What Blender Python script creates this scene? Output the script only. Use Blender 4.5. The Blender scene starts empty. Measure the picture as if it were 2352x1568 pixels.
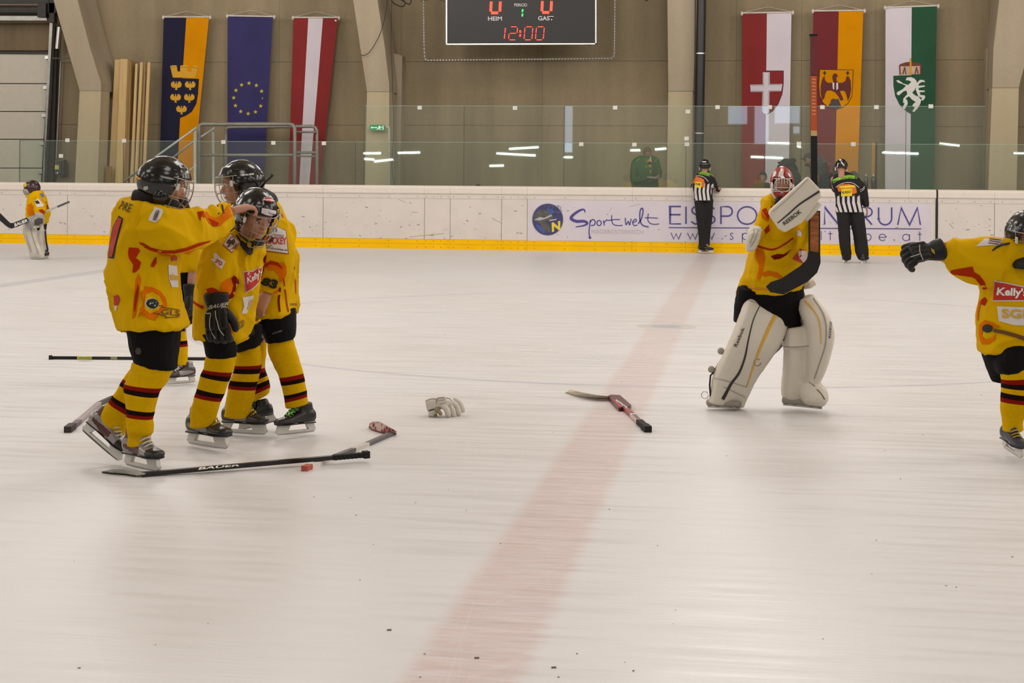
import bpy, bmesh, math, random
from mathutils import Vector, Matrix, noise
from mathutils.bvhtree import BVHTree
from mathutils.geometry import delaunay_2d_cdt
random.seed(7)
sc = bpy.context.scene
COL = sc.collection
# ---------------------------------------------------------------- camera
FPX, HX, HY, CAMH = 3750.0, 1176.0, 401.0, 1.44
YAW, ROLL = math.radians(8.4), math.radians(0.404)
C0 = Vector((0, 0, CAMH))
_R0 = Vector((math.cos(YAW), math.sin(YAW), 0)); FW = Vector((-math.sin(YAW), math.cos(YAW), 0)); _U0 = Vector((0, 0, 1))
RT = _R0 * math.cos(ROLL) + _U0 * math.sin(ROLL)
UP = _U0 * math.cos(ROLL) - _R0 * math.sin(ROLL)
cd = bpy.data.cameras.new('camera'); cam = bpy.data.objects.new('camera', cd); COL.objects.link(cam)
cd.sensor_width = 36; cd.lens = FPX / 2352 * 36; cd.clip_end = 300; cd.clip_start = 0.05
cd.shift_y = -(784 - HY) / 2352
_m = Matrix((RT, UP, -FW)).transposed().to_4x4(); _m.translation = C0
cam.matrix_world = _m
sc.camera = cam
sc.cycles.max_bounces = 8; sc.cycles.diffuse_bounces = 3; sc.cycles.glossy_bounces = 3
sc.view_settings.view_transform = 'Standard'; sc.view_settings.look = 'None'
sc.view_settings.exposure = 0.0; sc.view_settings.gamma = 1; sc.view_settings.use_curve_mapping = False
# ---------------------------------------------------------------- world and hall lights
w = bpy.data.worlds.new('sky'); sc.world = w; w.use_nodes = True
bg = w.node_tree.nodes['Background']; bg.inputs[0].default_value = (0.62, 0.78, 1.0, 1); bg.inputs[1].default_value = 4.5
def lamp(x, y, z, e, col=(1, .96, .935)):
    l = bpy.data.lights.new('hall_lamp', 'POINT'); l.shadow_soft_size = 1.3; l.energy = e; l.color = col
    o = bpy.data.objects.new('hall_lamp', l); o.location = (x, y, z); COL.objects.link(o)
LAMP_E = 520
for lx in (-24, -16, -8, 0, 8, 16, 24):
    for ly in (-4, 4, 12, 20, 28):
        lamp(lx, ly, 7.4, LAMP_E * {-4: .42, 4: .58, 12: .95, 20: 1.12, 28: .5}[ly])
# ---------------------------------------------------------------- pixel -> world
def ray(px, py): return FW + RT * ((px - HX) / FPX) - UP * ((py - HY) / FPX)
def Pz(px, py, z): return C0 + ray(px, py) * z
def PY(px, py, Y):
    d = ray(px, py); return C0 + d * (Y / d.y)
def G(px, py, h=0.0):
    d = ray(px, py); return C0 + d * ((h - CAMH) / d.z)
# ---------------------------------------------------------------- materials
def lin(c):
    c = c / 255.0
    return c / 12.92 if c <= .04045 else ((c + .055) / 1.055) ** 2.4
def rgb(*c): return (lin(c[0]), lin(c[1]), lin(c[2]), 1)
MATS = {}
def M(name, col=None, rough=.6, metal=0, var=.12, scale=8, bump=0, emit=0, sscale=None, spec=.5):
    if name in MATS: return MATS[name]
    m = bpy.data.materials.new(name); m.use_nodes = True; nt = m.node_tree
    b = nt.nodes['Principled BSDF']; c = rgb(*col)
    b.inputs['Roughness'].default_value = rough; b.inputs['Metallic'].default_value = metal
    b.inputs['Specular IOR Level'].default_value = spec
    if emit:
        b.inputs['Emission Color'].default_value = c; b.inputs['Emission Strength'].default_value = emit
        b.inputs['Base Color'].default_value = c
    else:
        tc = nt.nodes.new('ShaderNodeTexCoord'); no = nt.nodes.new('ShaderNodeTexNoise'); mp = nt.nodes.new('ShaderNodeMapping')
        nt.links.new(tc.outputs['Object'], mp.inputs[0]); nt.links.new(mp.outputs[0], no.inputs['Vector'])
        if sscale: mp.inputs['Scale'].default_value = sscale
        no.inputs['Scale'].default_value = scale; no.inputs['Detail'].default_value = 5
        rp = nt.nodes.new('ShaderNodeMapRange'); rp.inputs[1].default_value = .3; rp.inputs[2].default_value = .7
        rp.inputs[3].default_value = 1 - var; rp.inputs[4].default_value = 1 + var
        nt.links.new(no.outputs[0], rp.inputs[0])
        mx = nt.nodes.new('ShaderNodeVectorMath'); mx.operation = 'SCALE'; mx.inputs[0].default_value = c[:3]
        nt.links.new(rp.outputs[0], mx.inputs['Scale']); nt.links.new(mx.outputs[0], b.inputs['Base Color'])
        if bump:
            bp = nt.nodes.new('ShaderNodeBump'); bp.inputs['Strength'].default_value = bump; bp.inputs['Distance'].default_value = .01
            nt.links.new(no.outputs[0], bp.inputs['Height']); nt.links.new(bp.outputs[0], b.inputs['Normal'])
    MATS[name] = m
    return m
# ---------------------------------------------------------------- objects
def mesh_obj(name, verts, faces, mat, parent=None, smooth=False, mats=None, fm=None):
    me = bpy.data.meshes.new(name); me.from_pydata([tuple(v) for v in verts], [], faces); me.validate()
    for mm in (mats or [mat]): me.materials.append(mm)
    if fm and len(fm) == len(me.polygons): me.polygons.foreach_set('material_index', fm)
    if smooth: me.polygons.foreach_set('use_smooth', [True] * len(me.polygons))
    me.update()
    return link(name, me, parent)
def link(name, me, parent=None):
    o = bpy.data.objects.new(name, me); COL.objects.link(o)
    if parent is not None:
        o.parent = parent
        o.matrix_parent_inverse = MW[parent].inverted() if parent in MW else Matrix.Identity(4)
    MW[o] = Matrix.Identity(4)
    return o
MW = {}
def thing(name, label, cat, loc, group=None, kind=None):
    o = bpy.data.objects.new(name, None); COL.objects.link(o); o.location = loc; o.empty_display_size = .1
    MW[o] = Matrix.Translation(Vector(loc)); tag(o, label, cat, group, kind); return o
def tag(o, label=None, cat=None, group=None, kind=None):
    if label: o['label'] = label
    if cat: o['category'] = cat
    if group: o['group'] = group
    if kind: o['kind'] = kind
    return o
def fix_normals(verts, faces):
    bm = bmesh.new(); vs = [bm.verts.new(v) for v in verts]
    for f in faces:
        try: bm.faces.new([vs[i] for i in f])
        except ValueError: pass
    bmesh.ops.recalc_face_normals(bm, faces=bm.faces)
    bm.verts.index_update()
    out = ([v.co.copy() for v in bm.verts], [[v.index for v in f.verts] for f in bm.faces]); bm.free(); return out
class MB:
    """collects shapes and links them as one mesh object"""
    def __init__(s): s.v = []; s.f = []; s.m = []
    def add(s, vf, mi=0):
        v, f = vf; n = len(s.v); s.v += [Vector(a) for a in v]; s.f += [[i + n for i in q] for q in f]; s.m += [mi] * len(f); return s
    def out(s, name, mat, parent=None, smooth=False, mats=None):
        return mesh_obj(name, s.v, s.f, mat, parent, smooth, mats, s.m)
def box(c, hx, hy, hz, R=None):
    v = [Vector((x * hx, y * hy, z * hz)) for x in (-1, 1) for y in (-1, 1) for z in (-1, 1)]
    if R: v = [R @ a for a in v]
    c = Vector(c)
    return [a + c for a in v], [[0, 1, 3, 2], [4, 6, 7, 5], [0, 4, 5, 1], [2, 3, 7, 6], [0, 2, 6, 4], [1, 5, 7, 3]]
def bbox(x0, x1, y0, y1, z0, z1): return box(((x0 + x1) / 2, (y0 + y1) / 2, (z0 + z1) / 2), (x1 - x0) / 2, (y1 - y0) / 2, (z1 - z0) / 2)
def prism(pts, ext):
    """polygon (3d points, planar) extruded by vector ext"""
    n = len(pts); pts = [Vector(p) for p in pts]; v = pts + [p + Vector(ext) for p in pts]
    f = [list(range(n)), list(range(2 * n - 1, n - 1, -1))] + [[i, i + n, (i + 1) % n + n, (i + 1) % n] for i in range(n)]
    return fix_normals(v, f)
def tube(pts, r, n=8, closed=False, caps=True):
    pts = [Vector(p) for p in pts]; rs = r if isinstance(r, (list, tuple)) else [r] * len(pts)
    v = []; f = []; k = len(pts); prev = None
    for i, p in enumerate(pts):
        a = pts[i - 1] if (i > 0 or closed) else p; b = pts[(i + 1) % k] if (i < k - 1 or closed) else p
        t = (b - a).normalized()
        if prev is None:
            u = t.cross(Vector((0, 0, 1)));
            if u.length < .1: u = t.cross(Vector((1, 0, 0)))
        else: u = prev - t * prev.dot(t)
        u.normalize(); prev = u; w_ = t.cross(u)
        for j in range(n):
            an = 2 * math.pi * j / n; v.append(p + (u * math.cos(an) + w_ * math.sin(an)) * rs[i])
    for i in range(k if closed else k - 1):
        for j in range(n):
            a = i * n + j; b = i * n + (j + 1) % n; c = ((i + 1) % k) * n + (j + 1) % n; d = ((i + 1) % k) * n + j
            f.append([a, b, c, d])
    if caps and not closed: f += [list(range(n - 1, -1, -1)), list(range((k - 1) * n, k * n))]
    return v, f
def capsule(pts, rs, n=10):
    """closed tapered chain with rounded ends: pts 3d, rs radii"""
    P = [Vector(p) for p in pts]; d0 = (P[0] - P[1]).normalized(); d1 = (P[-1] - P[-2]).normalized()
    Q = [P[0] + d0 * rs[0] * .95, P[0] + d0 * rs[0] * .7] + P + [P[-1] + d1 * rs[-1] * .7, P[-1] + d1 * rs[-1] * .95]
    R_ = [rs[0] * .3, rs[0] * .72] + list(rs) + [rs[-1] * .72, rs[-1] * .3]
    return tube(Q, R_, n)
def ellipsoid(c, ax, ay, az, R=None, nu=16, nv=10, fn=None):
    v = []; f = []; c = Vector(c)
    for i in range(nv + 1):
        ph = math.pi * i / nv
        for j in range(nu):
            th = 2 * math.pi * j / nu
            d = Vector((math.sin(ph) * math.cos(th), math.sin(ph) * math.sin(th), math.cos(ph)))
            p = Vector((d.x * ax, d.y * ay, d.z * az))
            if fn: p = fn(d, p)
            if R: p = R @ p
            v.append(p + c)
    for i in range(nv):
        for j in range(nu):
            a = i * nu + j; b = i * nu + (j + 1) % nu; f.append([a, a + nu, b + nu, b])
    return v, f
def cat(a, b, c, d, t):
    return a * (-.5 * t ** 3 + t * t - .5 * t) + b * (1.5 * t ** 3 - 2.5 * t * t + 1) + c * (-1.5 * t ** 3 + 2 * t * t + .5 * t) + d * (.5 * t ** 3 - .5 * t * t)
def sec(x1, y1, x2, y2, z, th, z2=None):
    """section: two outline pixels at camera depth z (z2 for the second), half thickness th in metres"""
    p = Pz(x1, y1, z); q = Pz(x2, y2, z2 if z2 is not None else z)
    w_ = (q - p) / 2; n = w_.cross((UP * 0.0001) + Vector((0, 0, 0)))
    wd = w_.normalized(); n = FW - wd * FW.dot(wd); n.normalize()
    return ((p + q) / 2, w_, n * th)
def loft(secs, n=22, m=4, ts=None, ex=2.3, ends=.55):
    """closed body through sections; returns verts, faces, per-face t"""
    k = len(secs)
    if ts is None: ts = [i / m for i in range((k - 1) * m + 1)]
    def at(t, comp):
        i = min(int(t), k - 2); u = t - i
        g = lambda j: secs[max(0, min(k - 1, j))][comp]
        return cat(g(i - 1), g(i), g(i + 1), g(i + 2), u)
    v = []; f = []; ft = []; rings = []
    for t in ts: rings.append((at(t, 0), at(t, 1), at(t, 2), 1.0, t))
    if ends:
        a = rings[0]; b = rings[1]; d = (a[0] - b[0]).normalized(); s = min(a[1].length, a[2].length) * .25 * ends
        rings.insert(0, (a[0] + d * s, a[1], a[2], 1 - .35 * ends, a[4]))
        a = rings[-1]; b = rings[-2]; d = (a[0] - b[0]).normalized(); s = min(a[1].length, a[2].length) * .25 * ends
        rings.append((a[0] + d * s, a[1], a[2], 1 - .35 * ends, a[4]))
    for c, w_, nn, sc_, t in rings:
        for j in range(n):
            an = 2 * math.pi * j / n; cx, sx = math.cos(an), math.sin(an)
            e = (abs(cx) ** ex + abs(sx) ** ex) ** (-1 / ex) * sc_
            v.append(c + w_ * cx * e + nn * sx * e)
    for i in range(len(rings) - 1):
        for j in range(n):
            a = i * n + j; b = i * n + (j + 1) % n; f.append([a, b, b + n, a + n]); ft.append((rings[i][4] + rings[i + 1][4]) / 2)
    L = len(rings)
    f += [list(range(n - 1, -1, -1)), list(range((L - 1) * n, L * n))]; ft += [rings[0][4], rings[-1][4]]
    return v, f, ft
def L(*secs, **k):
    k.setdefault('ends', .2)
    v, f, ft = loft([sec(*s) for s in secs], **k); return v, f
def remesh(shapes, voxel, smooth_it=2, smf=.5):
    mb = MB()
    for s in shapes: mb.add(s)
    v, f = fix_each(mb)
    me = bpy.data.meshes.new('t'); me.from_pydata([tuple(a) for a in v], [], f)
    o = bpy.data.objects.new('t', me); COL.objects.link(o)
    md = o.modifiers.new('r', 'REMESH'); md.mode = 'VOXEL'; md.voxel_size = voxel; md.use_smooth_shade = True
    if smooth_it:
        ms = o.modifiers.new('s', 'SMOOTH'); ms.iterations = smooth_it; ms.factor = smf
    dg = bpy.context.evaluated_depsgraph_get(); dg.update()
    nm = bpy.data.meshes.new_from_object(o.evaluated_get(dg)); bpy.data.objects.remove(o); bpy.data.meshes.remove(me)
    return nm
def fix_each(mb): return fix_normals(mb.v, mb.f)
def fold(me, amp, fr=(9, 9, 4), seed=0.0, fine=.3):
    s = Vector((seed, seed * 1.7, seed * .3))
    cos = []
    for vt in me.vertices:
        c = vt.co; q = Vector((c.x * fr[0], c.y * fr[1], c.z * fr[2])) + s
        h = noise.noise(q); h2 = noise.noise(q * 2.7)
        q2 = q + Vector((h2, noise.noise(q * 1.3 + Vector((5, 5, 5))), h)) * .55; r1 = max(0, 1 - abs(noise.noise(q2)) * 3.2) ** 1.6; r2 = max(0, 1 - abs(noise.noise(q2 * 1.9 + s)) * 3.0)
        h = r1 * .75 + r2 * .25 + h2 * fine * .8
        cos.append(c + vt.normal * (amp * h - amp * .3))
    for vt, c in zip(me.vertices, cos): vt.co = c
    me.update()
def garment(name, shapes, mat, parent, voxel=.008, amp=.006, fr=(9, 9, 4), seed=0.0, sm=3, smf=.5, mats=None, fmat=None):
    me = remesh(shapes, voxel, sm, smf)
    if amp: fold(me, amp, fr, seed)
    me.name = name
    me.materials.clear()
    for mm in (mats or [mat]): me.materials.append(mm)
    me.polygons.foreach_set('use_smooth', [True] * len(me.polygons))
    if fmat: me.polygons.foreach_set('material_index', [fmat(p.center) for p in me.polygons])
    me.update()
    return link(name, me, parent)
def bvh_of(*objs):
    v = []; f = []
    for o in objs:
        n = len(v); v += [a.co.copy() for a in o.data.vertices]; f += [[i + n for i in p.vertices] for p in o.data.polygons]
    return BVHTree.FromPolygons(v, f)
# ---------------------------------------------------------------- flat prints laid on surfaces
def hit(b, x, y, h):
    d = ray(x, y).normalized()
    if isinstance(b, (int, float)): return PY(x, y, b) - Vector((0, h, 0)), 0
    if isinstance(b, tuple): return Pz(x, y, b[0]) - FW * h, 0
    loc, nrm, idx, dist = b.ray_cast(C0, d)
    if loc is None: return None, 0
    if nrm.dot(d) > 0: nrm = -nrm
    return loc + (nrm * .5 - d * .5).normalized() * h, dist
def lay(name, parent, b, mat, v2, f2, h=.003, jump=.09):
    P = [hit(b, x, y, h) for x, y in v2]; keep = []; out = []
    for f in f2:
        if any(P[i][0] is None for i in f): continue
        ds = [P[i][1] for i in f]
        if max(ds) - min(ds) > jump: continue
        keep.append(f)
    used = sorted({i for f in keep for i in f}); mp = {u: k for k, u in enumerate(used)}
    if not keep: return None
    return mesh_obj(name, [P[u][0] for u in used], [[mp[i] for i in f] for f in keep], mat, parent, True)
def fill2d(poly, step):
    pts = []; n = len(poly)
    for i in range(n):
        a = poly[i]; c = poly[(i + 1) % n]; k = max(1, int(math.hypot(c[0] - a[0], c[1] - a[1]) / step))
        for j in range(k): pts.append((a[0] + (c[0] - a[0]) * j / k, a[1] + (c[1] - a[1]) * j / k))
    m = len(pts); xs = [p[0] for p in pts]; ys = [p[1] for p in pts]
    V = [Vector(p) for p in pts]
    def inside(x, y):
        r = False; j = m - 1
        for i in range(m):
            xi, yi = pts[i]; xj, yj = pts[j]
            if (yi > y) != (yj > y) and x < (xj - xi) * (y - yi) / (yj - yi) + xi: r = not r
            j = i
        return r
    y = min(ys) + step / 2
    while y < max(ys):
        x = min(xs) + step / 2
        while x < max(xs):
            if inside(x, y) and min((x - p[0]) ** 2 + (y - p[1]) ** 2 for p in pts) > (step * .4) ** 2: V.append(Vector((x, y)))
            x += step
        y += step
    r = delaunay_2d_cdt(V, [(i, (i + 1) % m) for i in range(m)], [], 2, 1e-5)
    vv = r[0]; out = []
    for f in r[2]:
        cx = sum(vv[i].x for i in f) / len(f); cy = sum(vv[i].y for i in f) / len(f)
        if inside(cx, cy): out.append(list(f))
    return [(p.x, p.y) for p in vv], out
def decal(name, parent, b, mat, polys, step=6, h=.003, jump=.09):
    if polys and not isinstance(polys[0][0], (tuple, list)): polys = [polys]
    V = []; F = []
    for p in polys:
        v, f = fill2d(p, step); n = len(V); V += v; F += [[i + n for i in q] for q in f]
    return lay(name, parent, b, mat, V, F, h, jump)
_TX = {}
def text2d(s, bold=0.0, shear=0.0):
    k = (s, bold, shear)
    if k in _TX: return _TX[k]
    cu = bpy.data.curves.new('t', 'FONT'); cu.body = s; cu.size = 1; cu.offset = bold; cu.shear = shear; cu.resolution_u = 3
    o = bpy.data.objects.new('t', cu); COL.objects.link(o); dg = bpy.context.evaluated_depsgraph_get(); dg.update()
    me = bpy.data.meshes.new_from_object(o.evaluated_get(dg))
    v = [(a.co.x, a.co.y) for a in me.vertices]; f = [list(p.vertices) for p in me.polygons]
    bpy.data.objects.remove(o); bpy.data.curves.remove(cu); bpy.data.meshes.remove(me)
    x0 = min(a[0] for a in v); x1 = max(a[0] for a in v); y0 = min(a[1] for a in v); y1 = max(a[1] for a in v)
    _TX[k] = ([((a[0] - x0) / (x1 - x0), (a[1] - y0) / (y1 - y0)) for a in v], f); return _TX[k]
def text(name, parent, b, mat, s, quad, bold=0.01, shear=0.0, h=.004, jump=.09):
    """quad: bottom-left, bottom-right, top-right, top-left pixels"""
    v, f = text2d(s, bold, shear); q = [Vector(a) for a in quad]
    V = []
    for x, y in v:
        p = (q[0] * (1 - x) + q[1] * x) * (1 - y) + (q[3] * (1 - x) + q[2] * x) * y; V.append((p.x, p.y))
    return lay(name, parent, b, mat, V, f, h, jump)
def stroke2d(lines, wd, closed=False):
    """ribbons along polylines; wd number or list of widths"""
    V = []; F = []
    for ln in lines:
        k = len(ln); ws = wd if isinstance(wd, (list, tuple)) else [wd] * k; n = len(V)
        for i, (x, y) in enumerate(ln):
            a = ln[i - 1] if i > 0 else ln[i]; c = ln[i + 1] if i < k - 1 else ln[i]
            if i == 0 and ln[0] == ln[-1]: a = ln[-2]
            if i == k - 1 and ln[0] == ln[-1]: c = ln[1]
            tx, ty = c[0] - a[0], c[1] - a[1]; l = math.hypot(tx, ty) or 1; tx /= l; ty /= l; h_ = ws[i] / 2
            # miter
            if 0 < i < k - 1:
                d1 = (ln[i][0] - a[0], ln[i][1] - a[1]); l1 = math.hypot(*d1) or 1
                cs = max(.45, (d1[0] * tx + d1[1] * ty) / l1); h_ /= cs
            V += [(x - ty * h_, y + tx * h_), (x + ty * h_, y - tx * h_)]
        for i in range(k - 1):
            a = n + 2 * i; F.append([a, a + 1, a + 3, a + 2])
    return V, F
def stroke(name, parent, b, mat, lines, wd, h=.004, sub=0, jump=.09):
    if sub:
        ls = []
        for ln in lines:
            o = []
            for i in range(len(ln) - 1):
                k = max(1, int(math.hypot(ln[i + 1][0] - ln[i][0], ln[i + 1][1] - ln[i][1]) / sub))
                for j in range(k): o.append((ln[i][0] + (ln[i + 1][0] - ln[i][0]) * j / k, ln[i][1] + (ln[i + 1][1] - ln[i][1]) * j / k))
            o.append(ln[-1]); ls.append(o)
        lines = ls
    V, F = stroke2d(lines, wd); return lay(name, parent, b, mat, V, F, h, jump)
def arc(cx, cy, rx, ry, a0, a1, n=14):
    return [(cx + rx * math.cos(math.radians(a0 + (a1 - a0) * i / n)), cy + ry * math.sin(math.radians(a0 + (a1 - a0) * i / n))) for i in range(n + 1)]
def smooth_line(pts, m=5):
    o = []; k = len(pts)
    for i in range(k - 1):
        g = lambda j: Vector(pts[max(0, min(k - 1, j))])
        for j in range(m):
            o.append(tuple(cat(g(i - 1), g(i), g(i + 1), g(i + 2), j / m)))
    o.append(tuple(pts[-1])); return o
# ================================================================ SETTING
BY = 30.8      # front face of the far dasher boards
WY = 35.5      # hall wall behind them
def ice_material():
    m = bpy.data.materials.new('ice'); m.use_nodes = True; nt = m.node_tree; N = nt.nodes; K = nt.links
    b = N['Principled BSDF']; tc = N.new('ShaderNodeTexCoord'); sp = N.new('ShaderNodeSeparateXYZ'); K.new(tc.outputs['Object'], sp.inputs[0])
    def noise_(sc_, scale, det=4):
        mp = N.new('ShaderNodeMapping'); mp.inputs['Scale'].default_value = sc_; K.new(tc.outputs['Object'], mp.inputs[0])
        n = N.new('ShaderNodeTexNoise'); n.inputs['Scale'].default_value = scale; n.inputs['Detail'].default_value = det; K.new(mp.outputs[0], n.inputs['Vector']); return n.outputs[0]
    def mth(op, a, c=None, cl=False):
        n = N.new('ShaderNodeMath'); n.operation = op; n.use_clamp = cl
        for i, q in enumerate((a, c)):
            if q is None: continue
            if isinstance(q, (int, float)): n.inputs[i].default_value = q
            else: K.new(q, n.inputs[i])
        return n.outputs[0]
    def rng(a, lo, hi, o0=0.0, o1=1.0):
        n = N.new('ShaderNodeMapRange'); n.interpolation_type = 'SMOOTHSTEP'; K.new(a, n.inputs[0])
        for i, q in enumerate((lo, hi, o0, o1)): n.inputs[i + 1].default_value = q
        return n.outputs[0]
    def mixc(fac, a, c):
        n = N.new('ShaderNodeMix'); n.data_type = 'RGBA'; K.new(fac, n.inputs[0])
        for i, q in ((6, a), (7, c)):
            if isinstance(q, tuple): n.inputs[i].default_value = q
            else: K.new(q, n.inputs[i])
        return n.outputs[2]
    big = noise_((.35, .35, 1), 1.0, 3); streak = noise_((.8, 9, 1), 1.6, 6); fine = noise_((1.5, 14, 1), 4, 5)
    base = mixc(rng(big, .35, .65), (.665, .648, .645, 1), (.69, .678, .68, 1))
    base = mixc(rng(streak, .52, .75, 0, .35), base, (.645, .628, .618, 1))
    # centre line
    edge = mth('MULTIPLY', mth('SUBTRACT', streak, .5), .10)
    dx = mth('ABSOLUTE', mth('ADD', mth('ADD', sp.outputs[0], .81), edge))
    line = rng(dx, .13, .205, 1, 0)
    amt = mth('MULTIPLY', line, rng(fine, .3, .72, .35, 1.0))
    far = rng(sp.outputs[1], 3, 16, .55, .36)
    base = mixc(mth('MULTIPLY', amt, far), base, (.56, .30, .28, 1))
    # centre spot
    ddx = mth('ADD', sp.outputs[0], .81); ddy = mth('SUBTRACT', sp.outputs[1], 15.66)
    rr = mth('SQRT', mth('ADD', mth('MULTIPLY', ddx, ddx), mth('MULTIPLY', ddy, ddy)))
    base = mixc(rng(rr, .28, .30, 1, 0), base, (.57, .55, .53, 1))
    base = mixc(rng(rr, .135, .165, .6, 0), base, (.36, .36, .47, 1))
    ring = rng(mth('ABSOLUTE', mth('SUBTRACT', rr, 4.5)), .015, .05, .34, 0)
    base = mixc(ring, base, (.28, .29, .4, 1))
    bl = rng(mth('ABSOLUTE', mth('ADD', sp.outputs[0], 9.33)), .11, .19, .42, 0)
    base = mixc(mth('MULTIPLY', bl, rng(fine, .3, .7, .5, 1)), base, (.3, .3, .44, 1))
    # skate cuts
    for k, (rot, sc_) in enumerate(((.3, (3, .35, 1)), (-.5, (2.5, .3, 1)), (1.2, (3.5, .4, 1)))):
        mp = N.new('ShaderNodeMapping'); mp.inputs['Rotation'].default_value = (0, 0, rot); mp.inputs['Scale'].default_value = sc_; K.new(tc.outputs['Object'], mp.inputs[0])
        vo = N.new('ShaderNodeTexVoronoi'); vo.feature = 'DISTANCE_TO_EDGE'; vo.inputs['Scale'].default_value = 1.3; K.new(mp.outputs[0], vo.inputs['Vector'])
        base = mixc(rng(vo.outputs[0], 0, .006, .18, 0), base, (.735, .72, .705, 1))
    K.new(base, b.inputs['Base Color'])
    K.new(rng(streak, .3, .7, .32, .5), b.inputs['Roughness']); b.inputs['Specular IOR Level'].default_value = .35
    bp = N.new('ShaderNodeBump'); bp.inputs['Strength'].default_value = .25; bp.inputs['Distance'].default_value = .004; K.new(fine, bp.inputs['Height']); K.new(bp.outputs[0], b.inputs['Normal'])
    return m
v, f = bbox(-30, 29, 1.2, BY + .03, -.1, 0)
ice = mesh_obj('floor', v, f, ice_material()); tag(ice, kind='structure')
conc_floor = M('concrete_floor', (96, 90, 80), .8)
for a in (bbox(-30, 29, BY + .03, WY, -.1, -.002), bbox(-30, 29, -12, 1.2, -.1, -.002)):
    o = mesh_obj('floor', a[0], a[1], conc_floor); tag(o, kind='structure')

def concrete(name, col, var=.10, bump=.25):
    m = bpy.data.materials.new(name); m.use_nodes = True; nt = m.node_tree; N = nt.nodes; K = nt.links; b = N['Principled BSDF']
    tc = N.new('ShaderNodeTexCoord'); acc = None
    for sc_, s, lo in (((.7, .7, .07), 2.2, var * 1.9), ((1, 1, 1), .6, var), ((1, 1, 1), 14, var * .5), ((3, 3, .2), 1.2, var * .6)):
        mp = N.new('ShaderNodeMapping'); mp.inputs['Scale'].default_value = sc_; K.new(tc.outputs['Object'], mp.inputs[0])
        n = N.new('ShaderNodeTexNoise'); n.inputs['Scale'].default_value = s; n.inputs['Detail'].default_value = 5; K.new(mp.outputs[0], n.inputs['Vector'])
        r = N.new('ShaderNodeMapRange'); K.new(n.outputs[0], r.inputs[0]); r.inputs[1].default_value = .3; r.inputs[2].default_value = .7; r.inputs[3].default_value = 1 - lo; r.inputs[4].default_value = 1 + lo
        if acc is None: acc = r.outputs[0]
        else:
            q = N.new('ShaderNodeMath'); q.operation = 'MULTIPLY'; K.new(acc, q.inputs[0]); K.new(r.outputs[0], q.inputs[1]); acc = q.outputs[0]
    mx = N.new('ShaderNodeVectorMath'); mx.operation = 'SCALE'; mx.inputs[0].default_value = rgb(*col)[:3]; K.new(acc, mx.inputs['Scale']); K.new(mx.outputs[0], b.inputs['Base Color'])
    b.inputs['Roughness'].default_value = .85; b.inputs['Specular IOR Level'].default_value = .25
    bp = N.new('ShaderNodeBump'); bp.inputs['Strength'].default_value = bump; bp.inputs['Distance'].default_value = .01; K.new(acc, bp.inputs['Height']); K.new(bp.outputs[0], b.inputs['Normal'])
    return m
WALLC = concrete('wall_concrete', (146, 131, 104)); WALLC2 = concrete('wall_concrete_joint', (104, 92, 74))
PILC = concrete('pillar_concrete', (170, 156, 133), .05); PILL = concrete('pillar_paint', (186, 171, 141), .04)
wall = mesh_obj('wall_back', *bbox(-30, 29, WY + .06, WY + .4, -.1, 9.6), WALLC2); tag(wall, kind='structure')
# cast concrete panels of the back wall, each proud of the joint
cuts = [-30, PY(-300, 300, WY).x, PY(118, 300, WY).x, PY(210, 300, WY).x, PY(640, 300, WY).x, PY(865, 300, WY).x, PY(920, 300, WY).x, PY(1245, 300, WY).x, PY(1565, 300, WY).x, PY(1690, 300, WY).x, PY(1840, 300, WY).x, PY(2010, 300, WY).x, PY(2270, 300, WY).x, PY(2700, 300, WY).x, 29]
zz = [-.1, 1.15, 2.52, 3.93, 5.5, 7.6, 9.6]
for i in range(len(cuts) - 1):
    for k in range(len(zz) - 1):
        g = .003
        mesh_obj('concrete_panel', *bbox(cuts[i] + g * .6, cuts[i + 1] - g * .6, WY, WY + .07, zz[k] + g, zz[k + 1] - g), WALLC, wall)
SHELL = concrete('hall_shell', (150, 140, 122))
for nm, a in (('wall_left', bbox(-30.3, -30, -12, WY, -.1, 9.6)), ('wall_right', bbox(29, 29.3, -12, WY, -.1, 9.6)), ('ceiling', bbox(-30.3, 29.3, -12.3, WY + .4, 9.6, 9.9))):
    tag(mesh_obj(nm, *a, SHELL), kind='structure')
# wall behind the camera with daylight windows; its lamps show mirrored in the rink glass
RY = -12.0; VY = 2 * (BY + .16) - RY
def rx(px): return PY(px, 300, VY).x
def rz(py, px=1750): return PY(px, py, VY).z
wins = [(1672, 1716, 285, 190), (1733, 1766, 330, 190), (1779, 1837, 283, 190), (1822, 1837, 306, 289), (1296, 1315, 352, 190), (2390, 2440, 300, 190), (300, 360, 285, 190)]
wx = sorted((rx(a), rx(b_), rz(c), rz(d)) for a, b_, c, d in wins)
rear = MB(); 
rear.add(bbox(-30, 29, RY - .3, RY, -.1, min(q[2] for q in wx)))
ztop = max(q[3] for q in wx); rear.add(bbox(-30, 29, RY - .3, RY, ztop, 9.6)); z0r = min(q[2] for q in wx)
xs = sorted({-30, 29} | {q[0] for q in wx} | {q[1] for q in wx})
for a, b_ in zip(xs[:-1], xs[1:]):
    mid = (a + b_) / 2; op = sorted((q[2], q[3]) for q in wx if q[0] < mid < q[1]); cur = z0r
    for lo, hi in op:
        if lo > cur + .01: rear.add(bbox(a, b_, RY - .3, RY, cur, lo))
        cur = max(cur, hi)
    if cur < ztop - .01: rear.add(bbox(a, b_, RY - .3, RY, cur, ztop))
tag(rear.out('wall_front', SHELL), kind='structure')
TUBE = M('tube_lamp', (236, 255, 240), emit=26)
TY = -8.0; TV = 2 * (BY + .16) - TY
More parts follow.
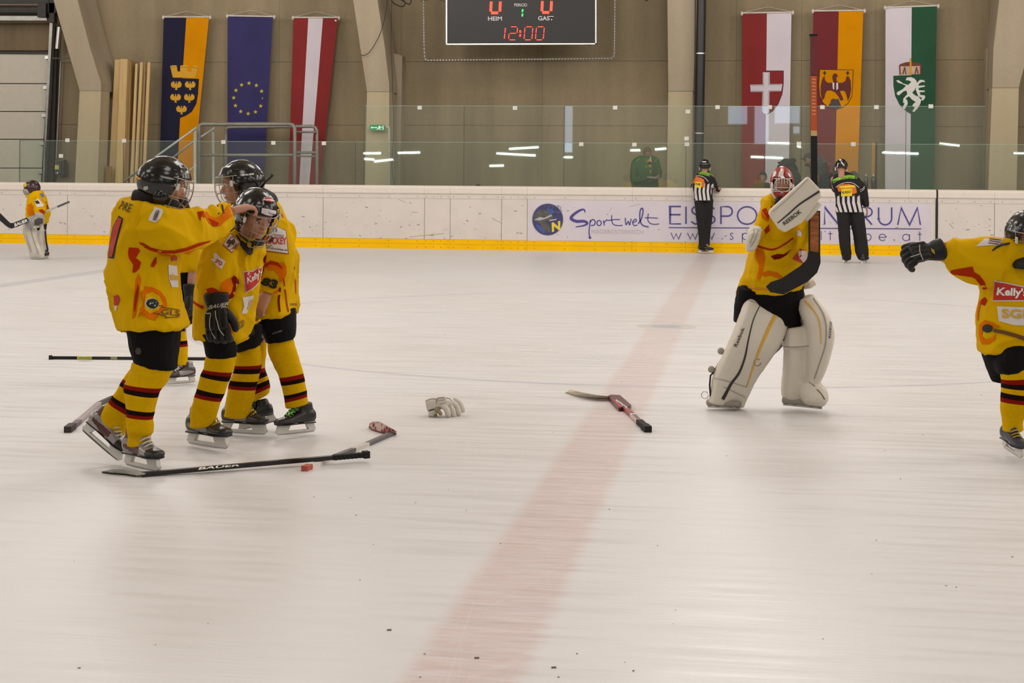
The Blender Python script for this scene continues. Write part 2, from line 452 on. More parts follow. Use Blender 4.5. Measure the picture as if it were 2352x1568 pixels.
tubes = [(836, 352, 875, 352), (838, 365, 860, 366), (861, 371, 903, 366), (915, 351, 965, 350), (1141, 352, 1230, 357), (1170, 342, 1237, 338), (1125, 381, 1157, 380), (1295, 361, 1315, 361), (1448, 345, 1470, 345), (1505, 343, 1530, 341),
         (1725, 360, 1798, 363), (1763, 328, 1813, 329), (1831, 336, 1840, 338), (2027, 350, 2053, 351), (2056, 351, 2109, 353), (2158, 329, 2203, 334), (2328, 352, 2390, 352)]
for x1, y1, x2, y2 in tubes:
    a = PY(x1, y1, TV); b_ = PY(x2, y2, TV); a.y = TY; b_.y = TY
    o = mesh_obj('tube_lamp', *tube([a, b_], .032, 8), TUBE); tag(o, 'fluorescent tube lamp hung low behind the photographer, mirrored in the rink glass', 'lamp', 'tube lamps behind the photographer')

# ---------------------------------------------------------------- pillars
def pillar(parts, label):
    t = thing('concrete_pillar', label, 'pillar', (PY(parts[0][1][0][0], 420, 34.6).x, 34.6, 0))
    for nm, poly, Y, dep, mt in parts:
        pts = [PY(x, y, Y) for x, y in poly]
        mesh_obj(nm, *prism(pts, (0, dep, 0)), mt, t)
    return t
BB = 640
pillar([('lower_post', [(183, 208), (232, 208), (224, 420), (222, BB), (165, BB), (172, 420)], 34.4, .5, PILL),
        ('slanted_strut', [(10, -420), (75, -420), (178, 0), (207, 110), (232, 190), (232, 208), (183, 208), (123, 0)], 34.38, 1.1, PILC)],
       'concrete pillar with slanted upper strut between the sectional door and the leaning boards')
pillar([('lower_post', [(843, 210), (894, 210), (893, 432), (893, BB), (834, BB), (838, 432)], 34.4, .5, PILL),
        ('slanted_strut', [(765, -420), (820, -420), (867, 0), (884, 110), (894, 195), (894, 210), (843, 210), (811, 0)], 34.38, 1.1, PILC),
        ('side_pilaster', [(903, 122), (924, 128), (918, 430), (916, BB), (897, BB), (899, 430)], 35.2, .35, PILC)],
       'concrete pillar with slanted strut and green exit sign, beside the scoreboard')
pillar([('lower_post', [(1535, 209), (1591, 209), (1590, 430), (1589, BB), (1532, BB), (1532, 430)], 34.4, .5, PILL),
        ('upper_post', [(1528, -420), (1604, -420), (1602, 0), (1592, 209), (1535, 209), (1533, 0)], 34.38, 1.0, PILC)],
       'straight concrete pillar beside the black drain pipe')
pillar([('lower_post', [(2279, 201), (2340, 201), (2335, 430), (2334, BB), (2268, BB), (2270, 430)], 34.4, .5, PILL),
        ('slanted_strut', [(2330, -420), (2420, -420), (2395, 0), (2345, 180), (2340, 201), (2279, 201), (2282, 110), (2295, 0)], 34.38, 1.1, PILC),
        ('side_pilaster', [(2265, 112), (2282, 104), (2278, 200), (2272, 430), (2270, BB), (2256, BB), (2262, 430)], 35.2, .3, PILC)],
       'concrete pillar with flared head beside the white and green banner')
# ---------------------------------------------------------------- sectional door with its gear
DOORW = M('door_white', (196, 188, 172), .5, var=.04); STEEL = M('galvanised', (150, 148, 142), .35, .7, var=.15); DARKM = M('dark_metal', (48, 46, 42), .5, .3); RUB = M('black_rubber', (22, 22, 22), .6)
ALU = M('aluminium', (205, 205, 200), .3, .8, var=.05)
t = thing('sectional_door', 'white sectional roller door with horizontal panels and steel side track', 'door', (PY(50, 400, 35.2).x, 35.2, 0)); tag(t)
ys = [122, 191, 255, 319, 385, 452, 520, BB]
def dxr(y): return 112 - (y - 120) * 17 / 280
for k in range(len(ys) - 1):
    a, b_ = ys[k] + 1.0, ys[k + 1] - 1.0
    mesh_obj('door_panel', *prism([PY(-300, a, 35.25), PY(dxr(a), a + 1, 35.25), PY(dxr(b_), b_ + 1, 35.25), PY(-300, b_, 35.25)], (0, .1, 0)), DOORW, t)
    if k < 6: mesh_obj('hinge', *box(PY(dxr(ys[k]) - 3, ys[k] + 10, 35.2), .05, .03, .035), ALU, t)
mesh_obj('door_backing', *prism([PY(-300, 122, 35.37), PY(114, 122, 35.37), PY(90, BB, 35.37), PY(-300, BB, 35.37)], (0, .03, 0)), DARKM, t)
mesh_obj('top_seal', *prism([PY(-300, 117, 35.2), PY(112, 119, 35.2), PY(112, 124, 35.2), PY(-300, 121, 35.2)], (0, .1, 0)), DARKM, t)
mesh_obj('side_track', *prism([PY(114, 50, 35.1), PY(121, 50, 35.1), PY(101, 420, 35.1), PY(92, BB, 35.1), PY(86, BB, 35.1), PY(97, 420, 35.1)], (0, .16, 0)), STEEL, t)
mesh_obj('side_frame', *prism([PY(121, 60, 35.3), PY(132, 60, 35.3), PY(122, 420, 35.3), PY(112, BB, 35.3), PY(92, BB, 35.3), PY(101, 420, 35.3)], (0, .1, 0)), DARKM, t)
mesh_obj('header_beam', *prism([PY(-300, 56, 35.4), PY(116, 56, 35.4), PY(114, 116, 35.4), PY(-300, 116, 35.4)], (0, .1, 0)), concrete('header_brown', (118, 102, 78)), t)
mesh_obj('spring_shaft', *tube([PY(-300, 22, 34.95), PY(100, 24, 34.95)], .11, 12), M('dark_shaft', (70, 70, 68), .4, .5), t)
mesh_obj('shaft_rail', *prism([PY(-300, 35, 34.9), PY(106, 37, 34.9), PY(108, 47, 34.9), PY(-300, 46, 34.9)], (0, .06, 0)), STEEL, t)
mesh_obj('shaft_rail', *prism([PY(-300, -2, 34.9), PY(112, 0, 34.9), PY(112, 8, 34.9), PY(-300, 8, 34.9)], (0, .06, 0)), DARKM, t)
g = MB(); g.add(box(PY(99, 24, 34.9), .1, .08, .16)); g.add(box(PY(122, 30, 35), .06, .08, .22)); g.add(box(PY(122, 10, 35), .1, .08, .2)); g.out('spring_bracket', DARKM, t)
o = mesh_obj('door_motor', *tube([PY(136, 62, 35.1), PY(131, 112, 35.1)], .05, 10), ALU, t)
mesh_obj('link_rod', *tube([PY(121, 134, 35.1), PY(161, 134, 35.1)], .014, 6), STEEL, t)
mesh_obj('conduit', *tube([PY(139, 140, 35.3), PY(129, 365, 35.3)], .02, 6), STEEL, t)
t = thing('control_box', 'grey door control box with yellow label on the wall', 'box', PY(138, 402, 35.2))
mesh_obj('housing', *box(PY(140, 384, 35.3), .1, .09, .17), M('grey_plastic', (96, 96, 94), .5), t)
mesh_obj('cover', *box(PY(136, 384, 35.19), .065, .03, .15), M('dark_plastic', (60, 60, 60), .5), t)
mesh_obj('warning_label', *box(PY(131, 384, 35.15), .05, .012, .05), M('label_yellow', (206, 190, 96), .6), t)
mesh_obj('push_button', *tube([PY(132, 397, 35.16), PY(132, 397, 35.12)], .02, 8), ALU, t)
# ---------------------------------------------------------------- planks leaning on the wall
WOOD = M('planed_wood', (204, 172, 116), .6, var=.1, scale=3, sscale=(6, 6, .5)); WOODD = M('plywood_edge', (150, 114, 60), .7, var=.12, scale=3, sscale=(6, 6, .5))
def plank(pl, Y, dep, mt, label):
    pts = [PY(x, y, Y) for x, y in pl]; o = mesh_obj('wooden_plank', *prism(pts, (0, dep, 0)), mt)
    tag(o, label, 'plank', 'planks leaning on the hall wall'); return o
plank([(264, 137), (277, 137), (257.5, 554), (240, 554), (250, 400)], 34.9, .12, WOOD, 'broad pale plank, outermost of the thick stack leaning by the pillar')
plank([(277, 135), (293, 136), (278, 556), (258, 556)], 34.82, .14, WOOD, 'broad pale plank in the middle of the thick leaning stack')
plank([(293, 137), (302, 141), (290, 553), (278, 553)], 34.95, .3, M('planed_wood_2', (166, 132, 80), .6, sscale=(6, 6, .5)), 'narrower darker plank closing the thick leaning stack')
plank([(311, 146), (316, 146), (301, 554), (292, 554)], 34.9, .05, WOOD, 'slim batten nearest the thick stack of planks')
plank([(322, 143), (328, 143), (308, 554), (301, 554)], 34.88, .05, WOOD, 'second slim batten from the thick stack of planks')
plank([(331, 143), (335, 143), (319, 553), (312, 553)], 34.95, .05, M('planed_wood_3', (172, 140, 88), .6), 'slim dull batten, third from the thick stack of planks')
plank([(339, 143), (345, 143), (327, 554), (320, 554)], 34.86, .05, WOOD, 'slim batten farthest from the thick stack of planks')
plank([(243, 382), (256, 382), (246, 556), (234, 556)], 34.7, .04, WOODD, 'short brown offcut board standing against the thick stack')
# ---------------------------------------------------------------- steel stair platform with railings
RAIL = M('grey_rail', (148, 144, 134), .5, .2); RAILW = M('pale_stringer', (188, 190, 182), .45, .3)
t = thing('stair_platform', 'steel stair platform with pipe railings in front of the blue banner', 'railing', (PY(560, 430, 34.2).x, 34.2, 0))
def pipe(nm, pts, Y, r=.03, mt=RAIL):
    return mesh_obj(nm, *tube([PY(x, y, Y) for x, y in pts], r, 8), mt, t, True)
pipe('front_railing', [(457, 640), (457, 294), (459, 287), (465, 285), (664, 285), (673, 287), (677, 294), (677, 640)], 34.1, .042)
pipe('rear_railing', [(519, 640), (519, 300), (523, 293), (530, 292), (716, 290), (725, 293), (728, 300), (728, 640)], 34.6, .036)
pipe('middle_rail', [(457, 356), (677, 356)], 34.1, .032); pipe('middle_rail', [(677, 350), (728, 350)], 34.6, .03); pipe('middle_rail', [(677, 358), (728, 359)], 34.6, .022); pipe('middle_rail', [(677, 303), (727, 303)], 34.5, .024)
pipe('stair_handrail', [(283, 418), (365, 355), (452, 292)], 33.9, .026, RAILW); pipe('stair_handrail', [(380, 376), (435, 332), (494, 293)], 34.6, .024, RAILW)
pipe('stair_stringer', [(400, 420), (452, 378)], 33.95, .02, RAILW)
pipe('stair_post', [(448, 298), (448, 640)], 33.95, .04, RAILW); pipe('stair_post', [(490, 302), (491, 640)], 34.6, .036, RAILW)
a = PY(457, 500, 34.1); b_ = PY(728, 500, 34.6)
mesh_obj('platform_deck', *bbox(a.x, b_.x, 34.05, 34.7, .82, .88), STEEL, t)
for k in range(5): mesh_obj('stair_tread', *bbox(a.x - .35 - k * .3, a.x - .05 - k * .3, 33.95, 34.65, .68 - k * .15, .71 - k * .15), STEEL, t)
# ---------------------------------------------------------------- exit sign, drain pipe, cables
t = thing('exit_sign', 'small green emergency exit sign with running figure on a pole', 'sign', PY(866, 292, 34.2))
q = [(849, 286.5), (882, 286.5), (882, 299.5), (849, 299.5)]
mesh_obj('sign_box', *prism([PY(x, y, 34.2) for x, y in q], (0, .06, 0)), M('exit_green', (20, 128, 70), .4, emit=.35), t)
WH = M('print_white', (226, 222, 216), .6, var=.03); WHE = M('lit_white', (220, 235, 225), emit=.5)
decal('running_figure', t, 34.2, WHE, [[(870, 289.5), (873, 289), (874, 291), (878, 292), (877, 293.5), (873, 293), (872, 295), (876, 297), (874.5, 298), (870, 296), (866, 298), (865, 297), (869, 294)], [(855, 292), (867, 292), (867, 294), (855, 294)], [(851.5, 293), (855, 290), (855, 296)]], 3, .01)
decal('door_symbol', t, 34.2, WHE, [[(879, 288.5), (881, 288.5), (881, 298), (879, 298)]], 3, .01)
mesh_obj('sign_pole', *tube([PY(884, 291, 34.24), PY(893, 292, 34.24), PY(894, 296, 34.24), PY(895, 640, 34.24)], .02, 8), M('pole_white', (190, 190, 182), .5), t, True)
t = thing('drain_pipe', 'thick black drain pipe with silver clamps running up the wall', 'pipe', (PY(1606, 430, 34.5).x, 34.5, 0))
mesh_obj('pipe_run', *tube([PY(1612, -420, 34.25), PY(1611, 0, 34.25), PY(1604, 430, 34.25), PY(1602, 566, 34.25)], .098, 16), M('pipe_black', (26, 24, 23), .4), t, True)
for y in (123, 306, -60):
    x = 1611 - y * 7 / 430; c = PY(x, y, 34.25); mesh_obj('pipe_clamp', *tube([c - Vector((0, 0, .012)), c + Vector((0, 0, .012))], .106, 16), ALU, t)
CAB = M('cable_black', (44, 38, 32), .7)
def cable(pts, Y, label, r=.008):
    o = mesh_obj('cable', *tube([PY(x, y, Y) for x, y in smooth_line(pts, 6)], r, 5), CAB, None, True); tag(o, label, 'cable')
cable([(892, -30), (886, 30), (872, 80), (850, 118), (836, 127), (829, 126)], 34.3, 'thin black cable looping down across the slanted strut')
cable([(900, -20), (899, 60), (898, 100), (902, 200), (904, 300), (900, 380), (906, 424)], 34.2, 'thin black cable hanging down beside the exit sign pillar', .006)
cable([(893, -10), (905, 8), (925, 15), (930, 4), (915, -6), (940, 10), (946, -10)], 34.4, 'tangle of black cable at the top of the pillar near the scoreboard', .014)
cable([(1480, -4), (1485, 2), (1490, -3)], 34.6, 'short black cable loop right of the scoreboard garland'.replace('right of', 'beyond'), .012)
cable([(1596, -420), (1597, 0), (1594, 420)], 34.2, 'thin conduit running up the straight pillar edge', .012)
# ---------------------------------------------------------------- scoreboard
SBY = 34.0
t = thing('scoreboard', 'black electronic scoreboard with red digits reading 12:00', 'scoreboard', PY(1197, 100, SBY))
mesh_obj('panel', *prism([PY(x, y, SBY) for x, y in ((1026, -120), (1368, -120), (1368, 100), (1026, 101))], (0, .14, 0)), M('panel_black', (22, 18, 17), .45, var=.2, scale=40), t)
for pl in ([(1024, -120), (1027, -120), (1027, 103), (1024, 103)], [(1367, -120), (1370, -120), (1370, 102), (1367, 102)], [(1024, 100), (1370, 99), (1370, 102), (1024, 103)], [(1024, -122), (1370, -122), (1370, -119), (1024, -119)]):
    mesh_obj('frame_bar', *prism([PY(x, y, SBY - .02) for x, y in pl], (0, .17, 0)), ALU, t)
for x, y in ((1038, 104), (1195, 103.5), (1355, 103)): mesh_obj('bolt', *box(PY(x, y, SBY + .02), .02, .02, .012), DARKM, t)
LAB = M('score_lettering', (214, 208, 208), .6, var=.02, emit=0)
text('lettering', t, SBY, LAB, 'HEIM', [(1121, 47.5), (1153, 47.5), (1153, 38), (1121, 38)], .02, h=.006)
text('lettering', t, SBY, LAB, 'GAST', [(1236, 47), (1271.5, 47), (1271.5, 37), (1236, 37)], .02, h=.006)
text('lettering', t, SBY, LAB, 'PERIOD', [(1181.5, 15), (1211, 15), (1211, 8), (1181.5, 8)], .01, h=.006)
RED = M('led_red', (255, 60, 40), emit=3.2); GRN = M('led_green', (40, 240, 90), emit=2.0)
def leds(lines, n, r, mt, nm='digit'):
    mb = MB()
    for (x0, y0, x1, y1) in lines:
        for i in range(n):
            u = (i + .5) / n; p = PY(x0 + (x1 - x0) * u, y0 + (y1 - y0) * u, SBY - .004)
            mb.add(ellipsoid(p, r, .006, r, None, 6, 4))
    return tag(mb.out(nm, mt, t), kind='stuff')
def seg(x, y, w_, h_, s, sl=2):
    # a top, b top right, c bottom right, d bottom, e bottom left, f top left, g middle
    X = lambda u, v: (x + u * w_ + (1 - v) * sl * (1), y + v * h_)
    S = {'a': (X(.15, 0), X(.85, 0)), 'b': (X(1, .08), X(1, .46)), 'c': (X(1, .54), X(1, .92)), 'd': (X(.15, 1), X(.85, 1)), 'e': (X(0, .54), X(0, .92)), 'f': (X(0, .08), X(0, .46)), 'g': (X(.15, .5), X(.85, .5))}
    return [S[c][0] + S[c][1] for c in s]
leds(seg(1158, 62, 0.1, 29, 'bc', 3), 6, .011, RED); leds(seg(1168, 61.5, 18, 30, 'abged', 3), 6, .010, RED)
leds(seg(1203.5, 61.5, 18, 30, 'abcdef', 2.5), 6, .010, RED); leds(seg(1229.5, 61.5, 18, 30, 'abcdef', 3), 6, .010, RED)
leds([(1193, 71, 1197, 71), (1193, 74, 1197, 74), (1193, 80, 1197, 80), (1192.5, 83, 1196.5, 83)], 2, .012, RED)
for x, y in ((1125.5, -28), (1243, -29)):
    L_ = seg(x, y, 21, 59, 'abcdef', 3); leds(L_, 9, .017, RED); leds([(a + 3, b_, c + 3, d) if abs(a - c) < 5 else (a, b_ - 3, c, d - 3) for a, b_, c, d in L_], 9, .015, RED)
leds([(1200.5, 22, 1200, 27), (1200, 32, 1199.5, 37)], 3, .018, GRN)
# garland round the scoreboard
gp = [(971, -120), (974, 100), (975.5, 134), (980, 139), (1400, 134.5), (1408, 134), (1411, 125), (1414, -120)]
t = thing('rope_light', 'unlit silver rope light hung in a square round the scoreboard', 'rope light', PY(1190, 138, 33.9))
mesh_obj('rope', *tube([PY(x, y, 33.9) for x, y in gp], .020, 8), M('rope_grey', (120, 112, 100), .4), t, True)
mb = MB()
for (x0, y0), (x1, y1) in zip(gp[:-1], gp[1:]):
    n = max(1, int(math.hypot(x1 - x0, y1 - y0) / 7))
    for i in range(n):
        u = (i + .5) / n; mb.add(ellipsoid(PY(x0 + (x1 - x0) * u, y0 + (y1 - y0) * u, 33.88), .022, .022, .022, None, 6, 4))
tag(mb.out('rope_bulbs', M('rope_silver', (200, 196, 190), .25, .6), t), kind='stuff')
cable([(965, 3), (1000, -2), (1024, 5)], 34.0, 'thin pale wire from garland to scoreboard edge, near the slanted strut', .006)
# ---------------------------------------------------------------- banners on the wall
def flag(corners, cols, label, seed, amp=.03):
    TL, TR, BR, BL = corners; Y = 35.25
    t = thing('hanging_banner', label, 'flag', PY((TL[0] + TR[0]) / 2, TL[1], Y), 'province and country banners on the wall')
    us = []; 
    for k, (u0, u1, _) in enumerate(cols):
        n = max(3, int((u1 - u0) * 26)); us += [(u0 + (u1 - u0) * i / n, k) for i in range(n)]
    us.append((1.0, len(cols) - 1)); nv = 70; v = []; f = []; fm = []
    for j in range(nv + 1):
        s = j / nv
        for u, k in us:
            x = (TL[0] * (1 - u) + TR[0] * u) * (1 - s) + (BL[0] * (1 - u) + BR[0] * u) * s
            y = (TL[1] * (1 - u) + TR[1] * u) * (1 - s) + (BL[1] * (1 - u) + BR[1] * u) * s
            p = PY(x, y, Y); a = amp * min(1, s * 2.5)
            p.y += a * (math.sin(u * 9 + seed + s * 1.3) * .6 + noise.noise(Vector((u * 2.5, s * 2, seed))) * 1.0) * (.4 + s)
            v.append(p)
    m = len(us)
    for j in range(nv):
        for i in range(m - 1): f.append([j * m + i, (j + 1) * m + i, (j + 1) * m + i + 1, j * m + i + 1]); fm.append(us[i][1])
    mats = []
    for c in cols: mats.append(c[2])
    o = mesh_obj('cloth', v, f, None, t, True, mats, fm)
    KN = M('knob_white', (214, 206, 196), .4)
    mesh_obj('rod', *tube([PY(TL[0] - 2, TL[1], Y - .01), PY(TR[0] + 2, TR[1], Y - .01)], .018, 8), KN, t)
    for (x, y) in ((TL[0] - 1, TL[1]), (TR[0] + 3, TR[1])): mesh_obj('end_knob', *ellipsoid(PY(x, y + 1, Y - .01), .03, .035, .05, None, 10, 6), KN, t, True)
    mx = (TL[0] + TR[0]) / 2 + 2
    mesh_obj('cord', *tube([PY(TL[0], TL[1] - 1, Y), PY(mx, (TL[1] + TR[1]) / 2 - 13, WY), PY(TR[0] + 2, TR[1] - 1, Y)], .005, 5), KN, t)
    return t, bvh_of(o)
FB = M('flag_blue', (13, 11, 48), .85, var=.1, scale=2); FY = M('flag_yellow', (216, 140, 0), .85, var=.08, scale=2, spec=.1); FEU = M('flag_eu_blue', (42, 36, 92), .75, var=.12, scale=2)
FR = M('flag_red', (132, 22, 20), .75, var=.08, scale=2); FW_ = M('flag_white', (214, 204, 212), .75, var=.04, scale=2); FR2 = M('flag_wine', (112, 20, 26), .75, var=.08, scale=2); FG = M('flag_green', (14, 74, 44), .75, var=.1, scale=2)
STAR = M('star_yellow', (206, 186, 40), .7, var=.03); ORG = M('emblem_gold', (214, 158, 24), .7, var=.06); BLK = M('emblem_black', (26, 18, 16), .7); GREYD = M('emblem_grey', (74, 66, 62), .7)
ft, fb = flag([(376, 39), (480, 39), (441, 446), (364, 446)], [(0, .5, FB), (.5, 1, FY)], 'blue and yellow banner with five small gold eagles under a mural crown', 1)
decal('shield', ft, fb, FB, [(396, 179), (457, 181), (455, 215), (451, 238), (441, 256), (428, 265), (413, 271), (404, 262), (398, 240)], 5, .006)
decal('mural_crown', ft, fb, ORG, [(391, 152), (396, 150), (406, 150), (408, 164), (414, 164), (414, 151), (423, 149), (432, 151), (431, 164), (439, 165), (441, 152), (449, 150), (456, 154), (452, 168), (448, 179), (397, 178), (394, 165)], 5, .009)
stroke('crown_lines', ft, fb, M('emblem_brown', (120, 84, 20), .7), [[(392, 155), (407, 153)], [(414, 154), (431, 154)], [(440, 154), (455, 157)], [(396, 168), (451, 169)], [(397, 173), (450, 174)]], .9, .012)
def eagle(cx, cy, s):
    half = [(0, -9), (1.5, -8), (1, -4), (3, -2), (4, -6), (7, -10), (8, -7), (10, -9), (11, -5), (13.5, -5), (12.5, -2), (14, 0), (12, 1.5), (13, 4), (10, 4.5), (10, 7), (7, 6), (5, 8), (2.5, 6), (2, 10), (3.5, 13), (0, 12)]
    pts = half + [(-x, y) for x, y in half[::-1][1:-1]]
    return [(cx + x * s, cy + y * s) for x, y in pts]
decal('gold_eagle', ft, fb, ORG, [eagle(405, 195, .92)], 3, .010)
for cx, cy in ((437, 195), (403.5, 224), (435, 224), (417, 251)): decal('gold_eagle', ft, fb, ORG, [eagle(cx, cy, .92)], 3, .010)
ft, fb = flag([(523, 36), (627, 38), (604, 446), (522, 446)], [(0, 1, FEU)], 'plain blue banner with a ring of twelve yellow stars', 2, .022)
def star(cx, cy, r): return [(cx + (r if i % 2 == 0 else r * .42) * math.sin(i * math.pi / 5), cy - (r if i % 2 == 0 else r * .42) * math.cos(i * math.pi / 5)) for i in range(10)]
for k, (x, y) in enumerate(((572, 191), (589, 196), (601, 209.5), (602.5, 225), (599, 243.5), (587, 257), (570, 261), (553, 256), (541, 242.5), (537, 224.5), (542, 207.5), (555, 195))):
    if k != 3: decal('star', ft, fb, STAR, star(x, y, 5.2), 3, .008)
decal('star', ft, fb, STAR, [(605, 222), (602.5, 229), (601.5, 223.5), (603.5, 225)], 2, .008)
ft, fb = flag([(674, 40), (776, 40), (733, 446), (662, 446)], [(0, .335, FR), (.335, .665, FW_), (.665, 1, FR)], 'narrow red white red striped banner', 3)
decal('cloth_tag', ft, fb, WH, [(769, 45.5), (773, 45.5), (773, 49), (769, 49)], 3, .008)
ft, fb = flag([(1705, 30), (1818, 28), (1811, 446), (1703, 446)], [(0, .5, FR), (.5, 1, FW_)], 'red and white banner bearing a white cross shield', 4, .02)
sh = [(1755, 163), (1799, 163), (1799, 190), (1796, 215), (1787, 238), (1775, 254), (1762, 262), (1756, 250), (1754, 200)]
decal('shield', ft, fb, BLK, [(x + (1.0 if x > 1760 else 0), y + (-1 if y < 170 else .8)) for x, y in sh], 4, .005)
decal('shield', ft, fb, FR, sh, 4, .008)
cross = [(1752, 166), (1768, 166), (1768, 193), (1797, 193), (1794, 209.5), (1767.5, 210), (1767, 258), (1761, 262), (1755, 261), (1750, 255), (1751.5, 211), (1724, 211), (1723, 194.5), (1752, 194)]
decal('cross', ft, fb, FW_, cross, 4, .012)
stroke('cross_outline', ft, fb, BLK, [[(1754, 168), (1754, 196), (1725, 196)], [(1725, 209.5), (1753, 209.5), (1752, 257)], [(1766, 168), (1766, 194.5), (1795, 195)], [(1793, 208), (1766, 208.5), (1765, 258)]], .7, .014, 6)
ft, fb = flag([(1868, 25), (1983, 24), (1969, 446), (1862, 446)], [(0, .51, FR2), (.51, 1, FY)], 'wine red and yellow banner with a red eagle on a gold shield', 5, .02)
sh = [(1882, 159), (1960, 160), (1959, 200), (1957, 222), (1948, 238), (1934, 248), (1920, 252), (1903, 248), (1890, 237), (1882, 220), (1880, 195)]
decal('shield', ft, fb, BLK, sh, 5, .005)
cx_, cy_ = 1920, 203
decal('shield', ft, fb, FY, [(cx_ + (x - cx_) * .965, cy_ + (y - cy_) * .97) for x, y in sh], 5, .008)
eg = [(1915, 190), (1912, 182), (1912, 174), (1916, 168), (1921, 169), (1925, 175), (1921, 178), (1922, 186), (1926, 190), (1935, 190), (1942, 185), (1944, 176), (1949, 175), (1954, 186), (1955, 205), (1952, 222), (1947, 232), (1945, 222), (1941, 210), (1934, 208), (1929, 210), (1935, 222), (1937, 230), (1931, 231), (1926, 222), (1918, 212), (1909, 208), (1900, 208), (1896, 214), (1893, 226), (1888, 230), (1885, 215), (1885, 196), (1889, 180), (1894, 174), (1895, 184), (1901, 190)]
EGR = M('emblem_red', (96, 26, 18), .7); decal('red_eagle', ft, fb, EGR, eg, 4, .011)
decal('rock', ft, fb, GREYD, [(1901, 246), (1907, 236), (1909, 229), (1914, 226), (1921, 228), (1926, 226), (1929, 236), (1933, 246), (1920, 251)], 4, .011)
for x in (1894, 1947): decal('small_cross', ft, fb, BLK, [[(x - 4, 166.5), (x + 4, 166.5), (x + 4, 169), (x - 4, 169)], [(x - 1.3, 163), (x + 1.3, 163), (x + 1.3, 172.5), (x - 1.3, 172.5)]], 4, .011)
decal('chest_shield', ft, fb, WH, [[(1912, 190), (1916, 190), (1916, 206), (1913, 204)], [(1921, 190), (1925, 190), (1925, 204), (1921, 207)]], 3, .014)
ft, fb = flag([(2034, 17), (2152, 13), (2145, 446), (2033, 446)], [(0, .51, FW_), (.51, 1, FG)], 'white and green banner with a white panther on a green shield', 6, .02)
decal('shield', ft, fb, FG, [(2052, 174), (2075, 173), (2096, 173), (2096, 264), (2082, 256), (2066, 240), (2056, 220), (2052, 196)], 5, .007)
pan = [[(2083, 178), (2092, 177), (2100, 180), (2105, 186), (2106, 195), (2101, 206), (2095, 213), (2102, 219), (2110, 222), (2116, 230), (2113, 240), (2108, 248), (2100, 257), (2095, 256), (2101, 247), (2095, 243), (2098, 238), (2103, 234), (2095, 229), (2088, 221), (2080, 226), (2084, 231), (2085, 238), (2079, 250), (2073, 250), (2074, 244), (2078, 238), (2074, 235), (2075, 226), (2084, 216), (2082, 208), (2075, 210), (2065, 219), (2060, 217), (2060, 212), (2073, 205), (2081, 197), (2073, 193), (2063, 190), (2058, 185), (2064, 184), (2075, 192), (2086, 195), (2093, 188), (2088, 185), (2080, 184)],
       [(2103, 206), (2106, 190), (2113, 183), (2122, 184), (2125, 189), (2118, 188), (2111, 192), (2109, 197), (2124, 196), (2124, 199), (2110, 202), (2110, 207), (2124, 208), (2124, 211), (2112, 212), (2114, 218), (2124, 219), (2125, 224), (2120, 231), (2115, 229), (2118, 225), (2109, 221)]]
decal('panther', ft, fb, WH, pan, 3, .012)
CRB = M('crown_brown', (110, 52, 36), .7); CRW = M('crown_pale', (196, 170, 150), .7)
decal('crown', ft, fb, CRW, [(2065, 152), (2117, 150), (2116, 170), (2066, 172)], 4, .009)
decal('crown', ft, fb, CRB, [[(2064, 152), (2068, 147), (2080, 143), (2091, 142), (2102, 143), (2112, 146), (2117, 151), (2091, 152)], [(2065, 152), (2068, 152), (2069, 172), (2066, 172)], [(2113, 151), (2117, 151), (2116, 170), (2113, 170)], [(2072, 170), (2077, 154), (2079, 154), (2082, 170), (2079, 170), (2078, 160), (2075, 170)], [(2100, 170), (2104, 154), (2106, 154), (2110, 169), (2107, 169), (2105, 160), (2103, 170)]], 4, .013)
decal('crown_cross', ft, fb, ORG, [(2090, 134), (2093, 134), (2094, 172), (2089, 172)], 4, .015)
# ---------------------------------------------------------------- dasher boards
BW = M('board_white', (213, 204, 196), .35, var=.04, scale=3); BY_ = M('kick_yellow', (246, 190, 0), .55, var=.05, scale=3, spec=.12); BCAP = M('cap_white', (222, 212, 201), .3, var=.03)
SEAM = M('board_seam', (96, 84, 72), .8)
boards = thing('dasher_boards', 'long white rink boards with yellow kick plate and printed sports centre banner', 'rink boards', (0, BY + .06, 0))
mesh_obj('core', *bbox(-30, 29, BY + .012, BY + .11, 0, 1.2), SEAM, boards)
sx = [-30, -28, -26, -24, -22, -20, -18.4] + [PY(x, 500, BY).x for x in (-240, -80, 155, 392, 508, 742, 975, 1034, 1152, 1211, 1452, 1575, 1810, 1960, 2087)] + [PY(2150, 500, BY).x]
sx2 = [PY(2154, 500, BY).x, PY(2284, 500, BY).x] + [PY(2284, 500, BY).x + 2 * k for k in range(1, 12)]
def run(xs):
    for a, b_ in zip(xs[:-1], xs[1:]):
        if b_ - a < .05: continue
        g = .004
        mesh_obj('board_panel', *bbox(a + g, b_ - g, BY, BY + .02, .19, 1.2), BW, boards)
        mesh_obj('kick_panel', *bbox(a + g * .3, b_ - g * .3, BY - .012, BY + .02, 0, .187), BY_, boards)
        mesh_obj('top_strip', *bbox(a + g * .3, b_ - g * .3, BY - .008, BY + .02, .975, 1.06), BW, boards)
        n = 14; pr = [(BY - .022, 1.062), (BY - .03, 1.08), (BY - .03, 1.17), (BY - .015, 1.205), (BY + .02, 1.22), (BY + .1, 1.22), (BY + .14, 1.2), (BY + .14, 1.062)]
        mesh_obj('cap_rail', *prism([Vector((a + g * .3, y, z)) for y, z in pr], (b_ - a - g * .6, 0, 0)), BCAP, boards)
run(sx); run(sx2)
mesh_obj('kick_groove_shade', *bbox(-30, 29, BY - .0135, BY - .01, .098, .104), M('kick_shadow', (196, 148, 8), .5), boards)  # groove's shade painted as a thin strip of darker yellow
mb = MB(); x = PY(-200, 500, BY).x
